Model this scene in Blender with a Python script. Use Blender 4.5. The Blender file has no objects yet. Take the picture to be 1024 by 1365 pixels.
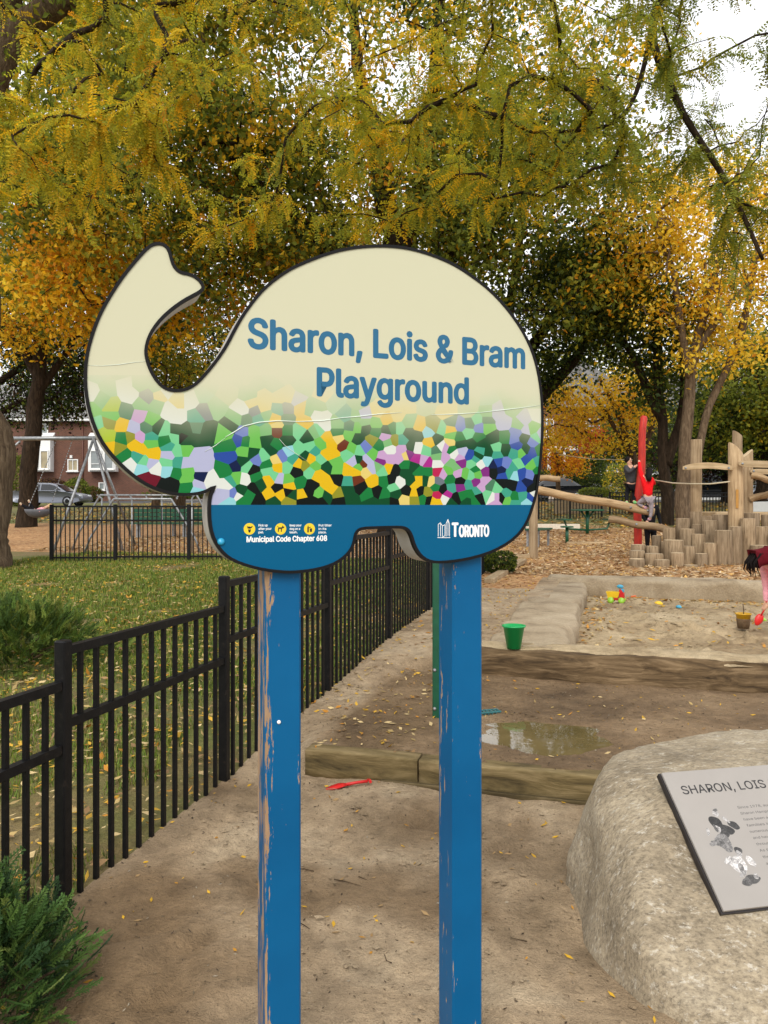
import bpy, bmesh, math, random
import numpy as np
from mathutils import Vector, Matrix, Quaternion
from mathutils.geometry import delaunay_2d_cdt

# ------------------------------------------------------------------ camera, sky, sun, exposure
scene = bpy.context.scene
R = math.radians
EYE = 1.6          # camera height above the sand it stands on
FPX = 1025.0       # focal length in photo pixels (photo 1024 x 1365)
HORY = 673.0       # row of the horizon in the photo

cam_data = bpy.data.cameras.new("camera")
cam = bpy.data.objects.new("camera", cam_data)
scene.collection.objects.link(cam)
cam.location = (0, 0, EYE)
cam.rotation_euler = (R(90), 0, 0)
cam_data.sensor_fit = 'VERTICAL'
cam_data.sensor_height = 36.0
cam_data.lens = FPX / 1365.0 * 36.0
cam_data.shift_y = -(682.5 - HORY) / 1365.0
cam_data.clip_start = 0.05
cam_data.clip_end = 1500.0
scene.camera = cam

SUN_EL, SUN_AZ = 42.0, 190.0      # azimuth clockwise from +Y: the light comes from behind the camera, a little left
world = bpy.data.worlds.new("World")
scene.world = world
world.use_nodes = True
wn = world.node_tree.nodes
wl = world.node_tree.links
wn.clear()
w_out = wn.new('ShaderNodeOutputWorld')
w_bg = wn.new('ShaderNodeBackground')
w_sky = wn.new('ShaderNodeTexSky')
w_sky.sky_type = 'NISHITA'
w_sky.sun_disc = False
w_sky.sun_elevation = R(SUN_EL)
w_sky.sun_rotation = R(SUN_AZ)
w_sky.air_density = 1.0
w_sky.dust_density = 4.0
w_hsv = wn.new('ShaderNodeHueSaturation')      # overcast: the blue is washed out to a pale grey white
w_hsv.inputs['Saturation'].default_value = 0.12
w_bg.inputs['Strength'].default_value = 0.15
wl.new(w_sky.outputs[0], w_hsv.inputs['Color'])
w_mix = wn.new('ShaderNodeMix')                 # closed cloud cover: nearly even all round
w_mix.data_type = 'RGBA'
w_mix.inputs[0].default_value = 0.90
w_mix.inputs[7].default_value = (6.9, 7.0, 7.3, 1.0)
wl.new(w_hsv.outputs[0], w_mix.inputs[6])
wl.new(w_mix.outputs[2], w_bg.inputs['Color'])
wl.new(w_bg.outputs[0], w_out.inputs['Surface'])

sun_data = bpy.data.lights.new("sun", 'SUN')
sun_data.energy = 1.5
sun_data.angle = R(30)
sun_data.color = (1.0, 0.95, 0.87)
sun = bpy.data.objects.new("sun", sun_data)
scene.collection.objects.link(sun)
sd = Vector((math.sin(R(SUN_AZ)) * math.cos(R(SUN_EL)), math.cos(R(SUN_AZ)) * math.cos(R(SUN_EL)), math.sin(R(SUN_EL))))
sun.rotation_euler = sd.to_track_quat('Z', 'Y').to_euler()

scene.view_settings.view_transform = 'Standard'
scene.view_settings.look = 'None'
scene.view_settings.gamma = 1.0
scene.view_settings.use_curve_mapping = False
scene.view_settings.exposure = 0.5
scene.render.engine = 'CYCLES'
scene.cycles.max_bounces = 10
scene.cycles.diffuse_bounces = 6
scene.cycles.glossy_bounces = 3
scene.cycles.transmission_bounces = 8
scene.cycles.transparent_max_bounces = 10
scene.cycles.use_denoising = True

# ------------------------------------------------------------------ helpers
COL = scene.collection
rng = np.random.default_rng(7)
random.seed(7)

def lin(c):
    c = c / 255.0
    return c / 12.92 if c <= 0.04045 else ((c + 0.055) / 1.055) ** 2.4

def rgb(r, g, b):
    return (lin(r), lin(g), lin(b))

def tag(o, label=None, cat=None, group=None, kind=None):
    if label: o['label'] = label
    if cat: o['category'] = cat
    if group: o['group'] = group
    if kind: o['kind'] = kind
    return o

def empty(name, loc=(0, 0, 0), rz=0.0, label=None, cat=None, group=None):
    o = bpy.data.objects.new(name, None)
    COL.objects.link(o)
    o.location = loc
    o.rotation_euler = (0, 0, rz)
    o.empty_display_size = 0.1
    tag(o, label, cat, group)
    return o

def link_mesh(name, me, mat=None, parent=None):
    o = bpy.data.objects.new(name, me)
    COL.objects.link(o)
    if mat is not None and len(me.materials) == 0:
        me.materials.append(mat)
    if parent is not None:
        o.parent = parent
    return o

def np_mesh(name, V, F, smooth=False, col=None):
    """V (n,3); F (m,k) all the same k, or list of arrays of different k."""
    V = np.asarray(V, dtype=np.float32)
    blocks = [np.asarray(f) for f in (F if isinstance(F, list) else [F]) if len(f)]
    loops = np.concatenate([b.ravel() for b in blocks]).astype(np.int32)
    counts = np.concatenate([np.full(len(b), b.shape[1], dtype=np.int32) for b in blocks])
    starts = np.concatenate([[0], np.cumsum(counts)[:-1]]).astype(np.int32)
    me = bpy.data.meshes.new(name)
    me.vertices.add(len(V)); me.vertices.foreach_set('co', V.ravel())
    me.loops.add(len(loops)); me.loops.foreach_set('vertex_index', loops)
    me.polygons.add(len(starts)); me.polygons.foreach_set('loop_start', starts)
    me.polygons.foreach_set('use_smooth', np.full(len(starts), smooth, dtype=bool))
    if col is not None:
        at_ = me.color_attributes.new('col', 'FLOAT_COLOR', 'POINT')
        c4 = np.ones((len(V), 4), dtype=np.float32); c4[:, :3] = col
        at_.data.foreach_set('color', c4.ravel())
    me.update(calc_edges=True)
    me.validate()
    return me

class MB:
    """collects shapes into one mesh"""
    def __init__(self):
        self.v = []; self.f = []; self.s = []
    def add(self, vs, fs, smooth=False, M=None):
        o = len(self.v)
        if M is not None:
            vs = [tuple(M @ Vector(p)) for p in vs]
        self.v.extend([tuple(p) for p in vs])
        self.f.extend([tuple(i + o for i in f) for f in fs])
        self.s.extend([smooth] * len(fs))
        return self
    def box(self, c, d, M=None, taper=1.0, bev=0.0):
        x, y, z = c; a, b, h = d[0] / 2, d[1] / 2, d[2] / 2
        if bev > 0:
            e = bev
            prof = [(-a + e, -b), (a - e, -b), (a, -b + e), (a, b - e), (a - e, b), (-a + e, b), (-a, b - e), (-a, -b + e)]
            def ring(sc, zz): return [(x + px * sc, y + py * sc, z + zz) for px, py in prof]
            s = 1 - e / max(a, b)
            vs = ring(s, -h) + ring(1, -h + e) + ring(taper, h - e) + ring(taper * s, h)
            fs = [tuple(reversed(range(8))), tuple(range(24, 32))]
            for k in range(3):
                for i in range(8):
                    j = (i + 1) % 8
                    fs.append((k * 8 + i, k * 8 + j, k * 8 + 8 + j, k * 8 + 8 + i))
            return self.add(vs, fs, False, M)
        t = taper
        vs = [(x - a, y - b, z - h), (x + a, y - b, z - h), (x + a, y + b, z - h), (x - a, y + b, z - h),
              (x - a * t, y - b * t, z + h), (x + a * t, y - b * t, z + h), (x + a * t, y + b * t, z + h), (x - a * t, y + b * t, z + h)]
        return self.add(vs, [(3, 2, 1, 0), (4, 5, 6, 7), (0, 1, 5, 4), (1, 2, 6, 5), (2, 3, 7, 6), (3, 0, 4, 7)], False, M)
    def tube(self, pts, rad, n=8, cap=True, smooth=True, M=None, jit=0.0):
        pts = [Vector(p) for p in pts]
        if not hasattr(rad, '__len__'): rad = [rad] * len(pts)
        vs = []; fs = []
        t0 = (pts[1] - pts[0]).normalized()
        a = t0.orthogonal().normalized()
        for i, p in enumerate(pts):
            t = (pts[min(i + 1, len(pts) - 1)] - pts[max(i - 1, 0)]).normalized()
            a = (a - t * a.dot(t))
            a = a.normalized() if a.length > 1e-6 else t.orthogonal().normalized()
            b = t.cross(a)
            for k in range(n):
                an = 2 * math.pi * k / n
                r = rad[i] * (1 + (random.uniform(-jit, jit) if jit else 0))
                vs.append(p + (a * math.cos(an) + b * math.sin(an)) * r)
        for i in range(len(pts) - 1):
            for k in range(n):
                j = (k + 1) % n
                fs.append((i * n + k, i * n + j, (i + 1) * n + j, (i + 1) * n + k))
        self.add(vs, fs, smooth, M)
        if cap:
            o = len(self.v) - len(vs)
            self.f.append(tuple(o + k for k in reversed(range(n)))); self.s.append(False)
            self.f.append(tuple(o + (len(pts) - 1) * n + k for k in range(n))); self.s.append(False)
        return self
    def lathe(self, prof, n=16, M=None, smooth=True, c=(0, 0, 0)):
        vs = []; fs = []
        for r, z in prof:
            for k in range(n):
                an = 2 * math.pi * k / n
                vs.append((c[0] + r * math.cos(an), c[1] + r * math.sin(an), c[2] + z))
        for i in range(len(prof) - 1):
            for k in range(n):
                j = (k + 1) % n
                fs.append((i * n + k, i * n + j, (i + 1) * n + j, (i + 1) * n + k))
        fs.append(tuple(reversed(range(n)))); fs.append(tuple((len(prof) - 1) * n + k for k in range(n)))
        return self.add(vs, fs, smooth, M)
    def prism(self, poly, y0, y1, M=None, smooth=False):
        """polygon in (x, z) extruded along y"""
        n = len(poly)
        vs = [(p[0], y0, p[1]) for p in poly] + [(p[0], y1, p[1]) for p in poly]
        fs = [tuple(range(n)), tuple(reversed(range(n, 2 * n)))]
        for i in range(n):
            j = (i + 1) % n
            fs.append((i, n + i, n + j, j))
        return self.add(vs, fs, smooth, M)
    def ball(self, c, r, n=10, m=7, M=None):
        rx, ry, rz = (r, r, r) if not hasattr(r, '__len__') else r
        vs = [(c[0], c[1], c[2] - rz)]; fs = []
        for i in range(1, m):
            ph = -math.pi / 2 + math.pi * i / m
            for k in range(n):
                an = 2 * math.pi * k / n
                vs.append((c[0] + rx * math.cos(ph) * math.cos(an), c[1] + ry * math.cos(ph) * math.sin(an), c[2] + rz * math.sin(ph)))
        vs.append((c[0], c[1], c[2] + rz))
        for k in range(n):
            j = (k + 1) % n
            fs.append((0, 1 + j, 1 + k))
            fs.append((len(vs) - 1, 1 + (m - 2) * n + k, 1 + (m - 2) * n + j))
            for i in range(m - 2):
                fs.append((1 + i * n + k, 1 + i * n + j, 1 + (i + 1) * n + j, 1 + (i + 1) * n + k))
        return self.add(vs, fs, True, M)
    def mesh(self, name):
        me = bpy.data.meshes.new(name)
        me.from_pydata(self.v, [], self.f)
        me.polygons.foreach_set('use_smooth', self.s)
        bm = bmesh.new(); bm.from_mesh(me)
        bmesh.ops.recalc_face_normals(bm, faces=bm.faces)
        bm.to_mesh(me); bm.free()
        return me
    def build(self, name, mat, parent=None):
        return link_mesh(name, self.mesh(name), mat, parent)

def Rz(a): return Matrix.Rotation(a, 4, 'Z')
def Tr(x, y, z): return Matrix.Translation((x, y, z))

def smoothstep(a, b, x):
    t = np.clip((np.asarray(x, float) - a) / (b - a), 0, 1)
    return t * t * (3 - 2 * t)

# cheap smooth value noise for terrain and stones
_perm = np.random.default_rng(3).random((64, 64, 64))
def vnoise(x, y, z=0.0):
    x = np.asarray(x, float); y = np.asarray(y, float); z = np.asarray(z, float) + 0 * x
    xi = np.floor(x).astype(int); yi = np.floor(y).astype(int); zi = np.floor(z).astype(int)
    fx = x - xi; fy = y - yi; fz = z - zi
    fx = fx * fx * (3 - 2 * fx); fy = fy * fy * (3 - 2 * fy); fz = fz * fz * (3 - 2 * fz)
    out = 0
    for a in (0, 1):
        for b in (0, 1):
            for c in (0, 1):
                w = (fx if a else 1 - fx) * (fy if b else 1 - fy) * (fz if c else 1 - fz)
                out = out + w * _perm[(xi + a) % 64, (yi + b) % 64, (zi + c) % 64]
    return out * 2 - 1
def fbm(x, y, z=0.0, o=4):
    s = 0; a = 1.0; f = 1.0
    for k in range(o):
        s = s + a * vnoise(np.asarray(x) * f + 7.3 * k, np.asarray(y) * f + 3.1 * k, np.asarray(z) * f + 1.7 * k)
        a *= 0.5; f *= 2.03
    return s

# ------------------------------------------------------------------ the lie of the land
AL = R(16.5)                       # the playground's own axes: v runs along the fence, u across
SA, CA = math.sin(AL), math.cos(AL)
def to_uv(x, y): return x * CA - y * SA, x * SA + y * CA
def to_xy(u, v): return u * CA + v * SA, -u * SA + v * CA
LV = [-50, 2.5, 3.9, 5.56, 7.26, 10, 14, 18, 22, 30, 45, 54, 60, 70, 100, 400]
LZ = [0, 0.0, .05, .17, .30, .37, .43, .50, .60, .95, 1.70, 1.95, 2.6, 3.1, 4.0, 6.0]
FENCE_U = -2.10
TIM_V, TIM_U = 4.18, -1.72         # front timber of the terrace
LOG_V0, LOG_V1 = 6.45, 6.80        # front log of the sand pit
SLAB_U0, SLAB_U1 = -1.08, -0.36    # left border of the sand pit
BACK_V0, BACK_V1 = 12.40, 13.05
PIT_U1 = 7.5
PUD = (-0.42, 4.90)                # puddle centre (u, v)

_fr = random.Random(4)
FOOT = [(_fr.uniform(-2.0, 1.6), _fr.uniform(2.0, 4.0), _fr.uniform(0, 3.14), _fr.uniform(.07, .13), _fr.uniform(.035, .06), _fr.uniform(.010, .026)) for _ in range(70)]
FOOT += [(_fr.uniform(-.2, 4.5), _fr.uniform(7.0, 12.0), _fr.uniform(0, 3.14), _fr.uniform(.10, .35), _fr.uniform(.07, .2), _fr.uniform(.02, .06)) for _ in range(60)]
def H(x, y, fine=True):
    x = np.asarray(x, float); y = np.asarray(y, float)
    u, v = to_uv(x, y)
    base = np.interp(v, LV, LZ)
    side = smoothstep(TIM_U - .22, TIM_U + .02, u) * (u < PIT_U1)
    fore = 0.02 * smoothstep(3.6, 4.2, v) + 0.04 * np.exp(-((u - .35) ** 2) / .12 - ((v - 4.05) ** 2) / .05) + .05 * np.exp(-((u + 1.35) ** 2) / .1 - ((v - 3.85) ** 2) / .08)
    terr = 0.165 + 0 * v
    pit = 0.17 + 0 * v
    zz = np.where(v < TIM_V + .05, fore, np.where(v < LOG_V0 + .1, terr, np.where((v < BACK_V1 - .2) & (u > SLAB_U0 + .3), pit, base)))
    z = base * (1 - side) + zz * side
    if fine:
        near = smoothstep(16, 9, v)
        sand = (u > FENCE_U - .1)
        amp = np.where(sand, 1.0, .5) * np.where((v > 4.2) & (v < 6.5) & (u > TIM_U), .55, 1.0) * np.where((v > 6.6) & (v < 12.6) & (u > SLAB_U1), 1.3, 1.0)
        n = .014 * fbm(u * 2.2, v * 2.2, 1.0, 3) + .013 * fbm(u * 7, v * 7, 4.0, 4)
        z = z + near * amp * n + (1 - near) * .03 * fbm(u * .4, v * .4, 9.0, 2)
        for (fu, fv, fa, fl, fw, fd) in FOOT:
            du = (u - fu) * math.cos(fa) + (v - fv) * math.sin(fa); dv = -(u - fu) * math.sin(fa) + (v - fv) * math.cos(fa)
            q = (du / fl) ** 2 + (dv / fw) ** 2
            z = z + fd * (.55 * np.exp(-(np.sqrt(q) - 1.35) ** 2 / .12) - np.exp(-q * q * .8)) * near
        e = ((u - PUD[0]) / .58) ** 2 + ((v - PUD[1]) / .36) ** 2 + .45 * fbm(u * 3, v * 3, 2.0, 3)
        z = z - .035 * smoothstep(1.3, .4, e) * (v > 4.3)
    return z

def Hs(x, y): return float(H(np.array([x]), np.array([y]))[0])
def at(px, py, D): return Vector(((px - 512) / FPX * D, D, EYE + (HORY - py) / FPX * D))
def gpt(px, py):
    """where the line of sight through a photo pixel meets the ground"""
    Ds = np.exp(np.linspace(math.log(1.6), math.log(140), 4000))
    z = EYE + (HORY - py) / FPX * Ds
    h = H((px - 512) / FPX * Ds, Ds, False)
    k = np.argmax(z < h)
    D = Ds[k]
    return Vector(((px - 512) / FPX * D, D, Hs((px - 512) / FPX * D, D)))
def gx(px, D):
    x = (px - 512) / FPX * D
    return Vector((x, D, Hs(x, D)))
# ------------------------------------------------------------------ materials
MATS = {}
def new_mat(name):
    m = bpy.data.materials.new(name)
    m.use_nodes = True
    nt = m.node_tree
    b = nt.nodes['Principled BSDF']
    MATS[name] = m
    return m, nt, b

def nd(nt, typ, **kw):
    n = nt.nodes.new(typ)
    for k, v in kw.items():
        if k.startswith('i_'):
            n.inputs[k[2:].replace('_', ' ')].default_value = v
        else:
            setattr(n, k, v)
    return n

def c4(c): return (c[0], c[1], c[2], 1.0)

def coords(nt, stretch=(1, 1, 1), space='Object'):
    tc = nd(nt, 'ShaderNodeTexCoord')
    mp = nd(nt, 'ShaderNodeMapping')
    mp.inputs['Scale'].default_value = stretch
    nt.links.new(tc.outputs[space], mp.inputs['Vector'])
    return mp.outputs['Vector']

def noise(nt, vec, scale, detail=4, rough=.55, dist=0.0):
    n = nd(nt, 'ShaderNodeTexNoise')
    n.inputs['Scale'].default_value = scale
    n.inputs['Detail'].default_value = detail
    n.inputs['Roughness'].default_value = rough
    n.inputs['Distortion'].default_value = dist
    nt.links.new(vec, n.inputs['Vector'])
    return n.outputs['Fac']

def ramp(nt, fac, stops, interp='LINEAR'):
    r = nd(nt, 'ShaderNodeValToRGB')
    cr = r.color_ramp
    cr.interpolation = interp
    while len(cr.elements) < len(stops): cr.elements.new(0.5)
    for e, (p, c) in zip(cr.elements, stops):
        e.position = p; e.color = c4(c)
    nt.links.new(fac, r.inputs['Fac'])
    return r.outputs['Color']

def mixc(nt, fac, a, b, mode='MIX'):
    m = nd(nt, 'ShaderNodeMix', data_type='RGBA', blend_type=mode)
    for s, i in ((fac, 0), (a, 6), (b, 7)):
        if isinstance(s, (int, float)): m.inputs[i].default_value = s
        elif isinstance(s, tuple): m.inputs[i].default_value = c4(s)
        else: nt.links.new(s, m.inputs[i])
    return m.outputs[2]

def mathn(nt, op, a, b=0.0, c=None, clamp=False):
    m = nd(nt, 'ShaderNodeMath', operation=op, use_clamp=clamp)
    for i, s in enumerate((a, b, c)):
        if s is None: continue
        if isinstance(s, (int, float)): m.inputs[i].default_value = s
        else: nt.links.new(s, m.inputs[i])
    return m.outputs[0]

def bumpn(nt, b, h, strength, dist=0.01):
    bp = nd(nt, 'ShaderNodeBump')
    bp.inputs['Strength'].default_value = strength
    bp.inputs['Distance'].default_value = dist
    nt.links.new(h, bp.inputs['Height'])
    nt.links.new(bp.outputs['Normal'], b.inputs['Normal'])

def ramp_mat(name, stops, scale=5, rough=.7, bump=.0, detail=5, stretch=(1, 1, 1), space='Object', metallic=0.0, spec=.4, dist=0.0, bdist=.01, fine=None):
    m, nt, b = new_mat(name)
    v = coords(nt, stretch, space)
    f = noise(nt, v, scale, detail, .6, dist)
    col = ramp(nt, f, stops)
    if fine:
        f2 = noise(nt, v, fine, 3, .7)
        col = mixc(nt, .55, col, ramp(nt, f2, [(.3, (.45, .45, .45)), (.7, (1, 1, 1))]), 'MULTIPLY')
    nt.links.new(col, b.inputs['Base Color'])
    b.inputs['Roughness'].default_value = rough
    b.inputs['Metallic'].default_value = metallic
    b.inputs['Specular IOR Level'].default_value = spec
    if bump: bumpn(nt, b, noise(nt, v, fine or scale * 3, 5, .65), bump, bdist)
    return m

def plain(name, c, rough=.5, metallic=0.0, spec=.5, var=.12, scale=18, bump=0.0):
    lo = tuple(x * (1 - var) for x in c); hi = tuple(min(1, x * (1 + var)) for x in c)
    return ramp_mat(name, [(.3, lo), (.7, hi)], scale, rough, bump, metallic=metallic, spec=spec)

def leaf_mat(name, trans=.35, rough=.6):
    m, nt, b = new_mat(name)
    a = nd(nt, 'ShaderNodeAttribute', attribute_name='col')
    nt.links.new(a.outputs['Color'], b.inputs['Base Color'])
    b.inputs['Roughness'].default_value = rough
    b.inputs['Specular IOR Level'].default_value = .25
    t = nd(nt, 'ShaderNodeBsdfTranslucent')
    nt.links.new(a.outputs['Color'], t.inputs['Color'])
    mx = nd(nt, 'ShaderNodeMixShader'); mx.inputs[0].default_value = trans
    nt.links.new(b.outputs[0], mx.inputs[1]); nt.links.new(t.outputs[0], mx.inputs[2])
    nt.links.new(mx.outputs[0], nt.nodes['Material Output'].inputs['Surface'])
    return m

def attr_mat(name, rough=.5, spec=.4):
    m, nt, b = new_mat(name)
    a = nd(nt, 'ShaderNodeAttribute', attribute_name='col')
    nt.links.new(a.outputs['Color'], b.inputs['Base Color'])
    b.inputs['Roughness'].default_value = rough
    b.inputs['Specular IOR Level'].default_value = spec
    return m

# ground
def sand_mat(name, dark, mid, light, rough=.9, wet=None):
    m, nt, b = new_mat(name)
    v = coords(nt)
    big = noise(nt, v, 1.1, 5, .6, .4)
    med = noise(nt, v, 9, 6, .7)
    fine = noise(nt, v, 130, 3, .8)
    c = ramp(nt, big, [(.32, dark), (.52, mid), (.70, light)])
    if wet:                                # damp soil where the ground's own 'col' attribute says so
        at_ = nd(nt, 'ShaderNodeAttribute', attribute_name='col')
        ss = nd(nt, 'ShaderNodeSeparateColor'); nt.links.new(at_.outputs['Color'], ss.inputs[0])
        c = mixc(nt, ss.outputs[0], c, ramp(nt, big, [(.32, wet[0]), (.52, wet[1]), (.70, wet[2])]))
    c = mixc(nt, .6, c, ramp(nt, med, [(.3, (.46, .44, .41)), (.6, (1.12, 1.10, 1.07))]), 'MULTIPLY')
    c = mixc(nt, .5, c, ramp(nt, fine, [(.3, (.6, .58, .55)), (.65, (1.15, 1.13, 1.1))]), 'MULTIPLY')
    vo = nd(nt, 'ShaderNodeTexVoronoi'); vo.inputs['Scale'].default_value = 34
    nt.links.new(v, vo.inputs['Vector'])
    spots = mathn(nt, 'LESS_THAN', vo.outputs['Distance'], .085)
    c = mixc(nt, mathn(nt, 'MULTIPLY', spots, .55), c, rgb(66, 52, 38))
    c = mixc(nt, 1.0, c, (.74, .74, .74), 'MULTIPLY')
    nt.links.new(c, b.inputs['Base Color'])
    b.inputs['Roughness'].default_value = rough
    b.inputs['Specular IOR Level'].default_value = .25
    mid2 = noise(nt, v, 32, 4, .75)
    h = mathn(nt, 'ADD', mathn(nt, 'ADD', mathn(nt, 'MULTIPLY', med, .8), mathn(nt, 'MULTIPLY', mid2, .45)), mathn(nt, 'MULTIPLY', fine, .16))
    bumpn(nt, b, h, 1.0, .045)
    return m

M_sand = sand_mat('sand', rgb(150, 129, 101), rgb(200, 176, 144), rgb(222, 202, 171), .9, (rgb(112, 91, 67), rgb(152, 127, 96), rgb(178, 152, 119)))
M_wet = sand_mat('damp_sand', rgb(112, 91, 67), rgb(158, 132, 101), rgb(184, 158, 125), .8)
M_pit = sand_mat('pit_sand', rgb(172, 148, 114), rgb(216, 193, 155), rgb(234, 214, 178))

def chips_mat():
    m, nt, b = new_mat('wood_chips')
    v = coords(nt)
    vo = nd(nt, 'ShaderNodeTexVoronoi'); vo.inputs['Scale'].default_value = 16
    nt.links.new(v, vo.inputs['Vector'])
    sep = nd(nt, 'ShaderNodeSeparateColor'); nt.links.new(vo.outputs['Color'], sep.inputs[0])
    c = ramp(nt, sep.outputs[0], [(0, rgb(120, 86, 52)), (.3, rgb(168, 128, 84)), (.6, rgb(190, 152, 104)), (.8, rgb(150, 98, 50)), (1, rgb(205, 172, 122))])
    big = noise(nt, v, .35, 4, .6)
    c = mixc(nt, .7, c, ramp(nt, big, [(.3, (.72, .66, .6)), (.65, (1.05, 1.0, .95))]), 'MULTIPLY')
    nt.links.new(c, b.inputs['Base Color'])
    b.inputs['Roughness'].default_value = .9
    bumpn(nt, b, vo.outputs['Distance'], .8, .03)
    return m
M_chips = chips_mat()

def lawn_mat():
    m, nt, b = new_mat('lawn')
    v = coords(nt)
    big = noise(nt, v, .7, 5, .65, .3)
    fine = noise(nt, v, 40, 4, .75)
    c = ramp(nt, big, [(.28, rgb(80, 90, 36)), (.46, rgb(102, 106, 46)), (.58, rgb(120, 104, 62)), (.76, rgb(134, 114, 82))])
    c = mixc(nt, .75, c, ramp(nt, fine, [(.3, (.5, .5, .45)), (.65, (1.15, 1.15, 1.1))]), 'MULTIPLY')
    nt.links.new(c, b.inputs['Base Color'])
    b.inputs['Roughness'].default_value = .95
    bumpn(nt, b, fine, .8, .03)
    return m
M_lawn = lawn_mat()
M_asph = ramp_mat('asphalt', [(.3, (.06, .06, .062)), (.7, (.11, .11, .112))], 3, .9, .3, fine=60)
M_conc = ramp_mat('concrete', [(.3, (.32, .31, .29)), (.7, (.45, .44, .41))], 4, .9, .3, fine=70)

# sign
M_alu = plain('white_aluminium', rgb(186, 183, 178), .38, .0, .5, .05, 6)
M_rim = plain('black_trim', (.006, .0055, .006), .5, 0, .18, .2)
M_textblue = plain('print_blue', rgb(8, 92, 128), .32, 0, .5, .04)
M_white = plain('print_white', (.82, .83, .82), .4, 0, .4, .03)
M_yel = plain('print_yellow', rgb(226, 196, 40), .4, 0, .4, .04)
M_blk = plain('print_black', (.012, .012, .012), .45, 0, .4, .1)
M_teal = plain('bolt_blue', rgb(36, 150, 190), .3, 0, .5, .05)

# metals, wood
M_fence = ramp_mat('black_fence_paint', [(.3, (.0035, .0035, .004)), (.62, (.008, .0075, .0075)), (.74, (.03, .022, .016)), (.8, (.01, .01, .01))], 26, .45, .12, detail=6, spec=.2)
M_steel = ramp_mat('grey_steel', [(.3, rgb(120, 122, 124)), (.7, rgb(165, 166, 166))], 14, .4, .1, metallic=.6)
def wood_mat(name, a, b_, c, stretch=(9, 9, .9), rough=.85, scale=3.2, bump=.6):
    m, nt, b = new_mat(name)
    v = coords(nt, stretch)
    f = noise(nt, v, scale, 6, .65, .6)
    col = ramp(nt, f, [(.28, a), (.48, b_), (.7, c)])
    v2 = coords(nt)
    blot = noise(nt, v2, 2.2, 4, .6)
    col = mixc(nt, .55, col, ramp(nt, blot, [(.3, (.62, .6, .58)), (.65, (1.08, 1.06, 1.04))]), 'MULTIPLY')
    oi = nd(nt, 'ShaderNodeObjectInfo')
    vr = ramp(nt, oi.outputs['Random'], [(0, (.62, .61, .61)), (.5, (.86, .85, .83)), (1, (1.1, 1.07, 1.02))])
    col = mixc(nt, 1.0, col, vr, 'MULTIPLY')
    nt.links.new(col, b.inputs['Base Color'])
    b.inputs['Roughness'].default_value = rough
    b.inputs['Specular IOR Level'].default_value = .25
    bumpn(nt, b, f, bump, .015)
    return m
M_stump = wood_mat('stump_wood', rgb(96, 80, 60), rgb(148, 128, 102), rgb(178, 158, 130))
M_stumptop = wood_mat('stump_top_wood', rgb(164, 144, 114), rgb(198, 178, 146), rgb(216, 198, 168), (3, 3, 3))
M_pole = wood_mat('bare_pole_wood', rgb(130, 108, 80), rgb(168, 145, 114), rgb(190, 169, 138), (7, 7, .5))
M_log_h = wood_mat('log_wood', rgb(124, 100, 70), rgb(164, 138, 104), rgb(188, 165, 132), (.6, 8, 8))
M_plank = wood_mat('plank_wood', rgb(148, 126, 96), rgb(180, 158, 124), rgb(198, 178, 146), (.6, 8, 8))
M_beam = wood_mat('old_timber', rgb(40, 34, 22), rgb(112, 98, 66), rgb(160, 142, 106), (.9, 4, 5), .9, 2.4, .8)
M_oldlog = wood_mat('weathered_log', rgb(44, 34, 23), rgb(108, 88, 62), rgb(158, 134, 102), (1.0, 5, 7), .9, 2.6, 1.0)
M_slab = ramp_mat('sandy_log_top', [(.3, rgb(126, 108, 84)), (.5, rgb(168, 150, 122)), (.72, rgb(186, 169, 142))], 2.2, .92, .5, 6, fine=40, bdist=.02)
M_red = ramp_mat('red_paint', [(.3, rgb(150, 34, 24)), (.7, rgb(196, 48, 32))], 7, .55, .2, stretch=(4, 4, .6))
M_green_metal = plain('green_metal', rgb(16, 78, 52), .45, 0, .5, .15)
M_rope = plain('rope', rgb(190, 178, 150), .9)

def bark_mat(name, a, b_, c):
    m, nt, b = new_mat(name)
    v = coords(nt, (5, 5, 1.0))
    f = noise(nt, v, 3.0, 6, .7, .5)
    col = ramp(nt, f, [(.3, a), (.5, b_), (.7, c)])
    nt.links.new(col, b.inputs['Base Color'])
    b.inputs['Roughness'].default_value = .95
    b.inputs['Specular IOR Level'].default_value = .15
    bumpn(nt, b, f, 1.0, .05)
    return m
M_bark_dark = bark_mat('dark_bark', rgb(28, 22, 16), rgb(50, 40, 30), rgb(74, 60, 46))
M_bark_grey = bark_mat('grey_bark', rgb(62, 50, 38), rgb(98, 82, 64), rgb(128, 110, 88))
M_bark_mid = bark_mat('brown_bark', rgb(44, 34, 25), rgb(80, 64, 48), rgb(110, 90, 70))
M_leaf = leaf_mat('foliage', .6)
M_needle = leaf_mat('juniper_foliage', .15)
M_litter = leaf_mat('fallen_leaf', .1, .75)

# plastics
def plastic(name, c, rough=.35): return plain(name, c, rough, 0, .5, .05, 10)
M_pl_green = plastic('green_plastic', rgb(24, 158, 84), .3)
M_pl_red = plastic('red_plastic', rgb(206, 36, 34))
M_pl_yel = plastic('yellow_plastic', rgb(232, 190, 30))
M_pl_blue = plastic('blue_plastic', rgb(70, 160, 190))
M_pl_org = plastic('orange_plastic', rgb(236, 110, 50))
M_pl_lime = plastic('lime_plastic', rgb(150, 200, 60))
M_pl_grey = plastic('grey_plastic', rgb(168, 172, 170), .5)

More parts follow.
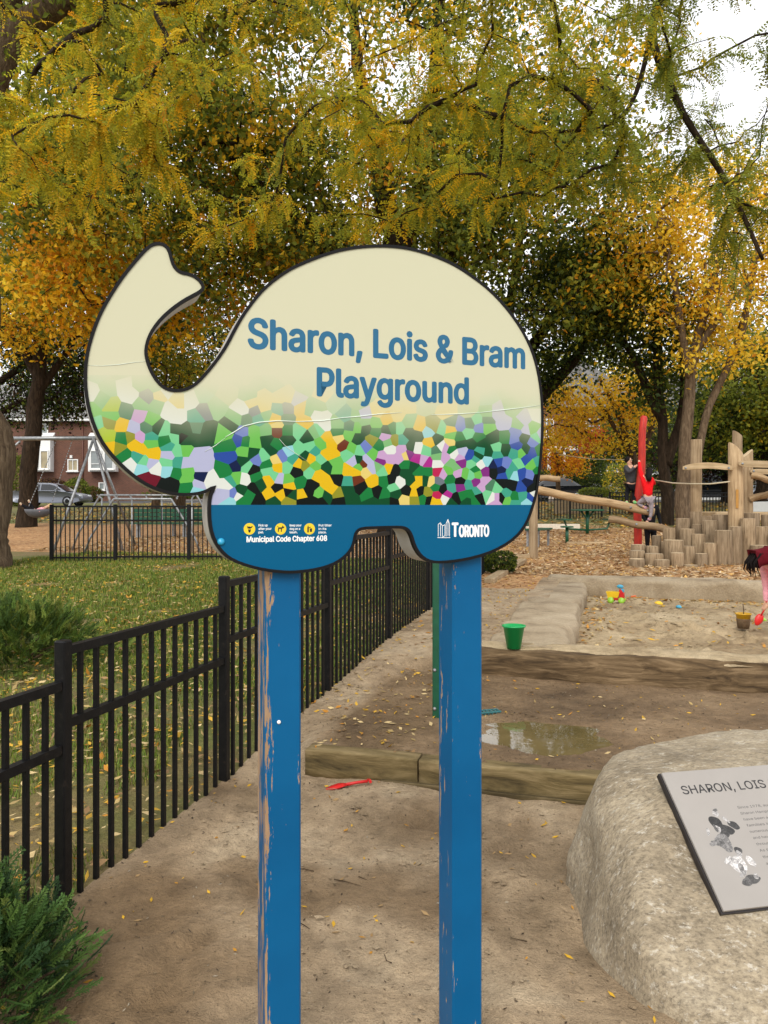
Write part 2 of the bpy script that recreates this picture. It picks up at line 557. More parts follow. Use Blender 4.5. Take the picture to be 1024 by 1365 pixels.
# buildings and cars
def brick_mat():
    m, nt, b = new_mat('red_brick')
    v = coords(nt, (1, 1, 1))
    br = nd(nt, 'ShaderNodeTexBrick')
    br.inputs['Scale'].default_value = 1.0
    br.inputs['Brick Width'].default_value = .23; br.inputs['Row Height'].default_value = .075
    br.inputs['Mortar Size'].default_value = .008
    br.inputs['Color1'].default_value = c4(rgb(102, 62, 46)); br.inputs['Color2'].default_value = c4(rgb(78, 48, 37)); br.inputs['Mortar'].default_value = c4(rgb(130, 104, 90))
    sx = nd(nt, 'ShaderNodeSeparateXYZ'); cx = nd(nt, 'ShaderNodeCombineXYZ')
    nt.links.new(v, sx.inputs[0]); nt.links.new(sx.outputs[0], cx.inputs[0]); nt.links.new(sx.outputs[2], cx.inputs[1])
    nt.links.new(cx.outputs[0], br.inputs['Vector'])
    n = noise(nt, v, .9, 4)
    c = mixc(nt, .6, br.outputs['Color'], ramp(nt, n, [(.3, (.7, .66, .64)), (.7, (1.12, 1.08, 1.05))]), 'MULTIPLY')
    nt.links.new(c, b.inputs['Base Color'])
    b.inputs['Roughness'].default_value = .9
    return m
M_brick = brick_mat()
M_trim = plain('white_trim', (.78, .78, .76), .5, 0, .4, .05)
M_roof = ramp_mat('roof_shingle', [(.3, rgb(104, 102, 100)), (.7, rgb(150, 148, 146))], 3, .9, .3, fine=12)
def glass_mat(name, c, rough=.08):
    m, nt, b = new_mat(name)
    v = coords(nt)
    nt.links.new(ramp(nt, noise(nt, v, 1.5, 2), [(.35, tuple(x * .7 for x in c)), (.65, c)]), b.inputs['Base Color'])
    b.inputs['Roughness'].default_value = rough
    b.inputs['Specular IOR Level'].default_value = .6
    return m
M_glass = glass_mat('window_glass', (.26, .29, .29))  # pale grey base: the sky's reflection is put into the colour
M_blind = glass_mat('window_with_blind', rgb(172, 158, 124), .2)
M_carglass = glass_mat('car_glass', (.02, .022, .025), .05)
M_carpaint = plain('grey_car_paint', rgb(116, 120, 130), .25, .3, .6, .05)
M_carblack = plain('black_car_paint', rgb(20, 22, 26), .25, .2, .6, .05)
M_carsilver = plain('silver_car_paint', rgb(190, 194, 200), .25, .5, .6, .05)
M_tyre = plain('tyre', (.015, .015, .015), .9)
M_rimm = plain('wheel_rim', rgb(180, 182, 186), .35, .7)
M_lampr = plain('red_lamp', rgb(160, 20, 24), .25)
M_lampw = plain('clear_lamp', rgb(220, 224, 226), .15)

# people
M_skin = plain('skin', rgb(206, 160, 132), .55, 0, .35, .06)
M_hair_dark = plain('dark_hair', rgb(20, 13, 12), .7, 0, .15, .3, 60)
M_hair_fair = plain('fair_hair', rgb(206, 170, 120), .6, 0, .4, .2, 60)
def cloth(name, c, var=.18): return plain(name, c, .9, 0, .15, var, 30, .2)
M_c_red = cloth('red_jersey', rgb(222, 24, 30)); M_c_grey = cloth('grey_knit', rgb(146, 136, 140))
M_c_char = cloth('charcoal_cloth', rgb(66, 66, 68)); M_c_black = cloth('black_cloth', rgb(22, 22, 26))
M_c_pink = cloth('pink_fleece', rgb(238, 168, 176)); M_c_maroon = cloth('maroon_hood', rgb(92, 16, 26))
M_c_lilac = cloth('lilac_cloth', rgb(176, 140, 200)); M_c_pale = cloth('pale_check', rgb(190, 186, 196))
M_shoe_g = cloth('green_shoe', rgb(120, 196, 120)); M_shoe_p = cloth('pale_pink_shoe', rgb(222, 176, 196))
M_shoe_b = cloth('beige_shoe', rgb(196, 174, 146))
# ------------------------------------------------------------------ ground: one height field, cut into its surfaces
def axis(segs):
    out = [segs[0][0]]
    for a, b, st in segs:
        n = max(1, int(round((b - a) / st)))
        out += list(np.linspace(a, b, n + 1)[1:])
    return np.array(out)
GU = axis([(-400, -120, 40), (-120, -40, 8), (-40, -12, 1.5), (-12, -5, .35), (-5, -2.6, .12), (-2.6, -2.1, .0625), (-2.1, -1.08, .051), (-1.08, -.36, .048), (-.36, 2.6, .0493), (2.6, 7.5, .14), (7.5, 20, 1.0), (20, 60, 4), (60, 400, 34)])
GV = axis([(-60, -6, 9), (-6, 1.0, .7), (1.0, 4.2, .05), (4.2, 4.26, .06), (4.26, 6.45, .05), (6.45, 6.8, .07), (6.8, 12.4, .07), (12.4, 13.05, .13), (13.05, 18, .16), (18, 30, .5), (30, 45, 1.0), (45, 46, .5), (46, 53, 1.0), (53, 54, .5), (54, 60, 1.0), (60, 100, 4), (100, 600, 25)])
uu, vv = np.meshgrid(GU, GV, indexing='ij')
gx_, gy_ = to_xy(uu, vv)
gz_ = H(gx_, gy_)
nU, nV = uu.shape
cu = (GU[:-1] + GU[1:])[:, None] / 2 + 0 * (GV[:-1])[None, :]
cv = (GV[:-1] + GV[1:])[None, :] / 2 + 0 * (GU[:-1])[:, None]
reg = np.zeros(cu.shape, int)                                   # 0 lawn
wob = .35 * vnoise(cu * .5, cv * .5, 3.0)
reg[(cv > 15.55) & (cv < 27 + 3 * wob) & (cu < 6)] = 3          # wood chips behind the small fence
reg[(cu > FENCE_U) & (cv > 12.8) & (cv < 27 + 3 * wob) & (cu < 14)] = 3
reg[(cu > FENCE_U) & (cv < 12.8) & (cu < 9) & (cv > -6)] = 1      # sand
reg[(cu < SLAB_U0) & (cu > FENCE_U) & (cv > 11.2 + wob) & (cv < 13)] = 3
reg[(cu > TIM_U + .52) & (cu < PIT_U1) & (cv > 4.2) & (cv < 6.5)] = 2   # damp terrace
reg[(cu > -.8) & (cu < PIT_U1) & (cv > 6.6) & (cv < 12.6)] = 4    # sand in the pit
reg[(cv > 46) & (cv < 53)] = 5                                   # street
reg[(cv > 54) & (cv < 56)] = 6                                   # far pavement
def damp(u, v):
    ju, jv = to_uv(-1.2, 2.35)
    dj = np.sqrt(((u - ju) / 1.0) ** 2 + ((v - jv) / 1.25) ** 2) + .26 * fbm(u * 2.2, v * 2.2, 8.0, 4)
    a = smoothstep(1.05, .55, dj)                                # soil round the juniper
    b = smoothstep(-1.84, -1.62, u + .10 * fbm(u * 2.5, v * 2.5, 6.0, 4)) * (v > 4.22) * smoothstep(6.9, 6.2, v)   # seepage at the terrace edge
    c = .8 * smoothstep(.35, .9, fbm(u * 1.3 + 4, v * 1.3, 2.0, 4)) * (v < 4.2)
    return np.clip(np.maximum(np.maximum(a, b), c), 0, 1)
idx = np.arange(nU * nV).reshape(nU, nV)
quad = np.stack([idx[:-1, :-1], idx[1:, :-1], idx[1:, 1:], idx[:-1, 1:]], -1)
allv = np.stack([gx_, gy_, gz_], -1).reshape(-1, 3)
for k, (nm, mt) in enumerate([('lawn', M_lawn), ('sand_ground', M_sand), ('damp_terrace', M_wet), ('wood_chip_ground', M_chips), ('sand_pit_floor', M_pit), ('road', M_asph), ('pavement', M_conc)]):
    q = quad[reg == k].reshape(-1, 4)
    used, inv = np.unique(q.ravel(), return_inverse=True)
    cc_ = None
    if k == 1:
        dm_ = damp(uu.ravel()[used], vv.ravel()[used]); cc_ = np.stack([dm_, dm_, dm_], 1)
    o = link_mesh(nm, np_mesh(nm, allv[used], inv.reshape(-1, 4), True, cc_), mt)
    tag(o, kind='structure')

# puddle water on the terrace
m, nt, b = new_mat('muddy_water')
vw = coords(nt)
nt.links.new(ramp(nt, noise(nt, vw, 3, 4), [(.3, rgb(96, 84, 52)), (.7, rgb(122, 106, 70))]), b.inputs['Base Color'])
b.inputs['Roughness'].default_value = .03
b.inputs['Specular IOR Level'].default_value = .6
bumpn(nt, b, noise(nt, vw, 14, 2), .04, .01)
mb = MB()
pts = []
for k in range(40):
    a = 2 * math.pi * k / 40
    pts.append((*to_xy(PUD[0] + .85 * math.cos(a), PUD[1] + .46 * math.sin(a)), .150))
mb.add(pts, [tuple(range(40))])
tag(mb.build('puddle', m), kind='structure')
# ------------------------------------------------------------------ elephant sign
SX0, SY0, SDX, SDY = 0.0, 2.142, .9285, .3714
SIGN_RZ = math.atan2(SDY, SDX)
def sp(px, py):
    """photo pixel -> (along, up) on the face of the sign"""
    a = (px - 512) / FPX
    s = a * SY0 / (SDX - SDY * a)
    return s, EYE + (HORY - py) / FPX * (SY0 + s * SDY)
sign = empty('elephant_sign', (SX0, SY0, 0), SIGN_RZ, 'cream, flowered and blue elephant shaped park sign on two blue wooden posts', 'sign')

z1 = [(300,85),(322,70),(350,66),(375,76),(390,100),(398,135),(408,160),(428,178),(455,182),(480,190),(505,210),(518,232),(515,248),(495,262),(450,285),(410,312),(370,345),(335,385),(312,425),(302,460),(300,490),(308,525),(325,565),(350,600),(375,618),(405,625),(440,622),(470,610),(500,585),(535,545),(570,500),(600,455),(625,405),(655,350),(690,300),(730,250),(780,205),(840,165),(880,146)]
z2 = [(50,125),(110,103),(180,86),(250,78),(320,76),(390,82),(450,95),(520,118),(590,150),(650,190),(710,235),(760,285),(805,340),(845,400),(875,460),(895,520),(908,580),(916,640),(920,700),(920,760),(918,830),(912,900),(905,960),(897,1020),(885,1060),(873,1100),(855,1140),(825,1180),(780,1215),(720,1245),(650,1266),(580,1278),(520,1282),(490,1278),(460,1262),(440,1235),(428,1210),(420,1180),(410,1160),(395,1150),(370,1148),(300,1150),(240,1152),(222,1158),(212,1172),(208,1195),(203,1215),(190,1240),(165,1265),(130,1288),(80,1305),(30,1314)]
z3 = [(860,1318),(820,1318),(760,1312),(700,1300),(640,1280),(600,1258),(570,1225),(548,1185),(537,1140),(533,1090),(534,1050),(540,1015),(556,993),(540,1005),(510,1018),(470,1024),(420,1025),(370,1015),(320,998),(270,970),(220,930),(170,880),(130,830),(100,770),(80,710),(68,650),(63,590),(65,530),(72,480),(85,430),(105,370),(130,315),(165,255),(205,195),(245,145),(280,105)]
opx = [(90 + x / 2.842, 300 + y / 2.842) for x, y in z1] + [(400 + x / 2.844, 300 + y / 2.844) for x, y in z2] + [(90 + x / 2.842, 300 + y / 2.842) for x, y in z3]
NOTCH = len(z1) + len(z2) + 12
def subdiv(poly, keep):
    """one round of corner rounding, sharp corners kept"""
    out = []
    n = len(poly)
    for i in range(n):
        p = poly[i]; q = poly[(i + 1) % n]; o = poly[i - 1]
        if i == keep: out.append(p)
        else: out.append((p[0] * .75 + o[0] * .125 + q[0] * .125, p[1] * .75 + o[1] * .125 + q[1] * .125))
        out.append(((p[0] + q[0]) / 2, (p[1] + q[1]) / 2))
    return out
outline = subdiv(opx, NOTCH)
OUT = [sp(*p) for p in outline]
OUTA = np.array(outline)
def inside(px, py, P=OUTA):
    x0, y0 = P[:, 0], P[:, 1]; x1, y1 = np.roll(x0, -1), np.roll(y0, -1)
    c = ((y0 > py) != (y1 > py)) & (px < (x1 - x0) * (py - y0) / (y1 - y0 + 1e-12) + x0)
    return bool(c.sum() % 2)

PAL = dict(Y=(236,192,20), y=(236,212,120), o=(150,150,40), G=(22,128,60), g=(112,196,84), d=(4,76,38), D=(6,16,9), m=(122,212,150), t=(66,166,138), W=(232,236,226), L=(188,190,220), P=(134,44,130), p=(206,166,208), B=(42,78,164), b=(8,26,70), c=(152,216,222), R=(112,14,36), r=(196,34,82), M=(178,42,142), n=(112,48,18), k=(112,122,130), l=(178,200,44), e=(112,132,200), s=(128,190,120), S=(78,130,96))
CELLS = [((100, 490), 5.12, 300, "115,285,g 180,220,s 250,270,l 250,330,g 350,300,S 235,375,o 320,395,Y 440,330,p 400,415,L 150,390,m 230,470,l 180,450,l 240,545,Y 320,485,G 380,475,o 440,475,p 300,550,o 335,600,G 410,520,Y 450,560,Y 530,590,Y 430,610,t 515,480,t 515,510,g 520,360,g 490,410,S 565,410,d 610,430,m 620,500,G 690,430,d 760,430,d 680,480,m 640,540,t 640,600,L 695,570,m 760,560,g 830,600,L 630,650,m 375,660,W 470,640,m 520,655,L 460,690,c 550,690,W 630,700,c 700,650,t 690,720,G 760,660,L 860,680,L 765,710,g 765,760,g 860,745,b 920,770,W 840,800,L 770,810,G 660,790,D 530,770,R 480,750,R 600,810,D 830,840,c 820,490,d 900,430,d 830,340,t 830,410,S 880,300,k 790,220,W 700,340,W 640,290,W 700,220,y 560,260,s 580,190,y 490,200,k 380,190,W 560,130,s 450,110,s 760,500,d 740,480,D 620,160,W 110,180,W 330,120,W 450,250,s"),
 ((270, 490), 6.4, 428, "160,275,y 340,355,W 450,370,k 420,300,y 530,250,y 660,250,y 740,250,y 400,240,s 520,340,y 650,360,t 720,350,k 800,270,L 840,350,Y 870,460,Y 910,360,s 980,400,W 990,340,s 60,420,W 20,370,k 130,360,s 290,440,s 370,450,S 480,440,t 540,410,s 620,440,Y 640,490,y 540,540,s 640,540,n 720,540,G 820,540,m 900,600,d 960,560,s 95,550,s 200,570,g 150,640,g 230,660,G 340,550,e 310,620,B 360,630,G 440,550,g 440,640,g 550,620,d 620,660,G 720,620,d 350,720,g 430,730,d 465,780,e 520,760,m 550,830,G 590,700,d 680,760,e 740,720,c 770,780,t 820,700,m 920,670,m 630,790,y 640,850,Y 720,850,m 820,820,Y 870,760,d 870,830,o 920,780,Y 960,710,t 960,840,g 1010,780,m 1010,660,g 800,890,D 920,890,m 980,920,Y 40,760,d 90,840,S 150,800,b 240,770,B 280,840,b 340,800,d 380,850,m 430,880,D 450,930,G 200,880,G 140,950,b 60,970,W 560,880,m 610,930,m 570,960,Y 650,950,L 730,960,g 830,980,G 930,1010,D 290,940,g 360,950,W 240,970,t 210,1000,W 490,1000,d 440,1030,D 640,1030,D 740,1010,Y 570,1080,Y 665,1075,Y 730,1060,D 760,1090,d 850,1090,Y 990,1080,g 910,1060,D 200,1080,L 260,1080,e 300,1100,W 330,1050,d 400,1090,G 130,1100,d 240,1140,c 480,1130,D 600,1140,d 740,1140,o 860,1140,D 960,1140,D 330,1140,G 60,620,d 60,540,d 250,500,d 160,500,d 720,440,S"),
 ((420, 490), 6.4, 578, "80,230,y 50,420,W 80,500,W 40,540,m 190,490,s 260,410,t 300,500,S 350,420,s 420,400,L 420,470,s 520,480,g 430,520,d 360,510,g 540,370,y 610,440,Y 700,410,y 790,320,y 590,310,y 610,540,d 520,550,G 720,520,m 660,520,G 800,470,s 890,500,Y 1000,490,o 965,550,c 870,580,d 800,560,d 190,550,G 290,580,g 200,610,y 95,590,Y 140,650,Y 40,640,g 150,750,Y 90,740,Y 240,660,n 310,690,g 360,610,d 490,620,o 430,680,e 600,590,p 545,660,G 680,620,o 620,640,s 740,620,t 820,680,d 640,700,W 740,700,p 870,690,W 980,640,Y 950,710,m 490,740,g 380,710,m 280,740,m 440,790,L 570,760,p 560,800,P 640,780,p 720,770,p 770,750,y 800,740,P 860,780,M 930,790,p 960,810,M 40,780,m 170,800,g 100,850,d 190,870,g 330,800,L 370,790,d 410,820,n 280,880,Y 350,890,Y 370,850,g 430,890,y 480,850,L 540,840,s 580,880,m 625,860,Y 680,880,D 770,830,G 770,900,d 840,840,d 890,890,G 960,890,G 50,920,Y 110,990,Y 190,950,D 280,970,t 360,960,n 490,970,Y 590,970,G 650,960,D 720,980,W 820,970,d 890,960,Y 850,1000,Y 940,960,d 990,970,y 10,1010,D 40,1070,g 140,1040,Y 190,1080,o 100,1100,d 280,1050,d 390,1020,D 450,1080,G 530,1060,D 590,1080,G 670,1020,m 690,1080,d 780,1050,D 760,1130,y 850,1070,Y 890,1060,D 960,1070,o 920,1120,G 850,1130,o 970,1130,D 50,1140,D 200,1140,D 310,1120,d 480,1150,d 600,1150,d 670,1150,D 1010,1140,Y"),
 ((570, 490), 6.4, 760, "160,380,y 60,500,o 20,540,c 120,520,m 190,530,Y 200,580,g 200,470,S 280,490,e 360,480,S 350,560,m 420,450,m 440,510,e 510,450,S 510,510,g 510,390,s 590,390,L 650,470,L 720,350,s 820,450,L 940,400,W 890,520,g 840,530,L 780,490,s 760,560,e 740,610,e 820,600,d 900,640,e 930,600,m 970,580,L 430,600,G 560,600,d 660,600,G 270,600,G 280,650,d 190,640,y 120,670,W 30,640,Y 80,620,d 150,680,p 200,700,G 230,740,W 295,720,L 70,710,S 150,770,p 80,760,s 360,750,B 450,710,t 430,750,d 520,720,d 590,690,m 590,740,t 660,700,d 740,730,t 800,730,g 760,670,B 840,700,d 890,720,B 950,700,G 380,820,m 410,780,t 510,800,c 450,830,W 280,810,P 270,770,p 200,820,s 10,800,M 80,820,W 600,810,B 670,820,e 560,830,b 770,820,m 730,850,t 890,830,g 840,780,B 940,810,t 940,880,G 30,870,p 85,890,r 130,910,p 180,880,g 240,850,s 260,900,p 320,910,g 370,920,m 410,870,G 425,910,g 490,890,P 560,890,D 630,880,b 640,920,B 700,900,t 740,920,c 800,910,B 870,920,e 940,940,D 40,970,y 90,970,k 190,950,G 280,970,D 280,1020,P 350,1000,t 410,980,P 490,970,p 450,1020,p 530,1010,S 590,1030,m 640,980,D 720,1000,D 800,1020,B 850,980,b 890,1030,D 910,1080,W 70,1020,G 130,1040,D 200,1030,t 80,1090,r 20,1070,o 170,1080,M 150,1120,W 240,1110,D 300,1090,G 360,1080,G 420,1050,t 440,1110,D 400,1140,G 510,1090,m 550,1110,W 590,1110,p 630,1110,D 670,1080,t 680,1130,g 740,1110,G 810,1100,t 880,1110,B 850,1150,c 740,1150,t 80,1150,Y 20,1130,D 200,1150,d 340,1145,d 580,1160,p 600,700,d 460,650,d 380,650,d")]
seeds = []; scol = []
xmin_ok = 0
for (ox, oy), sc, xmax, txt in CELLS:
    for tok in txt.split():
        a, b_, c = tok.split(',')
        x, y = ox + float(a) / sc, oy + float(b_) / sc
        if x < xmin_ok - 2 or any((x - q[0]) ** 2 + (y - q[1]) ** 2 < 9 for q in seeds): continue
        seeds.append((x, y)); scol.append(PAL[c])
    xmin_ok = xmax
MY0, MY1 = 500.0, 673.0
for y in np.arange(500, 560, 13):
    for x in np.arange(104, 740, 15):
        x_, y_ = x + random.uniform(-5, 5), y + random.uniform(-4, 4)
        if all((x_ - q[0]) ** 2 + (y_ - q[1]) ** 2 > 240 for q in seeds):
            seeds.append((x_, y_)); scol.append(random.choice([(150, 200, 140), (150, 205, 160), (190, 205, 150), (140, 190, 130)]))
SEED = np.array(seeds); SCOL = np.array([[lin(v) for v in c] for c in scol])
def vcell(i, box):
    poly = [(box[0], box[1]), (box[2], box[1]), (box[2], box[3]), (box[0], box[3])]
    p = SEED[i]
    d2 = ((SEED - p) ** 2).sum(1)
    for j in np.argsort(d2)[1:26]:
        q = SEED[j]; n = q - p; mid = (p + q) / 2
        if not poly: break
        out = []
        for k in range(len(poly)):
            a = poly[k]; b_ = poly[(k + 1) % len(poly)]
            da = (a[0] - mid[0]) * n[0] + (a[1] - mid[1]) * n[1]; db = (b_[0] - mid[0]) * n[0] + (b_[1] - mid[1]) * n[1]
            if da <= 0: out.append(a)
            if (da < 0 < db) or (db < 0 < da):
                t = da / (da - db); out.append((a[0] + (b_[0] - a[0]) * t, a[1] + (b_[1] - a[1]) * t))
        poly = out
    return poly
cv_, ce_ = [], []
for p in outline: cv_.append(Vector(p))
no = len(outline)
ce_ += [(i, (i + 1) % no) for i in range(no)]
for i in range(len(SEED)):
    pl = vcell(i, (95, MY0, 735, MY1))
    o = len(cv_)
    cv_ += [Vector(p) for p in pl]
    ce_ += [(o + k, o + (k + 1) % len(pl)) for k in range(len(pl))]
tv, te, tf, *_ = delaunay_2d_cdt(cv_, ce_, [], 0, 1e-3)
CREAM = rgb(226, 223, 190); BLUE = rgb(8, 100, 142)
fv, ff, fc = [], [], []
for f in tf:
    P = [tv[i] for i in f]
    cx = sum(p[0] for p in P) / len(P); cy = sum(p[1] for p in P) / len(P)
    if not inside(cx, cy): continue
    if cy < MY0: c = CREAM
    elif cy > MY1: c = BLUE
    else: c = SCOL[((SEED - (cx, cy)) ** 2).sum(1).argmin()]
    o = len(fv)
    for p in P:
        s, z = sp(p[0], p[1]); fv.append((s, -.0012, z)); fc.append(c)
    ff.append([o, o + 1, o + 2])
me = np_mesh('printed_face', fv, np.array(ff), False, np.array(fc))
m, nt, b = new_mat('sign_print')
a = nd(nt, 'ShaderNodeAttribute', attribute_name='col')
tc = nd(nt, 'ShaderNodeTexCoord'); sx = nd(nt, 'ShaderNodeSeparateXYZ'); nt.links.new(tc.outputs['Object'], sx.inputs[0])
mr = nd(nt, 'ShaderNodeMapRange', interpolation_type='SMOOTHSTEP')
wv = noise(nt, coords(nt), 5, 3)
zz = mathn(nt, 'ADD', sx.outputs[2], mathn(nt, 'MULTIPLY', mathn(nt, 'SUBTRACT', wv, .5), .12))
nt.links.new(zz, mr.inputs['Value'])
mr.inputs['From Min'].default_value = 1.745; mr.inputs['From Max'].default_value = 1.955
nt.links.new(mixc(nt, 1.0, mixc(nt, mr.outputs['Result'], a.outputs['Color'], CREAM), (.72, .73, .74), 'MULTIPLY'), b.inputs['Base Color'])
b.inputs['Roughness'].default_value = .2
b.inputs['Specular IOR Level'].default_value = .14
bumpn(nt, b, noise(nt, coords(nt), 3.5, 2), .05, .02)
link_mesh('printed_face', me, m, sign)

DEP = .105
def band(name, y0, y1, mat, inset=0.0, parent=sign):
    mb = MB()
    n = len(OUT)
    vs = [(s, y0, z) for s, z in OUT] + [(s, y1, z) for s, z in OUT]
    mb.add(vs, [(i, n + i, n + (i + 1) % n, (i + 1) % n) for i in range(n)], True)
    return mb.build(name, mat, parent)
band('side_band', .0, DEP, M_alu)
tess = [(i, j, k) for i, j, k in (tuple(t) for t in __import__('mathutils').geometry.tessellate_polygon([[Vector((s, z, 0)) for s, z in OUT]]))]
mb = MB(); mb.add([(s, DEP, z) for s, z in OUT], tess); mb.build('back_panel', M_alu, sign)
# black trim bead round the face
def offset_poly(P, d):
    out = []
    n = len(P)
    for i in range(n):
        a = Vector(P[i - 1]); b_ = Vector(P[i]); c = Vector(P[(i + 1) % n])
        t = ((b_ - a).normalized() + (c - b_).normalized())
        t = t.normalized() if t.length > .2 else (c - b_).normalized()
        nrm = Vector((t.y, -t.x))
        out.append(b_ + nrm * d)
    return out
inn = offset_poly(OUT, .0065); 
area = sum(OUT[i][0] * OUT[(i + 1) % no][1] - OUT[(i + 1) % no][0] * OUT[i][1] for i in range(len(OUT)))
if sum(inn[i][0] * inn[(i + 1) % len(inn)][1] - inn[(i + 1) % len(inn)][0] * inn[i][1] for i in range(len(inn))) / area > 1:
    inn = offset_poly(OUT, -.0065); outp = offset_poly(OUT, .0015)
else:
    outp = offset_poly(OUT, -.0015)
n = len(OUT)
mb = MB()
vs = [(p[0], .012, p[1]) for p in outp] + [(p[0], -.004, p[1]) for p in outp] + [(p[0], -.004, p[1]) for p in inn] + [(p[0], -.0002, p[1]) for p in inn]
mb.add(vs, [(k * n + i, k * n + (i + 1) % n, (k + 1) * n + (i + 1) % n, (k + 1) * n + i) for k in range(3) for i in range(n)])
mb.build('black_rim', M_rim, sign)

# ---- lettering
FONT = None
try:                                   # Blender's own bundled sans serif; the built-in face if it is not there
    import os
    _fp = os.path.join(bpy.utils.resource_path('LOCAL'), 'datafiles', 'fonts', 'Inter.woff2')
    if os.path.exists(_fp): FONT = bpy.data.fonts.load(_fp)
except Exception:
    FONT = None
def text_mesh(body, bold=.0, name='lettering', shear=0.0, ext=0.0):
    cu = bpy.data.curves.new('txt', 'FONT')
    if FONT: cu.font = FONT
    cu.body = body; cu.offset = bold; cu.shear = shear; cu.extrude = ext; cu.resolution_u = 4
    o = bpy.data.objects.new('txt', cu); COL.objects.link(o)
    dg = bpy.context.evaluated_depsgraph_get(); dg.update()
    me = bpy.data.meshes.new_from_object(o.evaluated_get(dg))
    bpy.data.objects.remove(o); bpy.data.curves.remove(cu)
    me.name = name
    n = len(me.vertices); A = np.zeros(n * 3, np.float32); me.vertices.foreach_get('co', A)
    return me, A.reshape(-1, 3)
_capref = {}
def place_text(body, x0, x1, zb, cap, mat, parent, y=-.00138, bold=.04, name='lettering', mapping=None, capchar='H'):
    """lettering fitted between x0 and x1 with its baseline at zb and capitals of height cap; strokes thickened by bold x cap"""
    me, A = text_mesh(body, 0.0, name)
    if capchar not in _capref:
        mm, B = text_mesh(capchar); _capref[capchar] = (B[:, 1].min(), B[:, 1].max()); bpy.data.meshes.remove(mm)
    lo, hi = _capref[capchar]
    r = bold * cap
    X = x0 + r + (A[:, 0] - A[:, 0].min()) / (A[:, 0].max() - A[:, 0].min()) * (x1 - x0 - 2 * r)
    Z = zb + r + (A[:, 1] - lo) / (hi - lo) * (cap - 2 * r)
    tri = []
    for p in me.polygons:
        q = list(p.vertices); tri += [(q[0], q[k], q[k + 1]) for k in range(1, len(q) - 1)]
    tri = np.array(tri); VV, FF = [], []
    sgn = 1 if mapping == 'xy' else -1
    shifts = [(0, 0)] + ([(r * math.cos(2 * math.pi * k / 8), r * math.sin(2 * math.pi * k / 8) * .8) for k in range(8)] if bold > 0 else [])
    for k, (dx, dz) in enumerate(shifts):
        yy = 0 * X + y + sgn * k * .00002
        VV.append(np.stack([X + dx, Z + dz, yy], -1) if mapping == 'xy' else np.stack([X + dx, yy, Z + dz], -1)); FF.append(tri + k * len(X))
    bpy.data.meshes.remove(me)
    return link_mesh(name, np_mesh(name, np.concatenate(VV), np.concatenate(FF)), mat, parent)
s0, zb = sp(330, 465); s1, _ = sp(700, 493)
place_text('Sharon, Lois & Bram', s0, s1, 2.006, .083, M_textblue, sign, bold=.048)
s0, _ = sp(422, 529); s1, _ = sp(625, 540)
place_text('Playground', s0, s1, 1.891, .081, M_textblue, sign, bold=.048)
s0, z0 = sp(328.5, 723); s1, _ = sp(436, 723)
place_text('Municipal Code Chapter 608', s0, s1, z0, .0155, M_white, sign, bold=.055)
s0, z0 = sp(602, 716); s1, z1_ = sp(652, 716)
sT, _ = sp(611, 716)
place_text('T', s0, sT, sp(605, 716)[1], .043, M_white, sign, bold=.055)
place_text('ORONTO', sT + .001, s1, sp(630, 716)[1], .036, M_white, sign, bold=.055)
# city hall mark: two curved towers in outline over a base line
mk = MB()
def bar2(p, q, w):
    (x0, y0), (x1, y1) = p, q
    a = Vector(sp(x0, y0)); c = Vector(sp(x1, y1)); d = (c - a).normalized(); nrm = Vector((-d.y, d.x)) * w / 2
    mk.add([(a.x + nrm.x, -.00140, a.y + nrm.y), (a.x - nrm.x, -.00140, a.y - nrm.y), (c.x - nrm.x, -.00140, c.y - nrm.y), (c.x + nrm.x, -.00140, c.y + nrm.y)], [(0, 1, 2, 3)])
for ch in ([(584, 715), (584, 699), (587, 696.5), (587, 715)], [(587, 697), (589.5, 701), (589.5, 715)], [(589.5, 701), (593, 699.5), (593, 714), (589.5, 716)], [(594.5, 715), (594.5, 698), (597, 692), (599, 699), (599, 715)], [(597, 692), (597, 714)], [(583, 716.6), (600, 716.6)]):
    for p, q in zip(ch[:-1], ch[1:]): bar2(p, q, .0018)
mk.build('city_hall_emblem', M_white, sign)
# three round pictograms with their captions
def disc(cx, cy, r, parent, mat, y):
    mb = MB(); s, z = sp(cx, cy)
    mb.add([(s + r * math.cos(2 * math.pi * k / 28), y, z + r * math.sin(2 * math.pi * k / 28)) for k in range(28)], [tuple(range(28))])
    return mb.build('pictogram_disc', mat, parent)
def shapes(polys, cx, cy, sc, parent):
    mb = MB(); s, z = sp(cx, cy)
    for P in polys: mb.add([(s + x * sc, -.00155, z + y * sc) for x, y in P], [tuple(range(len(P)))])
    return mb.build('pictogram', M_blk, parent)
DOG = [[(-.55, -.05), (.25, .05), (.25, .32), (-.45, .3)], [(-.55, -.6), (-.4, -.6), (-.3, 0), (-.55, .05)], [(.05, -.6), (.2, -.6), (.28, .05), (.05, .05)], [(.15, .2), (.45, .5), (.75, .4), (.7, .25), (.35, .05)], [(.3, .4), (.42, .75), (.5, .45)], [(-.45, .3), (-.75, .55), (-.68, .6), (-.4, .4)]]
BAG = [[(-.3, -.1), (-.15, -.7), (.15, -.7), (.3, -.1)], [(-.35, .1), (.2, .0), (.3, .4), (-.2, .5)], [(.2, .2), (.5, .6), (.65, .5), (.35, .1)], [(-.4, .1), (-.5, .6), (-.4, .6), (-.25, .2)]]
BIN = [[(.1, -.6), (.5, -.6), (.55, .1), (.05, .1)], [(-.45, -.7), (-.15, -.7), (-.15, .35), (-.45, .35)], [(-.4, .4), (-.2, .4), (-.2, .62), (-.4, .62)], [(-.2, .1), (.3, .32), (.28, .42), (-.2, .28)]]
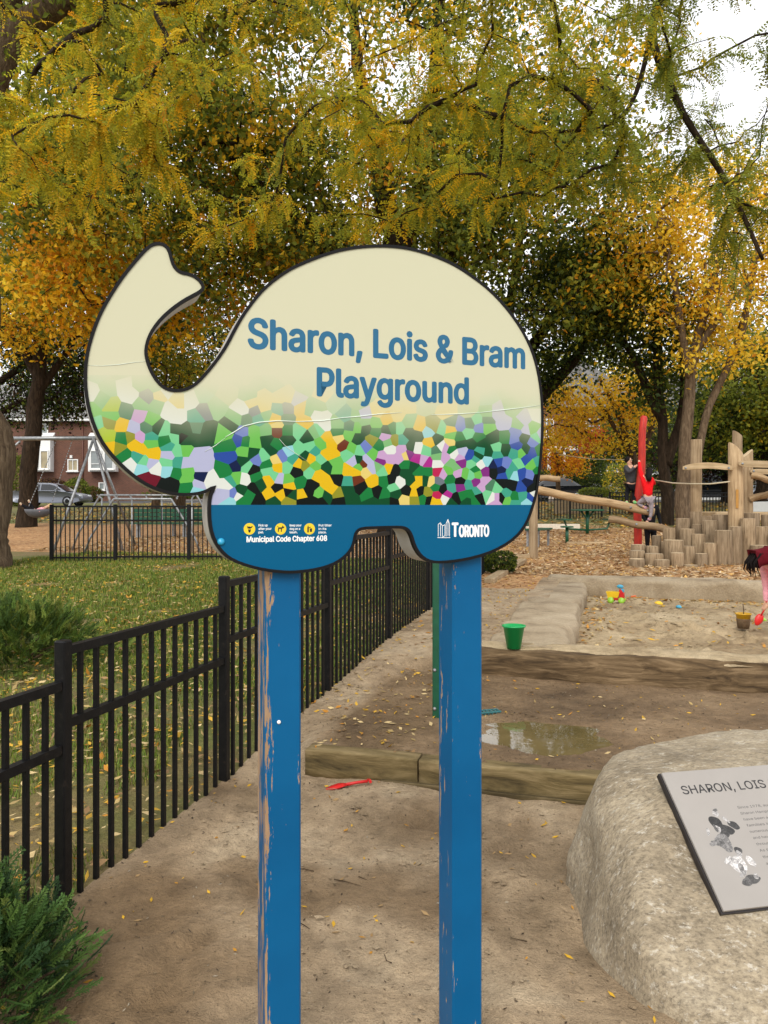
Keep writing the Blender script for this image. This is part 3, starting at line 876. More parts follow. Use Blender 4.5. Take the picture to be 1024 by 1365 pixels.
for cx, cap, pol in ((332.5, ['Pick up', 'after your', 'pet.'], BAG), (374, ['Keep your', 'dog on a', 'leash.'], DOG), (412.5, ['Put litter', 'in its', 'place.'], BIN)):
    d = disc(cx, 705, .0152, sign, M_yel, -.00140)
    shapes(pol, cx, 705, .0135, d)
    for k, t in enumerate(cap):
        w = len(t) * 1.75
        a, z = sp(cx + 12, 703 + k * 4.6 - 1.2); c, _ = sp(cx + 12 + w, 700)
        place_text(t, a, c, z, .0062, M_white, sign, bold=.04)
# bolt, creases in the film
s, z = sp(294.5, 722)
mb = MB(); mb.lathe([(.0, -.0), (.0095, .0), (.0095, .003), (.006, .0065), (.0, .0075)], 14, Matrix.Translation((s, -.001, z)) @ Matrix.Rotation(R(90), 4, 'X'))
mb.build('bolt', M_teal, sign)
M_film = plain('peeling_film', rgb(214, 226, 214), .2, 0, .6, .05)
def crease(pts, w=.0022):
    mb = MB(); P = [sp(*p) for p in pts]
    mb.tube([(p[0], -.0018, p[1]) for p in P], [w * .3] + [w * random.uniform(.35, .8) for _ in P[1:-1]] + [w * .2], 5)
    mb.build('film_crease', M_film, sign)
crease([(300, 583), (312, 576), (325, 568), (345, 563), (370, 561), (395, 562), (430, 561), (455, 557), (480, 555), (505, 552), (535, 550)])
crease([(575, 553), (610, 552), (640, 550), (675, 546), (700, 543), (722, 540)], .0018)
crease([(116, 487), (135, 488), (160, 486), (180, 483), (195, 482)], .0012)
crease([(273, 602), (287, 594), (300, 584)], .0015)
crease([(372, 585), (380, 594), (392, 603), (410, 615)], .0012)

# posts
def post_paint():
    m, nt, b = new_mat('worn_blue_post_paint')
    v = coords(nt)
    tc = nd(nt, 'ShaderNodeTexCoord'); sx = nd(nt, 'ShaderNodeSeparateXYZ'); nt.links.new(tc.outputs['Object'], sx.inputs[0])
    big = noise(nt, v, 2, 4)
    blue = ramp(nt, big, [(.3, rgb(2, 79, 124)), (.7, rgb(6, 93, 141))])
    b.inputs['Specular IOR Level'].default_value = .2
    vs = coords(nt, (30, 30, 3.2))
    wear = noise(nt, vs, 1.6, 6, .7, .4)
    vs2 = coords(nt, (60, 60, 14))
    spk = noise(nt, vs2, 1.3, 4, .7)
    patch = noise(nt, coords(nt, (2, 2, 1.1)), 2.3, 3)
    dx = mathn(nt, 'ABSOLUTE', mathn(nt, 'SUBTRACT', mathn(nt, 'ADD', sx.outputs[0], .049), .004))
    edge = mathn(nt, 'MULTIPLY', nd(nt, 'ShaderNodeMapRange', clamp=True).outputs[0], 1.0)
    mr = edge.node.inputs[0].links[0].from_node
    nt.links.new(dx, mr.inputs['Value'])
    mr.inputs['From Min'].default_value = .0; mr.inputs['From Max'].default_value = .024; mr.inputs['To Min'].default_value = .22; mr.inputs['To Max'].default_value = 0.0
    oi = nd(nt, 'ShaderNodeObjectInfo')
    amt = mathn(nt, 'MULTIPLY', edge, nd(nt, 'ShaderNodeAttribute', attribute_type='OBJECT', attribute_name='wear').outputs['Fac'])
    lvl = mathn(nt, 'ADD', mathn(nt, 'ADD', wear, amt), mathn(nt, 'MULTIPLY', mathn(nt, 'SUBTRACT', patch, .5), .22))
    m1 = mathn(nt, 'GREATER_THAN', lvl, .685)
    lv2 = mathn(nt, 'ADD', spk, mathn(nt, 'MULTIPLY', mathn(nt, 'SUBTRACT', patch, .5), .3))
    m2 = mathn(nt, 'GREATER_THAN', lv2, .735)
    mm = mathn(nt, 'MAXIMUM', m1, m2)
    wood = ramp(nt, wear, [(.3, rgb(120, 92, 66)), (.7, rgb(170, 142, 112))])
    nt.links.new(mixc(nt, mm, blue, wood), b.inputs['Base Color'])
    rr = nd(nt, 'ShaderNodeMapRange'); nt.links.new(mm, rr.inputs['Value']); rr.inputs['To Min'].default_value = .36; rr.inputs['To Max'].default_value = .85
    nt.links.new(rr.outputs[0], b.inputs['Roughness'])
    bumpn(nt, b, mathn(nt, 'SUBTRACT', mathn(nt, 'MULTIPLY', wear, .3), mm), .35, .003)
    return m
M_post = post_paint()
for s, wr, zt in ((-.2776, 1.0, 1.46), (.277, .45, 1.47)):
    mb = MB(); mb.box((0, 0, zt / 2 - .15), (.098, .098, zt + .3), bev=.006)
    p = mb.build('post', M_post, sign)
    p.location = (s - .004, .0185 + .049, 0)
    p['wear'] = wr
mb = MB(); s, z = sp(372, 965); mb.lathe([(0, 0), (.0055, 0), (.005, .0025), (0, .003)], 12, Matrix.Translation((s + .004, .0175, z)) @ Matrix.Rotation(R(90), 4, 'X')); mb.build('screw_cover', M_white, sign)
# ------------------------------------------------------------------ black picket fence beside the path
def picket_fence(name, label, posts, tops, base_fn, spacing, mids=.30, w=.019, rail=.036, postw=.052, group=None, low_rail=False):
    """posts: list of (x, y); tops: height of the top of each panel; parts: post, rail, picket"""
    root = empty(name, (posts[0][0], posts[0][1], base_fn(*posts[0])), 0, label, 'fence', group)
    ro = Vector(root.location)
    pk = {}; 
    def child(nm, me_key, maker, loc, rz):
        if me_key not in pk: pk[me_key] = maker().mesh(nm)
        o = link_mesh(nm, pk[me_key], M_fence, root)
        o.location = Vector(loc) - ro; o.rotation_euler = (0, 0, rz)
        return o
    n = len(posts)
    for i in range(n):
        x, y = posts[i]; zb = base_fn(x, y)
        adj = [tops[k] for k in (i - 1, i) if 0 <= k < len(tops)]
        zt = max(adj) + .025
        a = math.atan2(posts[min(i + 1, n - 1)][1] - posts[max(i - 1, 0)][1], posts[min(i + 1, n - 1)][0] - posts[max(i - 1, 0)][0])
        h = round(zt - zb + .12, 2)
        child('post', ('post', h), lambda: MB().box((0, 0, h / 2), (postw, postw, h), bev=.006), (x, y, zb - .12), a)
    for i in range(n - 1):
        p, q = Vector(posts[i]), Vector(posts[i + 1])
        L = (q - p).length; d = (q - p) / L; a = math.atan2(d.y, d.x)
        zt = tops[i]; mid = (p + q) / 2
        hh = zt - min(base_fn(*p), base_fn(*q))
        zs = [zt - rail / 2, zt - mids * hh]
        if low_rail: zs.append(max(base_fn(*p), base_fn(*q)) + .1)
        for z in zs:
            Lr = round(L - postw * .9, 3)
            child('rail', ('rail', Lr), lambda: MB().box((0, 0, 0), (Lr, rail * .95, rail), bev=.004), (mid.x, mid.y, z), a)
        k = max(1, int(round(L / spacing)))
        for j in range(1, k):
            c = p.lerp(q, j / k)
            zb = base_fn(c.x, c.y) - .06
            h = round(zt - rail * .6 - zb, 2)
            o = child('picket', ('picket', round(h / .04)), lambda: MB().box((0, 0, .5), (w, w, 1.0)), (c.x, c.y, zb), a)
            o.scale = (1, 1, h)
    return root
pv = [.95, 2.58, 3.91, 5.56, 7.26, 8.95, 10.65, 12.35, 14.0]
ptop = [.90, 1.035, 1.17, 1.34, 1.42, 1.46, 1.48, 1.50]
picket_fence('path_fence', 'black metal picket fence stepping up beside the sandy path', [to_xy(FENCE_U, v) for v in pv], ptop, Hs, .103)

# ------------------------------------------------------------------ terrace timbers, sand pit logs
def rough_beam(name, label, cat, u0, u1, v0, v1, z0, z1, mat, amp=.012, step=.06, rnd=.03, group=None, wave=0.0, along='u', top_amp=None):
    """a squared log with worn edges, lying along u (or v); one closed lofted mesh"""
    if along == 'u': L0, L1, W0, W1 = u0, u1, v0, v1
    else: L0, L1, W0, W1 = v0, v1, u0, u1
    n = int((L1 - L0) / step) + 1
    w, h = W1 - W0, z1 - z0
    prof = []
    def arc(cx, cz, a0, a1, k, r):
        return [(cx + r * math.cos(a0 + (a1 - a0) * i / k), cz + r * math.sin(a0 + (a1 - a0) * i / k)) for i in range(k + 1)]
    r = rnd
    prof = [(0, 0), (0, h * .35), (0, h - r)] + arc(r, h - r, math.pi, math.pi / 2, 4, r)[1:] + [(w * .25, h), (w * .5, h), (w * .75, h)] + arc(w - r, h - r, math.pi / 2, 0, 4, r) + [(w, h * .35), (w, 0)]
    P = np.array(prof)
    k = len(P)
    ls = np.linspace(L0, L1, n)
    seed = random.uniform(0, 50)
    V = []
    for i, l in enumerate(ls):
        for a, (pw, pz) in enumerate(P):
            nz = float(fbm(l * 3.1 + seed, pw * 5, pz * 8, 4)); ny = float(fbm(l * 2.0 + seed + 20, pw * 4 + 9, pz * 11, 4))
            ta = amp if top_amp is None else top_amp
            edge = -wave * max(0, float(fbm(l * 2.3 + seed, 3.3, 1.0, 3))) * (1 if (pz > h * .5 and (pw < w * .12 or pw > w * .88)) else 0)
            ww = W0 + pw + ny * amp + (-edge if pw < w * .5 else edge)
            z = z0 + pz + (nz * ta if pz > .02 else 0) + edge * .7
            lu, lv = (l, ww) if along == 'u' else (ww, l)
            x, y = to_xy(lu, lv)
            V.append((x, y, z))
    F = [[i * k + a, i * k + (a + 1) % k, (i + 1) * k + (a + 1) % k, (i + 1) * k + a] for i in range(n - 1) for a in range(k)]
    mb = MB(); 
    cx, cy = to_xy((u0 + u1) / 2, (v0 + v1) / 2)
    rot = Rz(AL if along == 'u' else AL)     # object x axis runs along u
    inv = (Tr(cx, cy, z0) @ Rz(-AL)).inverted()
    vs = [tuple(inv @ Vector(p)) for p in V]
    mb.add(vs, F, True)
    mb.f.append(tuple(range(k))); mb.s.append(False)
    mb.f.append(tuple((n - 1) * k + a for a in reversed(range(k)))); mb.s.append(False)
    o = mb.build(name, mat)
    o.location = (cx, cy, z0); o.rotation_euler = (0, 0, -AL)
    tag(o, label, cat, group)
    return o
rough_beam('landscape_timber', 'short wet stained timber at the corner of the terrace step beside the red shovel', 'timber', TIM_U, -1.045, TIM_V, TIM_V + .13, .0, .172, M_beam, .006, .05, .015)
rough_beam('landscape_timber', 'long wet stained timber edging the terrace in front of the puddle', 'timber', -1.035, 3.2, TIM_V + .004, TIM_V + .135, -.01, .170, M_beam, .006, .05, .015)
rough_beam('landscape_timber', 'low half buried timber under the terrace step', 'timber', -1.25, .42, TIM_V - .028, TIM_V - .003, -.05, .048, M_beam, .004, .05, .010)
rough_beam('sand_pit_log', 'split weathered log across the front of the sand pit', 'log', SLAB_U0 - .06, 7.4, LOG_V0, LOG_V1, .08, .375, M_oldlog, .030, .05, .07, wave=.05, top_amp=.014)
rough_beam('sand_pit_log', 'broad pale sand covered slab along the fence side of the sand pit', 'log', SLAB_U0, SLAB_U1, LOG_V1 - .15, BACK_V1 - .02, .06, .392, M_slab, .04, .06, .07, along='v', top_amp=.014, wave=.07)
rough_beam('sand_pit_log', 'pale weathered log across the back of the sand pit before the stumps', 'log', SLAB_U0 + .1, 7.4, BACK_V0, BACK_V1, .06, .455, M_slab, .035, .07, .10, wave=.05, top_amp=.02)
# drifted sand lying on the front log
flog = bpy.data.objects['sand_pit_log']
su = np.linspace(SLAB_U0 - .02, 7.3, 170); V = []; 
for uq in su:
    e0 = LOG_V0 + .085 + .05 * float(fbm(uq * 2.1, 3.0, 5.0, 4)); e1 = LOG_V1 + .10
    for t in np.linspace(0, 1, 9):
        vq = e0 + (e1 - e0) * t
        zq = .372 + .022 * math.sin(math.pi * min(1, t * 1.6) / 2) + .010 * float(fbm(uq * 5, vq * 5, 2.0, 3)) - (.03 if t == 0 else 0) - .20 * max(0, t - .82) / .18
        V.append((*to_xy(uq, vq), zq))
inv = flog.matrix_basis.inverted()
V = [tuple(inv @ Vector(p)) for p in V]
mb = MB(); mb.add(V, [(i * 9 + j, i * 9 + j + 1, (i + 1) * 9 + j + 1, (i + 1) * 9 + j) for i in range(len(su) - 1) for j in range(8)], True)
mb.build('sand_layer', M_pit, flog)
# ground timbers in the wood chips past the end of the fence
def ground_timber(label, a, b_, w=.16, h=.12):
    p, q = gpt(*a), gpt(*b_)
    d = q - p; L = d.length
    mb = MB(); mb.box((L / 2, 0, 0), (L, w, h), bev=.015)
    o = mb.build('ground_timber', M_plank)
    o.location = p + Vector((0, 0, .02)); o.rotation_euler = d.to_track_quat('X', 'Z').to_euler()
    tag(o, label, 'timber')
ground_timber('grey timber half sunk in wood chips running past the fence end', (652, 778), (697, 750))
ground_timber('grey timber lying across the wood chips behind the fence end', (668, 747), (708, 744))

# ------------------------------------------------------------------ boulder and plaque
PTL = Vector((1.065, 2.95, .573)); PE1 = Vector((.9805, .1977, 0)).normalized()
PBL = Vector((1.152, 2.58, .238))
PE2 = (PTL - PBL); PH = PE2.length; PE2 = (PE2 - PE1 * PE2.dot(PE1)).normalized()
PN = PE1.cross(PE2).normalized()
BC = Vector((1.58, 3.05, .12))
def planes():
    out = []
    def pl(n, pt): 
        n = Vector(n).normalized(); out.append((n, (Vector(pt) - BC).dot(n)))
    pl(PN, PTL - PN * .035)                     # the slanting face that carries the plaque
    pl((-.97, -.02, .235), (.765, 2.75, .0))     # left flank
    pl((-.72, -.68, .12), (.735, 2.47, .0))       # front left
    pl((.03, -.95, .28), (1.4, 2.36, .0))        # toe
    pl((-.42, -.20, .88), (1.05, 3.0, .50))      # top left shoulder
    pl((-.05, .04, .998), (1.5, 3.2, .535))       # top
    pl((-.62, .78, .1), (.98, 3.45, .3))
    pl((0, 1, .2), (1.5, 3.75, .3)); pl((1, 0, .15), (2.55, 3, .3)); pl((.7, -.7, .2), (2.25, 2.55, .2)); pl((0, 0, -1), (1.5, 3, -.15))
    return out
def unit_(a): return a / np.linalg.norm(a)
PLN = planes()
bm = bmesh.new(); bmesh.ops.create_icosphere(bm, subdivisions=6, radius=1.0)
BV = np.array([v.co for v in bm.verts]); 
acc = np.zeros(len(BV)); PW = 24.0
for n_, d_ in PLN:
    acc += np.maximum(BV @ np.array(n_) / max(d_, .05), 0) ** PW
rad = acc ** (-1 / PW)
Pn = BV * rad[:, None]
facing = BV @ np.array(PN)
amp = .018 + 0 * rad
rad2 = rad + .030 * fbm(Pn[:, 0] * 3, Pn[:, 1] * 3, Pn[:, 2] * 3, 3) * .8 + .012 * fbm(Pn[:, 0] * 9, Pn[:, 1] * 9, Pn[:, 2] * 9, 5)
Pn = BV * rad2[:, None]
# chipped facets
_cr = np.random.default_rng(12)
for _ in range(90):
    n_ = unit_(_cr.normal(size=3)); 
    if n_ @ np.array(PN) > .80 or n_[2] < -.5: continue
    d_ = (Pn @ n_).max() * _cr.uniform(.962, .992)
    ov = Pn @ n_ - d_
    Pn = Pn - np.maximum(ov, 0)[:, None] * n_[None] * .9
Pn = Pn + BV * (.004 * fbm(Pn[:, 0] * 22, Pn[:, 1] * 22, Pn[:, 2] * 22, 3))[:, None]
# keep the rock just below the plate
over = (Pn + np.array(BC) - np.array(PTL)) @ np.array(PN)
Pn = Pn - np.maximum(over + .012, 0)[:, None] * np.array(PN)[None, :]
for v, p in zip(bm.verts, Pn): v.co = p
me = bpy.data.meshes.new('boulder'); bm.to_mesh(me); bm.free()
me.polygons.foreach_set('use_smooth', [True] * len(me.polygons))
def granite():
    m, nt, b = new_mat('granite')
    v = coords(nt)
    big = noise(nt, v, 2.4, 5, .6, .5)
    c = ramp(nt, big, [(.3, rgb(120, 108, 88)), (.5, rgb(153, 140, 117)), (.7, rgb(172, 161, 140))])
    vd = coords(nt, (1.0, 2.4, 1.4))
    spk = noise(nt, vd, 46, 4, .75)
    c = mixc(nt, .75, c, ramp(nt, spk, [(.34, (.38, .36, .34)), (.48, (.95, .93, .9)), (.62, (1.3, 1.29, 1.27))]), 'MULTIPLY')
    med = noise(nt, coords(nt, (1, 1.6, 1)), 13, 5, .7, .8)
    c = mixc(nt, .6, c, ramp(nt, med, [(.36, (.62, .6, .58)), (.62, (1.14, 1.13, 1.12))]), 'MULTIPLY')
    fl = noise(nt, vd, 20, 4, .8)
    c = mixc(nt, ramp(nt, fl, [(.56, (0, 0, 0)), (.66, (.75, .75, .75))]), c, rgb(194, 186, 170))
    nt.links.new(c, b.inputs['Base Color']); b.inputs['Roughness'].default_value = .8
    bumpn(nt, b, mathn(nt, 'ADD', med, mathn(nt, 'MULTIPLY', spk, .5)), .65, .015)
    return m
bo = link_mesh('boulder', me, granite()); bo.location = BC
tag(bo, 'large pale granite boulder with a plaque on its slanting face', 'boulder')

plq = empty('plaque', PTL, 0, 'grey engraved plaque with black lettering and a photo print mounted on the boulder', 'plaque')
plq.rotation_euler = Matrix((PE1, PE2, PN)).transposed().to_euler()
PWD = .74
M_plq = plain('brushed_plaque', rgb(152, 146, 139), .42, .15, .5, .05, 3)
mb = MB(); mb.box((PWD / 2, -PH / 2, -.006), (PWD, PH, .012), bev=.002); mb.build('plate', M_plq, plq)
M_plqe = plain('plaque_backing', (.02, .016, .016), .5)
mb = MB(); mb.box((PWD / 2 - .002, -PH / 2 - .001, -.024), (PWD + .008, PH + .008, .022)); mb.build('backing', M_plqe, plq)
def pp(px, py):
    """photo pixel -> plate coordinates"""
    d = Vector(((px - 512) / FPX, 1, (HORY - py) / FPX)); o = Vector((0, 0, EYE))
    t = (PTL - o).dot(PN) / d.dot(PN); w = o + d * t - PTL
    return w.dot(PE1), w.dot(PE2)
M_ink = plain('plaque_ink', (.02, .018, .018), .5)
M_ink2 = plain('plaque_small_ink', (.06, .055, .055), .5)
tx, ty = pp(911, 1058.5); tx2, ty2 = pp(1017, 1046)
place_text('SHARON, LOIS & BRAM', tx, tx + (tx2 - tx) * 1.62, ty - .002, .034, M_ink, plq, y=.0002, bold=.02, mapping='xy')
lx, ly = pp(984, 1078); lx2, ly2 = pp(1023, 1151)
for k, t in enumerate(['Since 1978, audiences', 'Sharon Hampson, Lois', 'have been a beloved', 'families in North', 'numerous', 'and have', 'through', 'As the', 'the', 'and']):
    yk = ly + (ly2 - ly) * k / 9.0 * 1.02
    place_text(t, lx, lx + .0092 * len(t), yk, .0092, M_ink2, plq, y=.0002, bold=.0, mapping='xy')
# photo print of three people: flat tones
def tone_mat():
    m = attr_mat('photo_tone', .5); nt = m.node_tree; b = nt.nodes['Principled BSDF']
    a = [n for n in nt.nodes if n.type == 'ATTRIBUTE'][0]
    v = coords(nt)
    f = noise(nt, v, 70, 5, .7, 1.5)
    nt.links.new(mixc(nt, .85, a.outputs['Color'], ramp(nt, f, [(.35, (.35, .34, .33)), (.5, (1, .98, .96)), (.65, (2.0, 1.95, 1.9))]), 'MULTIPLY'), b.inputs['Base Color'])
    return m
def blob_print(parts):
    V, F, C = [], [], []
    for k, (cx, cy, rx, ry, rot, g) in enumerate(parts):
        x, y = pp(cx, cy); o = len(V); n = 18
        for i in range(n):
            a = 2 * math.pi * i / n
            px_, py_ = rx * math.cos(a) * (1 + .12 * math.sin(3 * a + k)), ry * math.sin(a) * (1 + .1 * math.cos(2 * a + k))
            c, s = math.cos(rot), math.sin(rot)
            V.append((x + px_ * c - py_ * s, y + px_ * s + py_ * c, .0001 + .00003 * k)); C.append((g, g * .97, g * .95))
        for i in range(1, n - 1): F.append([o, o + i, o + i + 1])
    return np_mesh('photo_print', V, np.array(F), False, np.array(C))
link_mesh('photo_print', blob_print([
    (970, 1106, .026, .018, -.5, .035), (955, 1098, .022, .032, .3, .03), (978, 1100, .014, .022, .9, .04), (966, 1111, .018, .016, 0, .05),
    (954, 1084, .0115, .014, .1, .30), (953.5, 1080, .010, .006, .1, .12), (968, 1093, .006, .018, .7, .30), (944, 1109, .006, .016, -.4, .33),
    (957, 1105, .0105, .013, .1, .34), (954, 1104, .006, .014, .1, .09), (964, 1121, .030, .026, -.3, .16), (958, 1124, .026, .01, -.3, .11), (971, 1130, .018, .018, 0, .14),
    (951, 1125, .016, .008, .2, .2), (984, 1134, .015, .014, .1, .05), (985, 1138, .0105, .012, .1, .36), (985, 1152, .03, .028, -.3, .46), (972, 1147, .02, .012, .3, .40), (1001, 1148, .013, .022, .6, .44),
    (988, 1157, .010, .018, -.3, .2), (991, 1165, .02, .007, .5, .28), (1003, 1172, .03, .015, .1, .07), (996, 1176, .02, .012, 0, .09), (1008, 1168, .01, .01, 0, .3)]), tone_mat(), plq)

# ------------------------------------------------------------------ toys and buckets
def bucket(name, label, loc, r0, r1, h, mat, sand=None, handle=True, tilt=0):
    root = empty(name, loc, 0, label, 'bucket')
    root.rotation_euler = (tilt, 0, .4)
    mb = MB(); t = .004
    prof = [(0, 0), (r0, 0), (r0 + (r1 - r0) * .93, h * .93), (r1 + .008, h * .94), (r1 + .009, h), (r1 - t, h), (r0 - t, t * 2), (0, t * 2)]
    mb.lathe(prof, 28); mb.build('pail', mat, root)
    if handle:
        mb = MB(); pts = [(r1 * math.cos(a) * 1.04, -r1 * 1.04 * math.sin(a) * .97, h * .9 + .02 * math.sin(a)) for a in np.linspace(0, math.pi, 15)]
        mb.tube(pts, .004, 6); mb.build('handle', mat, root)
    if sand is not None:
        mb = MB(); f = lambda zz: r0 + (r1 - r0) * zz / h - .006
        mb.lathe([(0, .01), (f(.01), .01), (f(h * .7), h * .7), (f(h * .85) * .6, h * .86), (0, h * .9)], 20); mb.build('sand_fill', sand, root)
    return root
bp_ = gpt(685, 867)
d = 6.52; bl = at(685, 867, d); bl.z = .385
bucket('toy_bucket', 'green plastic bucket standing on the sand pit border', bl, .058, .092, .195, M_pl_green)
def place_on(px, py, dz=0.0):
    p = gpt(px, py); p.z += dz; return p
M_clear = plain('amber_plastic', rgb(206, 160, 28), .25, 0, .5)
bucket('toy_bucket', 'yellow bucket packed with brown sand before the crouching child', place_on(991, 843), .058, .08, .17, M_clear, M_wet, False)
yb0 = bpy.data.objects['toy_bucket.001']; mb = MB(); mb.lathe([(0, .0), (.0605, .0), (.0735, .1), (.0725, .115), (.06, .118), (0, .118)], 24); mb.build('wet_sand_crust', M_wet, yb0)
yb = place_on(991, 843)
mb = MB(); mb.tube([(0, 0, .12), (.004, 0, .2), (-.003, .004, .27)], .005, 5); mb.tube([(0, 0, .2), (.03, 0, .215)], .003, 4)
o = mb.build('twig', M_bark_mid); o.location = yb; tag(o, 'thin brown twig stuck upright in the yellow bucket', 'twig')
def shovel(label, loc, rot, sc=1.0, mat=M_pl_red, blade=(.038, .07)):
    root = empty('toy_shovel', loc, 0, label, 'shovel'); root.rotation_euler = rot; root.scale = (sc,) * 3
    mb = MB(); mb.tube([(0, 0, 0), (.06, 0, .004), (.12, 0, .004)], [.009, .0075, .009], 8); mb.tube([(-.01, -.022, 0), (-.014, 0, 0), (-.01, .022, 0)], .008, 8); mb.build('handle', mat, root)
    w, l = blade; P = []; F = []
    for i in range(7):
        t = i / 6; x = .115 + t * (l + .04)
        ww = w * (1 - .75 * max(0, (t - .45) / .55) ** 2) * (.55 + .45 * min(1, t * 4))
        for j in range(5):
            y = (j / 4 - .5) * 2 * ww
            P.append((x, y, .004 + .35 * y * y / w - .01 * math.sin(t * 3)))
    n0 = len(P); P += [(p[0], p[1], p[2] - .003) for p in P]
    for i in range(6):
        for j in range(4):
            a = i * 5 + j; F += [(a, a + 1, a + 6, a + 5), (n0 + a + 5, n0 + a + 6, n0 + a + 1, n0 + a)]
    ring = [j for j in range(5)] + [i * 5 + 4 for i in range(1, 7)] + [30 + j for j in (3, 2, 1, 0)] + [i * 5 for i in (5, 4, 3, 2, 1)]
    for k in range(len(ring)):
        a, c = ring[k], ring[(k + 1) % len(ring)]; F.append((a, n0 + a, n0 + c, c))
    mb = MB(); mb.add(P, F, True); mb.build('blade', mat, root)
    return root
p = gpt(490, 1046); shovel('red plastic shovel lying on the sand under the terrace step', p + Vector((0, 0, .022)), (.1, .08, R(198)), 1.05)
# toy truck
tk = empty('toy_truck', place_on(822, 806), R(-25), 'small yellow and red toy tip truck with green wheels in the sand pit', 'toy')
tk.scale = (.82,) * 3
mb = MB(); mb.box((0, 0, .075), (.26, .12, .04), bev=.01); mb.build('chassis', M_pl_red, tk)
mb = MB(); mb.prism([(-.14, .1), (.03, .1), (.06, .2), (-.17, .2)], -.07, .07); mb.build('tipper', M_pl_yel, tk)
mb = MB(); mb.prism([(.05, .1), (.13, .1), (.13, .17), (.09, .24), (.05, .24)], -.06, .06); mb.build('cab', M_pl_red, tk)
mb = MB(); mb.ball((.06, 0, .29), (.06, .05, .035)); mb.box((.1, 0, .22), (.05, .1, .06), bev=.01); mb.build('blue_scoop', M_pl_blue, tk)
for x in (-.09, .09):
    for y in (-.075, .075):
        mb = MB(); mb.lathe([(0, -.02), (.045, -.02), (.055, -.01), (.055, .01), (.045, .02), (0, .02)], 14, Matrix.Translation((x, y, .055)) @ Matrix.Rotation(R(90), 4, 'X')); mb.build('wheel', M_pl_lime, tk)
# sand rake, small moulds
rk = empty('toy_rake', place_on(850, 797), R(20), 'orange red toy rake lying by the back log of the sand pit', 'toy')
mb = MB(); mb.tube([(-.12, 0, .02), (.05, 0, .03)], .011, 6); mb.box((.07, 0, .03), (.03, .16, .025), bev=.005)
for k in range(5): mb.tube([(.075, -.07 + .035 * k, .03), (.12, -.07 + .035 * k, .03), (.14, -.07 + .035 * k, .0)], .006, 5)
mb.build('rake_body', M_pl_org, rk)
def mould(name, label, px, py, mat, sc):
    mb = MB(); mb.lathe([(0, 0), (.05, 0), (.055, .02), (.04, .035), (.02, .05), (0, .052)], 6, Matrix.Scale(1.5, 4, (1, 0, 0)))
    o = mb.build(name, mat); o.location = place_on(px, py); o.scale = (sc,) * 3; o.rotation_euler = (.25, .1, random.uniform(0, 3)); tag(o, label, 'toy')
mould('sand_mould', 'yellow sand mould half buried in the middle of the sand pit', 878, 805, M_pl_yel, .9)
mould('sand_mould', 'pale blue sand mould half buried in the sand pit', 905, 812, M_pl_blue, .7)
mould('sand_mould', 'lime green sand mould lying beside the yellow bucket', 1016, 828, M_pl_lime, .9)
# little teal basket at the edge of the puddle
p = gpt(652, 951)
M_tb = plastic('dull_teal_plastic', rgb(62, 120, 124))
tb = empty('toy_basket', p, .3, 'small teal plastic basket half sunk at the puddle edge', 'toy')
for k in range(6):
    mb = MB(); mb.box((-.10 + .04 * k, 0, .018), (.008, .07, .036)); mb.build('slat', M_tb, tb)
for s in (-1, 1):
    mb = MB(); mb.box((0, s * .037, .03), (.22, .008, .012)); mb.build('rim', M_tb, tb); tb.scale = (.7, .8, .7)
# green steel post behind the sign
g = gpt(606, 955); g = Vector(((602 - 512) / FPX * 5.2, 5.2, 0)); g.z = Hs(g.x, g.y)
gp = empty('green_post', g, -AL, 'dark green steel post behind the sign at the edge of the puddle', 'post')
mb = MB(); mb.box((0, 0, .60), (.245, .10, 1.3), bev=.008); mb.build('shaft', M_green_metal, gp)
for z in (.06, .32):
    mb = MB(); mb.lathe([(0, 0), (.012, 0), (.012, .006), (0, .008)], 8, Matrix.Translation((-.105, -.05, z)) @ Matrix.Rotation(R(90), 4, 'X')); mb.build('bolt', M_steel, gp)
# ------------------------------------------------------------------ trees
def unit(a): return a / np.maximum(np.linalg.norm(a, axis=-1, keepdims=True), 1e-9)

def leaf_quads(P, size, rg, droop=.35, width=.62, flat=0.0):
    """one kite-shaped leaf blade per point: returns verts (4n,3), quads"""
    n = len(P)
    d = unit(rg.normal(size=(n, 3)) + np.array([0, 0, -droop]))
    up = rg.normal(size=(n, 3)) + np.array([0, 0, flat])
    s = unit(np.cross(d, up)); nn = unit(np.cross(s, d))
    L = size * rg.uniform(.65, 1.3, (n, 1)); W = L * width * .5
    curl = L * rg.uniform(-.15, .25, (n, 1))
    a = P - d * L * .5
    b = P - d * L * .05 + s * W + nn * curl * .5
    c = P + d * L * .5 - nn * curl
    e = P - d * L * .05 - s * W + nn * curl * .5
    V = np.stack([a, b, c, e], 1).reshape(-1, 3)
    F = np.arange(4 * n).reshape(n, 4)
    return V, F

def pal_pick(pal, rg, n):
    cs = np.array([p[0] for p in pal]); w = np.array([p[1] for p in pal], float); w /= w.sum()
    return cs[rg.choice(len(pal), n, p=w)]

class Skel:
    def __init__(self):
        self.p = []; self.par = []; self.r = []
    def poly(self, pts, parent=None):
        """pts: (x,y,z,r)"""
        pts = np.array(pts, float)
        if self.p and parent is None:
            A = np.array(self.p); parent = int(((A - pts[0, :3]) ** 2).sum(1).argmin())
        prev = parent
        out = []
        for i in range(len(pts)):
            if i:
                n = max(1, int(np.linalg.norm(pts[i, :3] - pts[i - 1, :3]) / .45))
                for k in range(1, n + 1):
                    q = pts[i - 1] + (pts[i] - pts[i - 1]) * k / n
                    self.p.append(q[:3]); self.par.append(prev); self.r.append(q[3]); prev = len(self.p) - 1; out.append(prev)
            elif parent is None or i == 0:
                self.p.append(pts[0, :3]); self.par.append(-1 if parent is None else parent); self.r.append(pts[0, 3]); prev = len(self.p) - 1; out.append(prev)
        return out

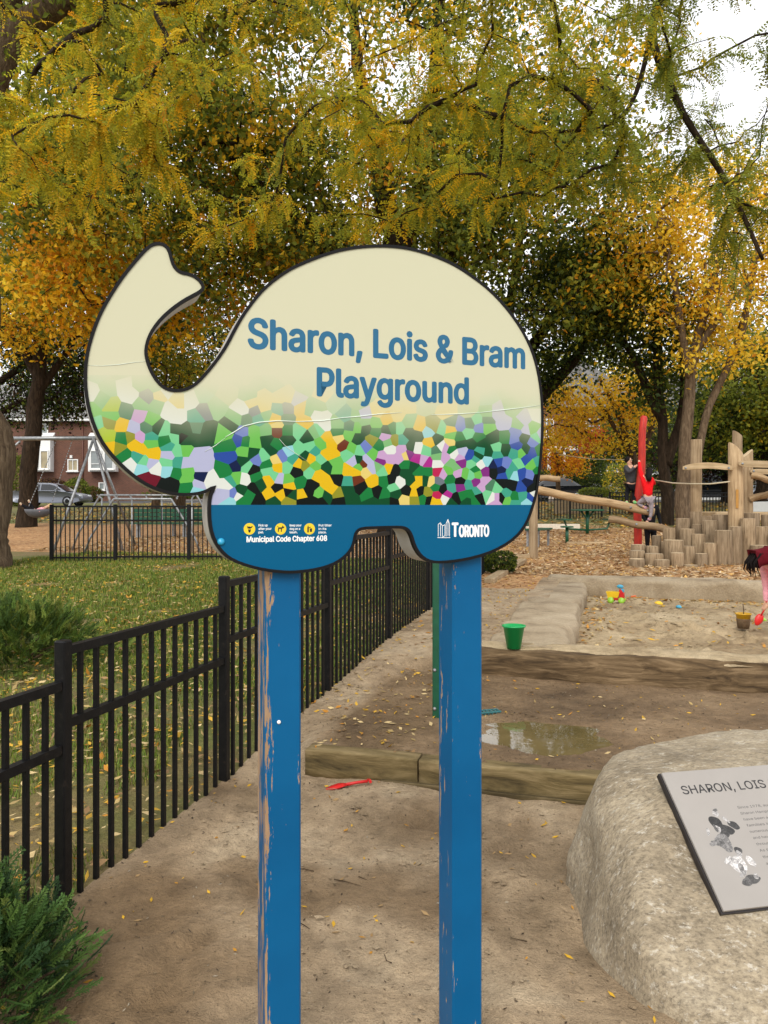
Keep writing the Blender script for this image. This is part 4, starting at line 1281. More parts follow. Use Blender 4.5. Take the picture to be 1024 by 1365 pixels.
def grow_tree(name, label, polys, lobes, leaf, per, crad, pal_fn, bark, seed, group=None, tip=.012, droop=.35, cat='tree', leaf_fn=None, step=.5, zmin=None, up=.25, keep=None, flat=0.0):
    rg = np.random.default_rng(seed)
    sk = Skel()
    root_xyz = Vector(polys[0][0][:3])
    mb = MB()
    for pl in polys:
        # smooth tube for the hand placed trunk and limbs
        pts = [Vector(p[:3]) for p in pl]
        # catmull-rom
        q, rr = [], []
        for i in range(len(pts) - 1):
            p0, p1, p2, p3 = pts[max(i - 1, 0)], pts[i], pts[i + 1], pts[min(i + 2, len(pts) - 1)]
            for k in range(5):
                t = k / 5
                q.append(.5 * ((2 * p1) + (p2 - p0) * t + (2 * p0 - 5 * p1 + 4 * p2 - p3) * t * t + (3 * p1 - p0 - 3 * p2 + p3) * t ** 3))
                rr.append(pl[i][3] + (pl[i + 1][3] - pl[i][3]) * t)
        q.append(pts[-1]); rr.append(pl[-1][3])
        wob = [Vector((float(vnoise(a.z * 1.1 + seed, a.x * .9)), float(vnoise(a.z * 1.1 + seed + 9, a.y * .9)), 0)) * r * .35 for a, r in zip(q, rr)]
        q = [q[0]] + [a + w for a, w in zip(q[1:], wob[1:])]
        mb.tube([a - root_xyz for a in q], rr, 12, True, True, None, .05)
        sk.poly([(a.x, a.y, a.z, r) for a, r in zip(q, rr)], None if not sk.p else None)
    # clusters
    C = []
    for (cx, cy, cz, rx, ry, rz, n) in lobes:
        d = unit(rg.normal(size=(n, 3)))
        rad = rg.uniform(.25, 1, (n, 1)) ** .45
        C.append(np.array([cx, cy, cz]) + d * rad * np.array([rx, ry, rz]))
    C = np.concatenate(C)
    if zmin is not None: C = C[C[:, 2] > zmin]
    if keep is not None: C = C[keep(C)]
    P = np.array(sk.p)
    dist = np.array([np.sqrt(((P - c) ** 2).sum(1)).min() for c in C])
    n_init = len(sk.p)
    endnode = []
    cap = n_init + 60 * len(C)
    A = np.zeros((cap, 3)); A[:n_init] = P; na = n_init
    minz = np.percentile(P[:, 2], 12)
    for ci in np.argsort(dist):
        c = C[ci]
        dd = A[:na] - c
        d2 = np.sqrt((dd ** 2).sum(1)) + .45 * np.maximum(dd[:, 2] - .2, 0) + 3.0 * (A[:na, 2] < minz)
        j = int(d2.argmin()); a = A[j]
        L = np.linalg.norm(c - a); k = max(2, int(L / step))
        ctrl = (a + c) / 2 + np.array([0, 0, up * L]) + rg.normal(size=3) * .10 * L
        prev = j
        for t in np.linspace(0, 1, k + 1)[1:]:
            pt = (1 - t) ** 2 * a + 2 * t * (1 - t) * ctrl + t * t * c + rg.normal(size=3) * .03 * step
            if na >= cap: break
            A[na] = pt; sk.par.append(prev); sk.r.append(0); prev = na; na += 1
        endnode.append(prev)
    par = np.array(sk.par)
    cnt = np.zeros(na); 
    for e in endnode: cnt[e] += 1
    for i in range(na - 1, 0, -1):
        if par[i] >= 0: cnt[par[i]] += cnt[i]
    r = tip * np.maximum(cnt, 1) ** .5
    for i in range(n_init): r[i] = sk.r[i]
    ids = np.arange(n_init, na)
    ids = ids[par[ids] >= 0]
    a = A[par[ids]]; b = A[ids]; rb = r[ids]; ra = np.minimum(r[par[ids]], rb * 1.5)
    t = unit(b - a); ref = np.where(np.abs(t[:, 2:3]) > .9, np.array([[1., 0, 0]]), np.array([[0, 0, 1.]]))
    e1 = unit(np.cross(t, ref)); e2 = np.cross(t, e1)
    ns = 5
    V = []
    for k in range(ns):
        an = 2 * math.pi * k / ns
        o = e1 * math.cos(an) + e2 * math.sin(an)
        V.append(a - t * ra[:, None] * .2 + o * ra[:, None]); V.append(b + t * rb[:, None] * .2 + o * rb[:, None])
    V = np.stack(V, 1)   # (n, 10, 3)
    base = (np.arange(len(ids)) * 2 * ns)[:, None]
    F = np.concatenate([np.stack([base[:, 0] + 2 * k, base[:, 0] + 2 * ((k + 1) % ns), base[:, 0] + 2 * ((k + 1) % ns) + 1, base[:, 0] + 2 * k + 1], 1) for k in range(ns)])
    root = empty(name, root_xyz, 0, label, cat, group)
    mb.build('trunk', bark, root)
    bo_ = link_mesh('branches', np_mesh('branches', V.reshape(-1, 3) - np.array(root_xyz), F, True), bark, root)
    bo_['kind'] = 'stuff'
    # leaves
    ends = A[np.array(endnode)]
    if leaf_fn is not None:
        V, F, cols = leaf_fn(ends, A, par, endnode, rg)
    else:
        n = len(ends)
        k = rg.poisson(per, n) + 3
        src = np.repeat(np.arange(n), k)
        off = rg.normal(size=(len(src), 3)) * np.array([1, 1, .75]) * crad
        LP = ends[src] + off
        V, F = leaf_quads(LP, leaf, rg, droop, flat=flat)
        cc = pal_fn(ends, rg)                       # per cluster
        own = pal_fn(LP, rg)
        mixw = rg.uniform(0, 1, (len(src), 1)) < .62
        cols = np.where(mixw, cc[src], own) * rg.uniform(.72, 1.25, (len(src), 1))
        cols = np.repeat(cols, 4, axis=0)
    link_mesh('crown', np_mesh('crown', V - np.array(root_xyz), F, False, np.clip(cols, 0, 1)), M_leaf, root)
    return root

def pal_const(pal): return lambda P, rg: pal_pick(pal, rg, len(P))
Yg = (.78, .47, .02); Yl = (.86, .60, .05); Or = (.70, .30, .018); Ol = (.32, .29, .025); Gr = (.14, .175, .022); Dk = (.042, .068, .018); Lg = (.27, .31, .045); Rd = (.55, .085, .035); Pu = (.035, .016, .018); Br = (.16, .09, .02)

# -- big tree behind the sign: forked trunk and wide limbs
def P(px, py, D, r):
    v = at(px, py, D); return (v.x, v.y, v.z, r)
def pal_center(Pt, rg):
    x, z = Pt[:, 0], Pt[:, 2]
    base = pal_pick([(Gr, 4.4), (Ol, 3.2), (Dk, 1.8), (Lg, 2.8), (Yg, .6), (Br, .1)], rg, len(Pt))
    warm = pal_pick([(Yg, 3), (Yl, 1.5), (Or, 1.3), (Ol, 2)], rg, len(Pt))
    n = vnoise(x * .35 + 5, Pt[:, 1] * .35, z * .35)
    w = (n > .36) | ((rg.random(len(Pt)) < .08))
    return np.where(w[:, None], warm, base)
g0 = gx(531, 25)
grow_tree('autumn_tree', 'tall dark limbed tree with olive and yellow leaves rising behind the elephant sign', [
    [(g0.x, g0.y, g0.z - .2, .75), P(531, 560, 25, .58), P(532, 400, 25, .52), P(533, 318, 25, .50)],
    [P(533, 318, 25, .40), P(515, 262, 25, .34), P(500, 190, 25.4, .28), P(478, 90, 26, .20), P(470, -60, 26.5, .12)],
    [P(533, 330, 25, .38), P(556, 262, 25, .32), P(572, 180, 24.6, .27), P(578, 110, 24, .2), P(590, -80, 24, .12)],
    [P(531, 470, 25, .42), P(450, 345, 24.5, .36), P(372, 285, 24, .32), P(322, 225, 23.7, .28), P(285, 150, 23.5, .2), P(250, 40, 23.3, .12)],
    [P(532, 520, 25, .34), P(420, 420, 25.5, .30), P(352, 345, 26, .27), P(312, 270, 26.3, .2), P(240, 225, 26.6, .13)],
    [P(533, 420, 25, .30), P(620, 320, 25.6, .25), P(700, 250, 26, .2), P(790, 150, 26.4, .12)],
], [(-1.4, 25.5, 14.5, 9.8, 6.5, 6.0, 300), (-6.5, 24, 11.0, 5.5, 4.5, 4.0, 150), (5.2, 26, 11.5, 4.0, 4.0, 4.2, 95), (-.5, 24.5, 10.5, 5, 4, 3.0, 90), (-9.5, 25, 13.5, 5, 4.5, 4.5, 110), (-8.6, 24.5, 8.2, 3.2, 2.5, 1.8, 45)],
    .19, 140, .62, pal_center, M_bark_dark, 11, zmin=6.6)

# -- near left tree: thick trunk at the lawn edge
g1 = gx(-22, 14.6)
grow_tree('shade_tree', 'thick grey brown trunked tree at the edge of the lawn near the swings', [
    [(g1.x, g1.y, g1.z - .2, .60), P(-20, 738, 14.6, .55), P(-21, 700, 14.6, .52), P(-28, 600, 14.6, .48), P(-44, 480, 14.6, .45), P(-42, 330, 14.6, .42), P(-26, 180, 14.6, .40), P(-10, 70, 14.6, .38), P(0, -60, 14.6, .36), P(-10, -250, 14.6, .25)],
    [P(-12, 110, 14.6, .33), P(25, 38, 14.5, .27), P(75, 2, 14.3, .22), P(150, -50, 14, .16), P(260, -110, 13.6, .09)],
    [P(-46, 330, 14.6, .2), P(-100, 180, 15, .15), P(-200, 60, 15, .1)],
], [(-5, 14.8, 14.2, 5.5, 4.5, 3.2, 130), (-7.2, 14.6, 10.8, 2.2, 2.2, 2.2, 30), (-3.6, 16.5, 12.6, 2.2, 1.8, 1.2, 30)], .17, 90, .5, pal_const([(Gr, 3), (Ol, 3), (Lg, 2), (Yg, 1.2), (Yl, .3)]), M_bark_grey, 12, zmin=9.6)

# -- trees on the street side at the left
g2 = gx(34, 30)
grow_tree('street_tree', 'slim dark trunked maple with golden leaves standing before the parked grey car', [
    [(g2.x, g2.y, g2.z - .2, .44), P(36, 650, 30, .33), P(44, 560, 30, .30), P(52, 500, 30, .27), P(56, 440, 30, .22), P(48, 360, 30, .15)],
    [P(52, 505, 30, .2), P(25, 455, 30, .15), P(0, 415, 30, .11), P(-30, 370, 30, .07)], [P(52, 520, 30, .18), P(78, 485, 30.4, .13), P(105, 440, 31, .08)],
], [(-14.2, 29, 9.0, 1.9, 1.6, 1.9, 60), (-12.6, 29.5, 10.6, 2.2, 2.0, 1.6, 40), (-13.6, 30, 13.5, 5.0, 3.5, 3.2, 110), (-11.4, 31, 12.2, 4.0, 2.4, 2.0, 60)], .17, 80, .5, lambda Pt, rg: np.where((Pt[:, 2:3] < 9.2) & (Pt[:, 0:1] < -12.9), pal_pick([(Yg, 5), (Yl, 2.5), (Or, 1.6), (Ol, 1.2)], rg, len(Pt)), pal_pick([(Ol, 3), (Gr, 2.5), (Lg, 2), (Yg, 1)], rg, len(Pt))), M_bark_dark, 13, zmin=6.7)
g3 = gx(150, 38)
grow_tree('dark_maple', 'dark purple green maple shading the brick house behind the swings', [
    [(g3.x - 7.5, g3.y, g3.z - .2, .42), (g3.x - 7.5, 38, 5.5, .34), (g3.x - 7.2, 38, 9, .25), (g3.x - 7, 38, 13, .15)],
    [(g3.x - 7.4, 38, 5.0, .22), (g3.x - 5.2, 37.6, 6.2, .15), (g3.x - 3.2, 37.2, 7.0, .08)],
    [(g3.x - 7.4, 38, 6.5, .2), (g3.x - 3, 38.5, 9.5, .14), (g3.x + .8, 39, 11.8, .08)],
], [(-18.5, 37.5, 8.2, 3.6, 2.6, 2.8, 120), (-14.6, 38, 9.6, 3.8, 2.6, 2.4, 100), (-11.0, 39, 10.6, 4.5, 2.8, 2.2, 110), (-19, 38, 13.0, 6, 4, 3.5, 110), (-20.5, 37.5, 5.0, 1.9, 1.6, 1.6, 40), (-15.4, 37.6, 6.8, 1.5, 1.3, 1.0, 26)], .17, 80, .52, pal_const([(Dk, 4), (Pu, 3), (Gr, 1.6), (Br, .5)]), M_bark_dark, 14, zmin=3.4)

# -- right side
g4 = gx(916, 25)
def pal_yel(Pt, rg):
    return pal_pick([(Yg, 3.5), (Yl, 4.0), ((.95, .70, .10), 4), (Or, .3), (Lg, .5)], rg, len(Pt))
grow_tree('golden_locust', 'grey barked golden leaved tree with twin stems behind the climbing logs', [
    [(g4.x - .1, g4.y, g4.z - .2, .26), P(911, 640, 25, .205), P(917, 560, 25, .19), P(920, 500, 25, .17), P(936, 430, 25, .14), P(962, 330, 25, .1), P(985, 240, 25, .08)],
    [P(914, 690, 25, .15), P(930, 610, 25.2, .13), P(946, 540, 25.3, .12), P(985, 450, 25.5, .12), P(1010, 330, 25.6, .08)],
    [P(920, 505, 25, .15), P(905, 420, 24.8, .11), P(893, 350, 24.6, .08), P(870, 290, 24.5, .05)],
    [P(921, 480, 25, .13), P(960, 420, 24.6, .1), P(1000, 375, 24.4, .06)],
], [(11.4, 25, 10.6, 3.4, 2.6, 2.2, 120), (9.4, 24.6, 8.6, 2.0, 1.6, 1.7, 50), (12.2, 25.3, 7.8, 1.8, 1.8, 1.6, 40), (12.8, 26, 12.0, 3.2, 2.5, 1.4, 60), (10.2, 24.6, 6.4, .9, .9, .9, 10), (8.4, 24.5, 10.8, 2.0, 1.8, 1.3, 50)], .155, 46, .40, pal_yel, M_bark_grey, 15, zmin=4.4)
g5 = gx(884, 27)
grow_tree('green_maple', 'dark green maple with a forked dark trunk beside the red climbing pole', [
    [(g5.x + .2, g5.y, g5.z - .2, .26), P(889, 650, 27, .20), P(884, 590, 27, .18), P(879, 520, 27, .16), P(872, 430, 27, .18), P(850, 330, 27, .1)],
    [P(889, 620, 27, .2), P(905, 565, 26.8, .17), P(912, 515, 26.8, .13), P(905, 440, 26.8, .08)],
    [P(882, 560, 27, .16), P(840, 470, 27.4, .12), P(800, 420, 27.8, .07)],
], [(9.2, 27.3, 8.4, 1.9, 1.9, 2.1, 75), (7.6, 27.6, 9.2, 2.2, 2.0, 1.8, 70), (7.6, 27.5, 10.4, 2.0, 2.0, 1.2, 40), (9.8, 27, 5.6, .9, 1.2, 1.0, 14)], .17, 85, .48, pal_const([(Dk, 4), (Gr, 3), (Ol, .5)]), M_bark_dark, 16, zmin=4.2)
g6 = gx(690, 30)
grow_tree('leaning_tree', 'dark leaved tree leaning out from behind the elephant sign over the picnic table', [
    [(g6.x - 1.0, g6.y, g6.z - .2, .40), P(655, 620, 30, .34), P(690, 560, 30, .3), P(728, 520, 30, .25), P(760, 485, 30, .2), P(800, 430, 30, .12)],
    [P(672, 590, 30, .28), P(700, 480, 30, .24), P(745, 410, 30, .18), P(770, 350, 30, .1)], [P(665, 600, 30, .3), P(670, 470, 30, .24), P(690, 350, 30, .16), P(700, 250, 30, .1)],
], [(6.2, 30, 9.6, 2.0, 1.8, 1.5, 52), (5.8, 30.2, 6.9, 1.3, 1.2, 1.4, 36), (8.4, 30.2, 8.0, 1.4, 1.3, 1.2, 30)], .17, 80, .45, pal_const([(Dk, 4.5), (Gr, 2.5)]), M_bark_dark, 17, zmin=5.0)
g7 = gx(812, 33)
grow_tree('yellow_maple', 'low bright yellow tree in front of the porch house', [
    [(g7.x + 1.0, g7.y, g7.z - .2, .22), P(848, 640, 33, .18), P(838, 590, 33, .15), P(820, 545, 33, .11), P(800, 505, 33, .06)],
    [P(843, 610, 33, .12), P(800, 540, 33, .08), P(770, 515, 33, .05)], [P(846, 630, 33, .12), P(870, 560, 33, .1), P(868, 490, 33, .05)],
], [(9.0, 33, 6.1, 2.5, 1.6, 1.15, 84), (7.6, 33, 4.7, 1.3, 1.2, .65, 22), (11.0, 33, 5.8, 1.0, 1.1, 1.5, 34), (9.6, 33, 4.2, 1.5, 1.1, .5, 14)], .15, 40, .32, pal_const([(Yg, 3.5), (Yl, 3.5), ((.92, .64, .06), 2.5), (Or, .4)]), M_bark_mid, 18, zmin=3.9)
g8 = gx(745, 42)
grow_tree('orange_maple', 'small orange and red leaved tree before the house steps', [
    [(g8.x, g8.y, g8.z - .1, .14), P(745, 615, 42, .11), P(758, 585, 42, .08), P(775, 565, 42, .05)], [P(746, 620, 42, .08), P(735, 590, 42, .05)],
], [(9.2, 42, 4.6, 1.0, 1.0, .9, 20), (10.0, 42, 3.7, 1.2, .9, .5, 20), (11.2, 42, 5.2, .8, .8, .7, 20), (8.3, 42, 5.6, .5, .7, 1.6, 16)], .15, 55, .3, lambda Pt, rg: np.where((Pt[:, 0:1] > 10.4) & (Pt[:, 2:3] > 4.4), pal_pick([(Rd, 4), (Or, 1)], rg, len(Pt)), pal_pick([(Or, 3), (Yg, 3), ((.6, .2, .03), 2)], rg, len(Pt))), M_bark_mid, 19, zmin=2.6)
for i, (px, D, hh, lab, pal, sc) in enumerate([
    (1015, 36, 8.5, 'dense dark green tree behind the tall log posts', [(Dk, 3), (Gr, 3), (Lg, .4)], 1.0),
    (965, 42, 5.2, 'purple leaved tree behind the parked silver car', [(Pu, 4), (Dk, 2), (Br, .8)], .8),
    (1080, 34, 11, 'tall olive green tree at the playground end beyond the log posts', [(Gr, 3), (Ol, 2), (Lg, 1.5), (Yg, .6)], 1.2),
    (850, 55, 7.5, 'green garden tree beside the porch house', [(Dk, 3), (Gr, 2.5), (Ol, .6)], 1.0)]):
    g = gx(px, D); b0 = (g.x, g.y, g.z - .2)
    grow_tree('background_tree', lab, [[(*b0, .3 * sc), (g.x + .1, D, g.z + hh * .3, .24 * sc), (g.x - .1, D, g.z + hh * .65, .16 * sc), (g.x, D, g.z + hh * .9, .06)]],
              [(g.x, D, g.z + hh * .62, 3.6 * sc, 2.6 * sc, hh * .33, int(110 * sc)), (g.x - 2.2 * sc, D + .4, g.z + hh * .42, 2.0 * sc, 1.6 * sc, hh * .2, int(40 * sc)), (g.x + 2 * sc, D - .3, g.z + hh * .4, 2 * sc, 1.6 * sc, hh * .2, int(40 * sc))], .18, 80, .5, pal_const(pal), M_bark_dark, 30 + i, zmin=g.z + hh * .14)
# far belt of trees closing the view
BACK = [(-46, 74, 15, 6.5), (-34, 82, 17, 7), (-23, 80, 16, 7), (-12, 76, 17, 7), (-2, 74, 16, 7), (8, 78, 18, 7), (19, 74, 15, 7), (30, 70, 16, 7), (42, 74, 16, 7), (-58, 70, 15, 7)]
BLAB = ['far green tree behind the brick house roof', 'far tree']
names_ = ['beyond the left end of the brick house', 'over the chimney side of the brick house roof', 'over the middle of the brick house', 'beyond the right end of the brick house', 'directly behind the tall forked tree', 'left of the porch house', 'right over the porch house roof', 'beyond the right side of the porch house', 'past the parked silver car', 'at the far end of the street past the grey car']
for i, (x, y, hh, rr) in enumerate(BACK):
    z0 = Hs(x, y)
    grow_tree('distant_tree', 'tall distant dull green tree ' + names_[i], [[(x, y, z0 - .2, .45), (x, y, z0 + hh * .4, .35), (x + .3, y, z0 + hh * .8, .12)]],
              [(x, y, z0 + hh * .58, rr, 4, hh * .38, 130), (x - 2, y - 1, z0 + hh * .3, rr * .8, 3, hh * .2, 50)], .34, 60, .85, pal_const([(Gr, 3), (Dk, 2), (Ol, 1.5), (Yg, .5)]), M_bark_dark, 50 + i, group='trees far behind the houses', zmin=z0 + 1.2)

# -- honey locust hanging over the path: pinnate leaves
def pinnate_template(npair, L, bend, seed):
    r_ = np.random.default_rng(seed)
    V = []; F = []
    for k in range(npair * 2):
        t = (k // 2 + .7 + r_.uniform(-.15, .15)) / npair; sgn = 1 if k % 2 else -1
        x = t * L * (1 - .25 * bend * t); z = -bend * L * t * t
        ll = .039 * (1 - .5 * abs(t - .45)) * r_.uniform(.75, 1.15); w = .0080 * r_.uniform(.8, 1.2)
        d = np.array([.35 + r_.uniform(-.15, .2), sgn * .9, -.25 + r_.uniform(-.35, .25)]); d /= np.linalg.norm(d); s = np.cross(d, np.array([r_.uniform(-.4, .4), 0, 1.])); s /= np.linalg.norm(s)
        b = np.array([x, 0, z]); o = len(V)
        if r_.random() < .06: continue
        V += [b, b + d * ll * .5 + s * w, b + d * ll, b + d * ll * .5 - s * w]; F.append([o, o + 1, o + 2, o + 3])
    n = 3
    for k in range(n):
        t0, t1 = k / n, (k + 1) / n; o = len(V)
        f = lambda t, y: np.array([t * L * (1 - .25 * bend * t), y, -bend * L * t * t])
        V += [f(t0, -.0011), f(t0, .0011), f(t1, .0009), f(t1, -.0009)]; F.append([o, o + 1, o + 2, o + 3])
    return np.array(V), np.array(F)
PTS = [pinnate_template(9 + k % 4, .20 + .014 * k, .12 + .11 * (k % 5), 200 + k) for k in range(7)]
def pal_locust(Pt, rg):
    x = Pt[:, 0]; z = Pt[:, 2]
    w = smoothstep(1.2, -2.6, x + .5 * vnoise(x * .8, Pt[:, 1] * .8, z * .8))
    warm = pal_pick([(Yg, 2.4), (Yl, 1.2), (Or, .35), (Ol, 1.3), ((.58, .47, .03), 3), ((.38, .37, .03), 3)], rg, len(Pt))
    mid = pal_pick([(Yg, 1.6), ((.50, .42, .025), 3), ((.32, .32, .025), 3), (Lg, 2.2)], rg, len(Pt))
    cool = pal_pick([(Lg, 3.6), (Gr, 1.6), ((.26, .25, .02), 2.5), ((.40, .32, .02), .8)], rg, len(Pt))
    u_ = rg.random(len(Pt))
    far_r = smoothstep(.8, 2.6, x)
    return np.where((u_ < w * np.where(z < 4.6, .85, .5))[:, None], warm, np.where((rg.random(len(Pt)) < far_r * .9)[:, None], cool, mid))
def locust_leaves(ends, A, par, endnode, rg):
    anchors = [ends]; dirs = [None]
    pts = []; ds = []
    for e in endnode:
        j = e
        for stp in range(3):
            if par[j] < 0: break
            a, b = A[par[j]], A[j]
            for t in (.15, .5, .85):
                pts.append(a + (b - a) * t); ds.append(b - a)
            j = par[j]
    pts = np.array(pts); ds = unit(np.array(ds))
    rep = 2
    pts = np.repeat(pts, rep, 0) + rg.normal(size=(len(pts) * rep, 3)) * .02; ds = np.repeat(ds, rep, 0)
    n = len(pts)
    d = unit(ds * .5 + rg.normal(size=(n, 3)) * .62 + np.array([0, 0, -.42]))
    side = unit(np.cross(d, np.array([0, 0, 1.]) + rg.normal(size=(n, 3)) * .35)); upv = np.cross(side, d)
    c = pal_locust(pts, rg) * rg.uniform(.75, 1.25, (n, 1))
    which = rg.integers(0, len(PTS), n)
    VV, FF, CC = [], [], []; off = 0
    for k, (PT, PF) in enumerate(PTS):
        m_ = which == k; nk = int(m_.sum())
        T = PT[None] * rg.uniform(.6, 1.15, (nk, 1, 1))
        V = pts[m_][:, None, :] + T[:, :, 0:1] * d[m_][:, None, :] + T[:, :, 1:2] * side[m_][:, None, :] + T[:, :, 2:3] * upv[m_][:, None, :]
        F = PF[None] + (np.arange(nk) * len(PT))[:, None, None] + off
        off += nk * len(PT); VV.append(V.reshape(-1, 3)); FF.append(F.reshape(-1, 4)); CC.append(np.repeat(c[m_], len(PT), 0))
    return np.concatenate(VV), np.concatenate(FF), np.concatenate(CC)
z_t = Hs(5.4, 3.4)
def locust_keep(C):
    y = C[:, 1]
    return (C[:, 2] > 3.2) & ((y > 3.6) | (C[:, 2] > EYE + .75 * y + 1.2))
grow_tree('honey_locust', 'honey locust with drooping feathery yellow and green leaves overhanging the sign', [
    [(5.4, 3.4, z_t - .2, .30), (5.3, 3.5, 2.2, .25), (5.1, 3.8, 4.2, .2), (4.6, 4.4, 5.6, .16)],
    [(4.6, 4.4, 5.6, .12), (2.8, 5.0, 6.9, .085), (.6, 5.4, 7.2, .065), (-1.8, 5.6, 7.0, .045), (-4.0, 5.9, 6.4, .025)],
    [(4.8, 4.2, 5.2, .12), (3.9, 6.0, 7.0, .08), (2.3, 7.2, 7.7, .06), (.2, 7.8, 7.8, .045), (-2.4, 8.0, 7.6, .025)],
    [(4.9, 4.0, 4.8, .12), (3.6, 2.6, 6.6, .09), (1.6, 1.4, 7.4, .06), (-.8, .8, 7.6, .04)],
    [(3.3, 6.6, 7.2, .05), (2.35, 6.6, 5.9, .036), (2.5, 6.6, 5.1, .030), (2.95, 6.6, 4.35, .025), (3.25, 6.6, 3.7, .014)],
    [(2.35, 6.65, 5.9, .024), (2.2, 6.7, 5.2, .02), (1.9, 6.6, 4.85, .017), (1.25, 6.5, 4.75, .012)],
], [(-.1, 6.6, 5.75, 3.5, 1.9, 1.1, 235), (-1.0, 6.6, 4.55, 2.6, 1.3, .6, 78), (1.1, 6.7, 4.8, 1.7, 1.1, .75, 60), (-2.5, 6.0, 4.25, 1.1, .8, .55, 42), (2.7, 6.6, 5.2, 1.1, .9, .9, 34), (3.15, 6.7, 3.95, .6, .6, .7, 16), (1.5, 2.0, 7.6, 4.5, 3.6, .9, 70)],  # last lobe: crown overhead out of view, added to shade the foreground
    .1, 10, .3, None, M_bark_dark, 21, tip=.0036, leaf_fn=locust_leaves, step=.26, up=.16, keep=locust_keep)

# ------------------------------------------------------------------ shrubs, hedges
def leaf_box(name, label, c, size, n, leaf, pal, seed, cat='shrub', rz=0.0, rounded=True, group=None, mat=None):
    rg = np.random.default_rng(seed)
    d = rg.normal(size=(n, 3)); 
    if rounded: p = unit(d) * rg.uniform(.55, 1.0, (n, 1)) ** .5
    else: p = rg.uniform(-1, 1, (n, 3)); k = np.arange(n); ax = rg.integers(0, 3, n); p[k, ax] = np.sign(p[k, ax]) * rg.uniform(.75, 1, n)
    p = p * np.array(size) / 2 * (1 + .12 * fbm(p[:, 0] * 2 + seed, p[:, 1] * 2, p[:, 2] * 2, 3)[:, None])
    p[:, 2] += size[2] / 2 * .95
    p = p[p[:, 2] > .02]
    V, F = leaf_quads(p, leaf, rg, .0)
    cols = np.repeat(pal_pick(pal, rg, len(p)) * rg.uniform(.7, 1.3, (len(p), 1)), 4, 0)
    root = empty(name, c, rz, label, cat, group)
    link_mesh('foliage', np_mesh('foliage', V, F, False, cols), mat or M_leaf, root)
    mb = MB()
    for k in range(5):
        a = 2 * math.pi * k / 5
        mb.tube([(0, 0, -.05), (size[0] * .15 * math.cos(a), size[1] * .15 * math.sin(a), size[2] * .4), (size[0] * .3 * math.cos(a), size[1] * .3 * math.sin(a), size[2] * .75)], [.03, .02, .008], 5)
    mb.build('stem', M_bark_dark, root)
    return root
def g_at(px, D): return gx(px, D)
leaf_box('round_shrub', 'brown purple clipped shrub under the bay window of the brick house', gx(70, 57), (2.9, 1.8, 1.9), 2600, .14, [(Pu, 2), (Br, 2), ((.09, .05, .03), 2)], 80)
leaf_box('round_shrub', 'green clipped shrub beside the small window of the brick house', gx(102, 56.5), (2.0, 1.6, 1.9), 2200, .14, [(Gr, 2), (Lg, 2), (Dk, 1)], 81)
leaf_box('round_shrub', 'low green brown shrub right of the clipped shrub by the house wall', gx(124, 57.5), (1.7, 1.3, 1.2), 1500, .13, [(Gr, 2), (Br, 2), (Dk, 1)], 82)
leaf_box('clipped_hedge', 'long dark clipped hedge left of the stone steps', gx(742, 50), (4.0, 1.5, 2.0), 5000, .14, [(Dk, 3), (Gr, 1.5)], 83, 'hedge', 0, False)
leaf_box('clipped_hedge', 'long dark clipped hedge right of the stone steps', gx(812, 50), (5.2, 1.5, 1.5), 6000, .14, [(Dk, 3), (Gr, 1.5)], 84, 'hedge', 0, False)
leaf_box('round_shrub', 'tall dark shrub beside the stone steps', gx(788, 51.5), (2.2, 2.0, 3.6), 4500, .15, [(Dk, 2), (Gr, 2)], 85)
leaf_box('round_shrub', 'yellow green shrub beside the climbing boy beyond the playground', gx(836, 47), (3.2, 1.6, 2.6), 3000, .13, [(Yl, 2), (Lg, 3), (Gr, 2)], 86)
leaf_box('clipped_hedge', 'dark hedge in front of the brick house beyond the climbing stumps', gx(1000, 56), (14, 2, 2.6), 12000, .17, [(Dk, 3), (Gr, 2), (Pu, .6)], 87, 'hedge', 0, False)
leaf_box('round_shrub', 'small dark shrub at the far end of the black path fence', gx(655, 13.2) + Vector((.15, 0, -.02)), (.62, .5, .42), 1500, .055, [(Dk, 2), (Gr, 2)], 88)
leaf_box('round_shrub', 'leafy green bush half hidden behind the shade tree trunk', gx(22, 50), (2.0, 1.6, 3.4), 2600, .16, [(Gr, 3), (Lg, 1)], 89)

# feathery junipers
def spray_template():
    V = []; F = []
    def quad(b, d, l, w, nrm=np.array([0, 0, 1.])):
        d = d / np.linalg.norm(d); s = np.cross(d, nrm); s /= max(np.linalg.norm(s), 1e-6); o = len(V)
        V.extend([b - s * w * .4, b + d * l * .5 - s * w, b + d * l, b + d * l * .5 + s * w]); F.append([o, o + 1, o + 2, o + 3])
    for i in range(9):
        t = i / 9
        b = np.array([t, 0, .12 * t * t])
        for sg in (-1, 1):
            d = np.array([.75, sg * (.75 - .25 * t), .25 * math.sin(i * 1.7)])
            l = .34 * (1 - .55 * t)
            quad(b, d, l, .028)
            quad(b + d * l * .4, d + np.array([.3, -sg * .45, .25]), l * .55, .022, np.array([0, .3, 1.]))
            quad(b + d * l * .5, d + np.array([-.1, sg * .5, -.2]), l * .5, .022, np.array([.3, 0, 1.]))
        quad(b, np.array([1, 0, .25]), .2, .03, np.array([0, 1., .2]))
    return np.array(V), np.array(F)
ST, SF = spray_template()
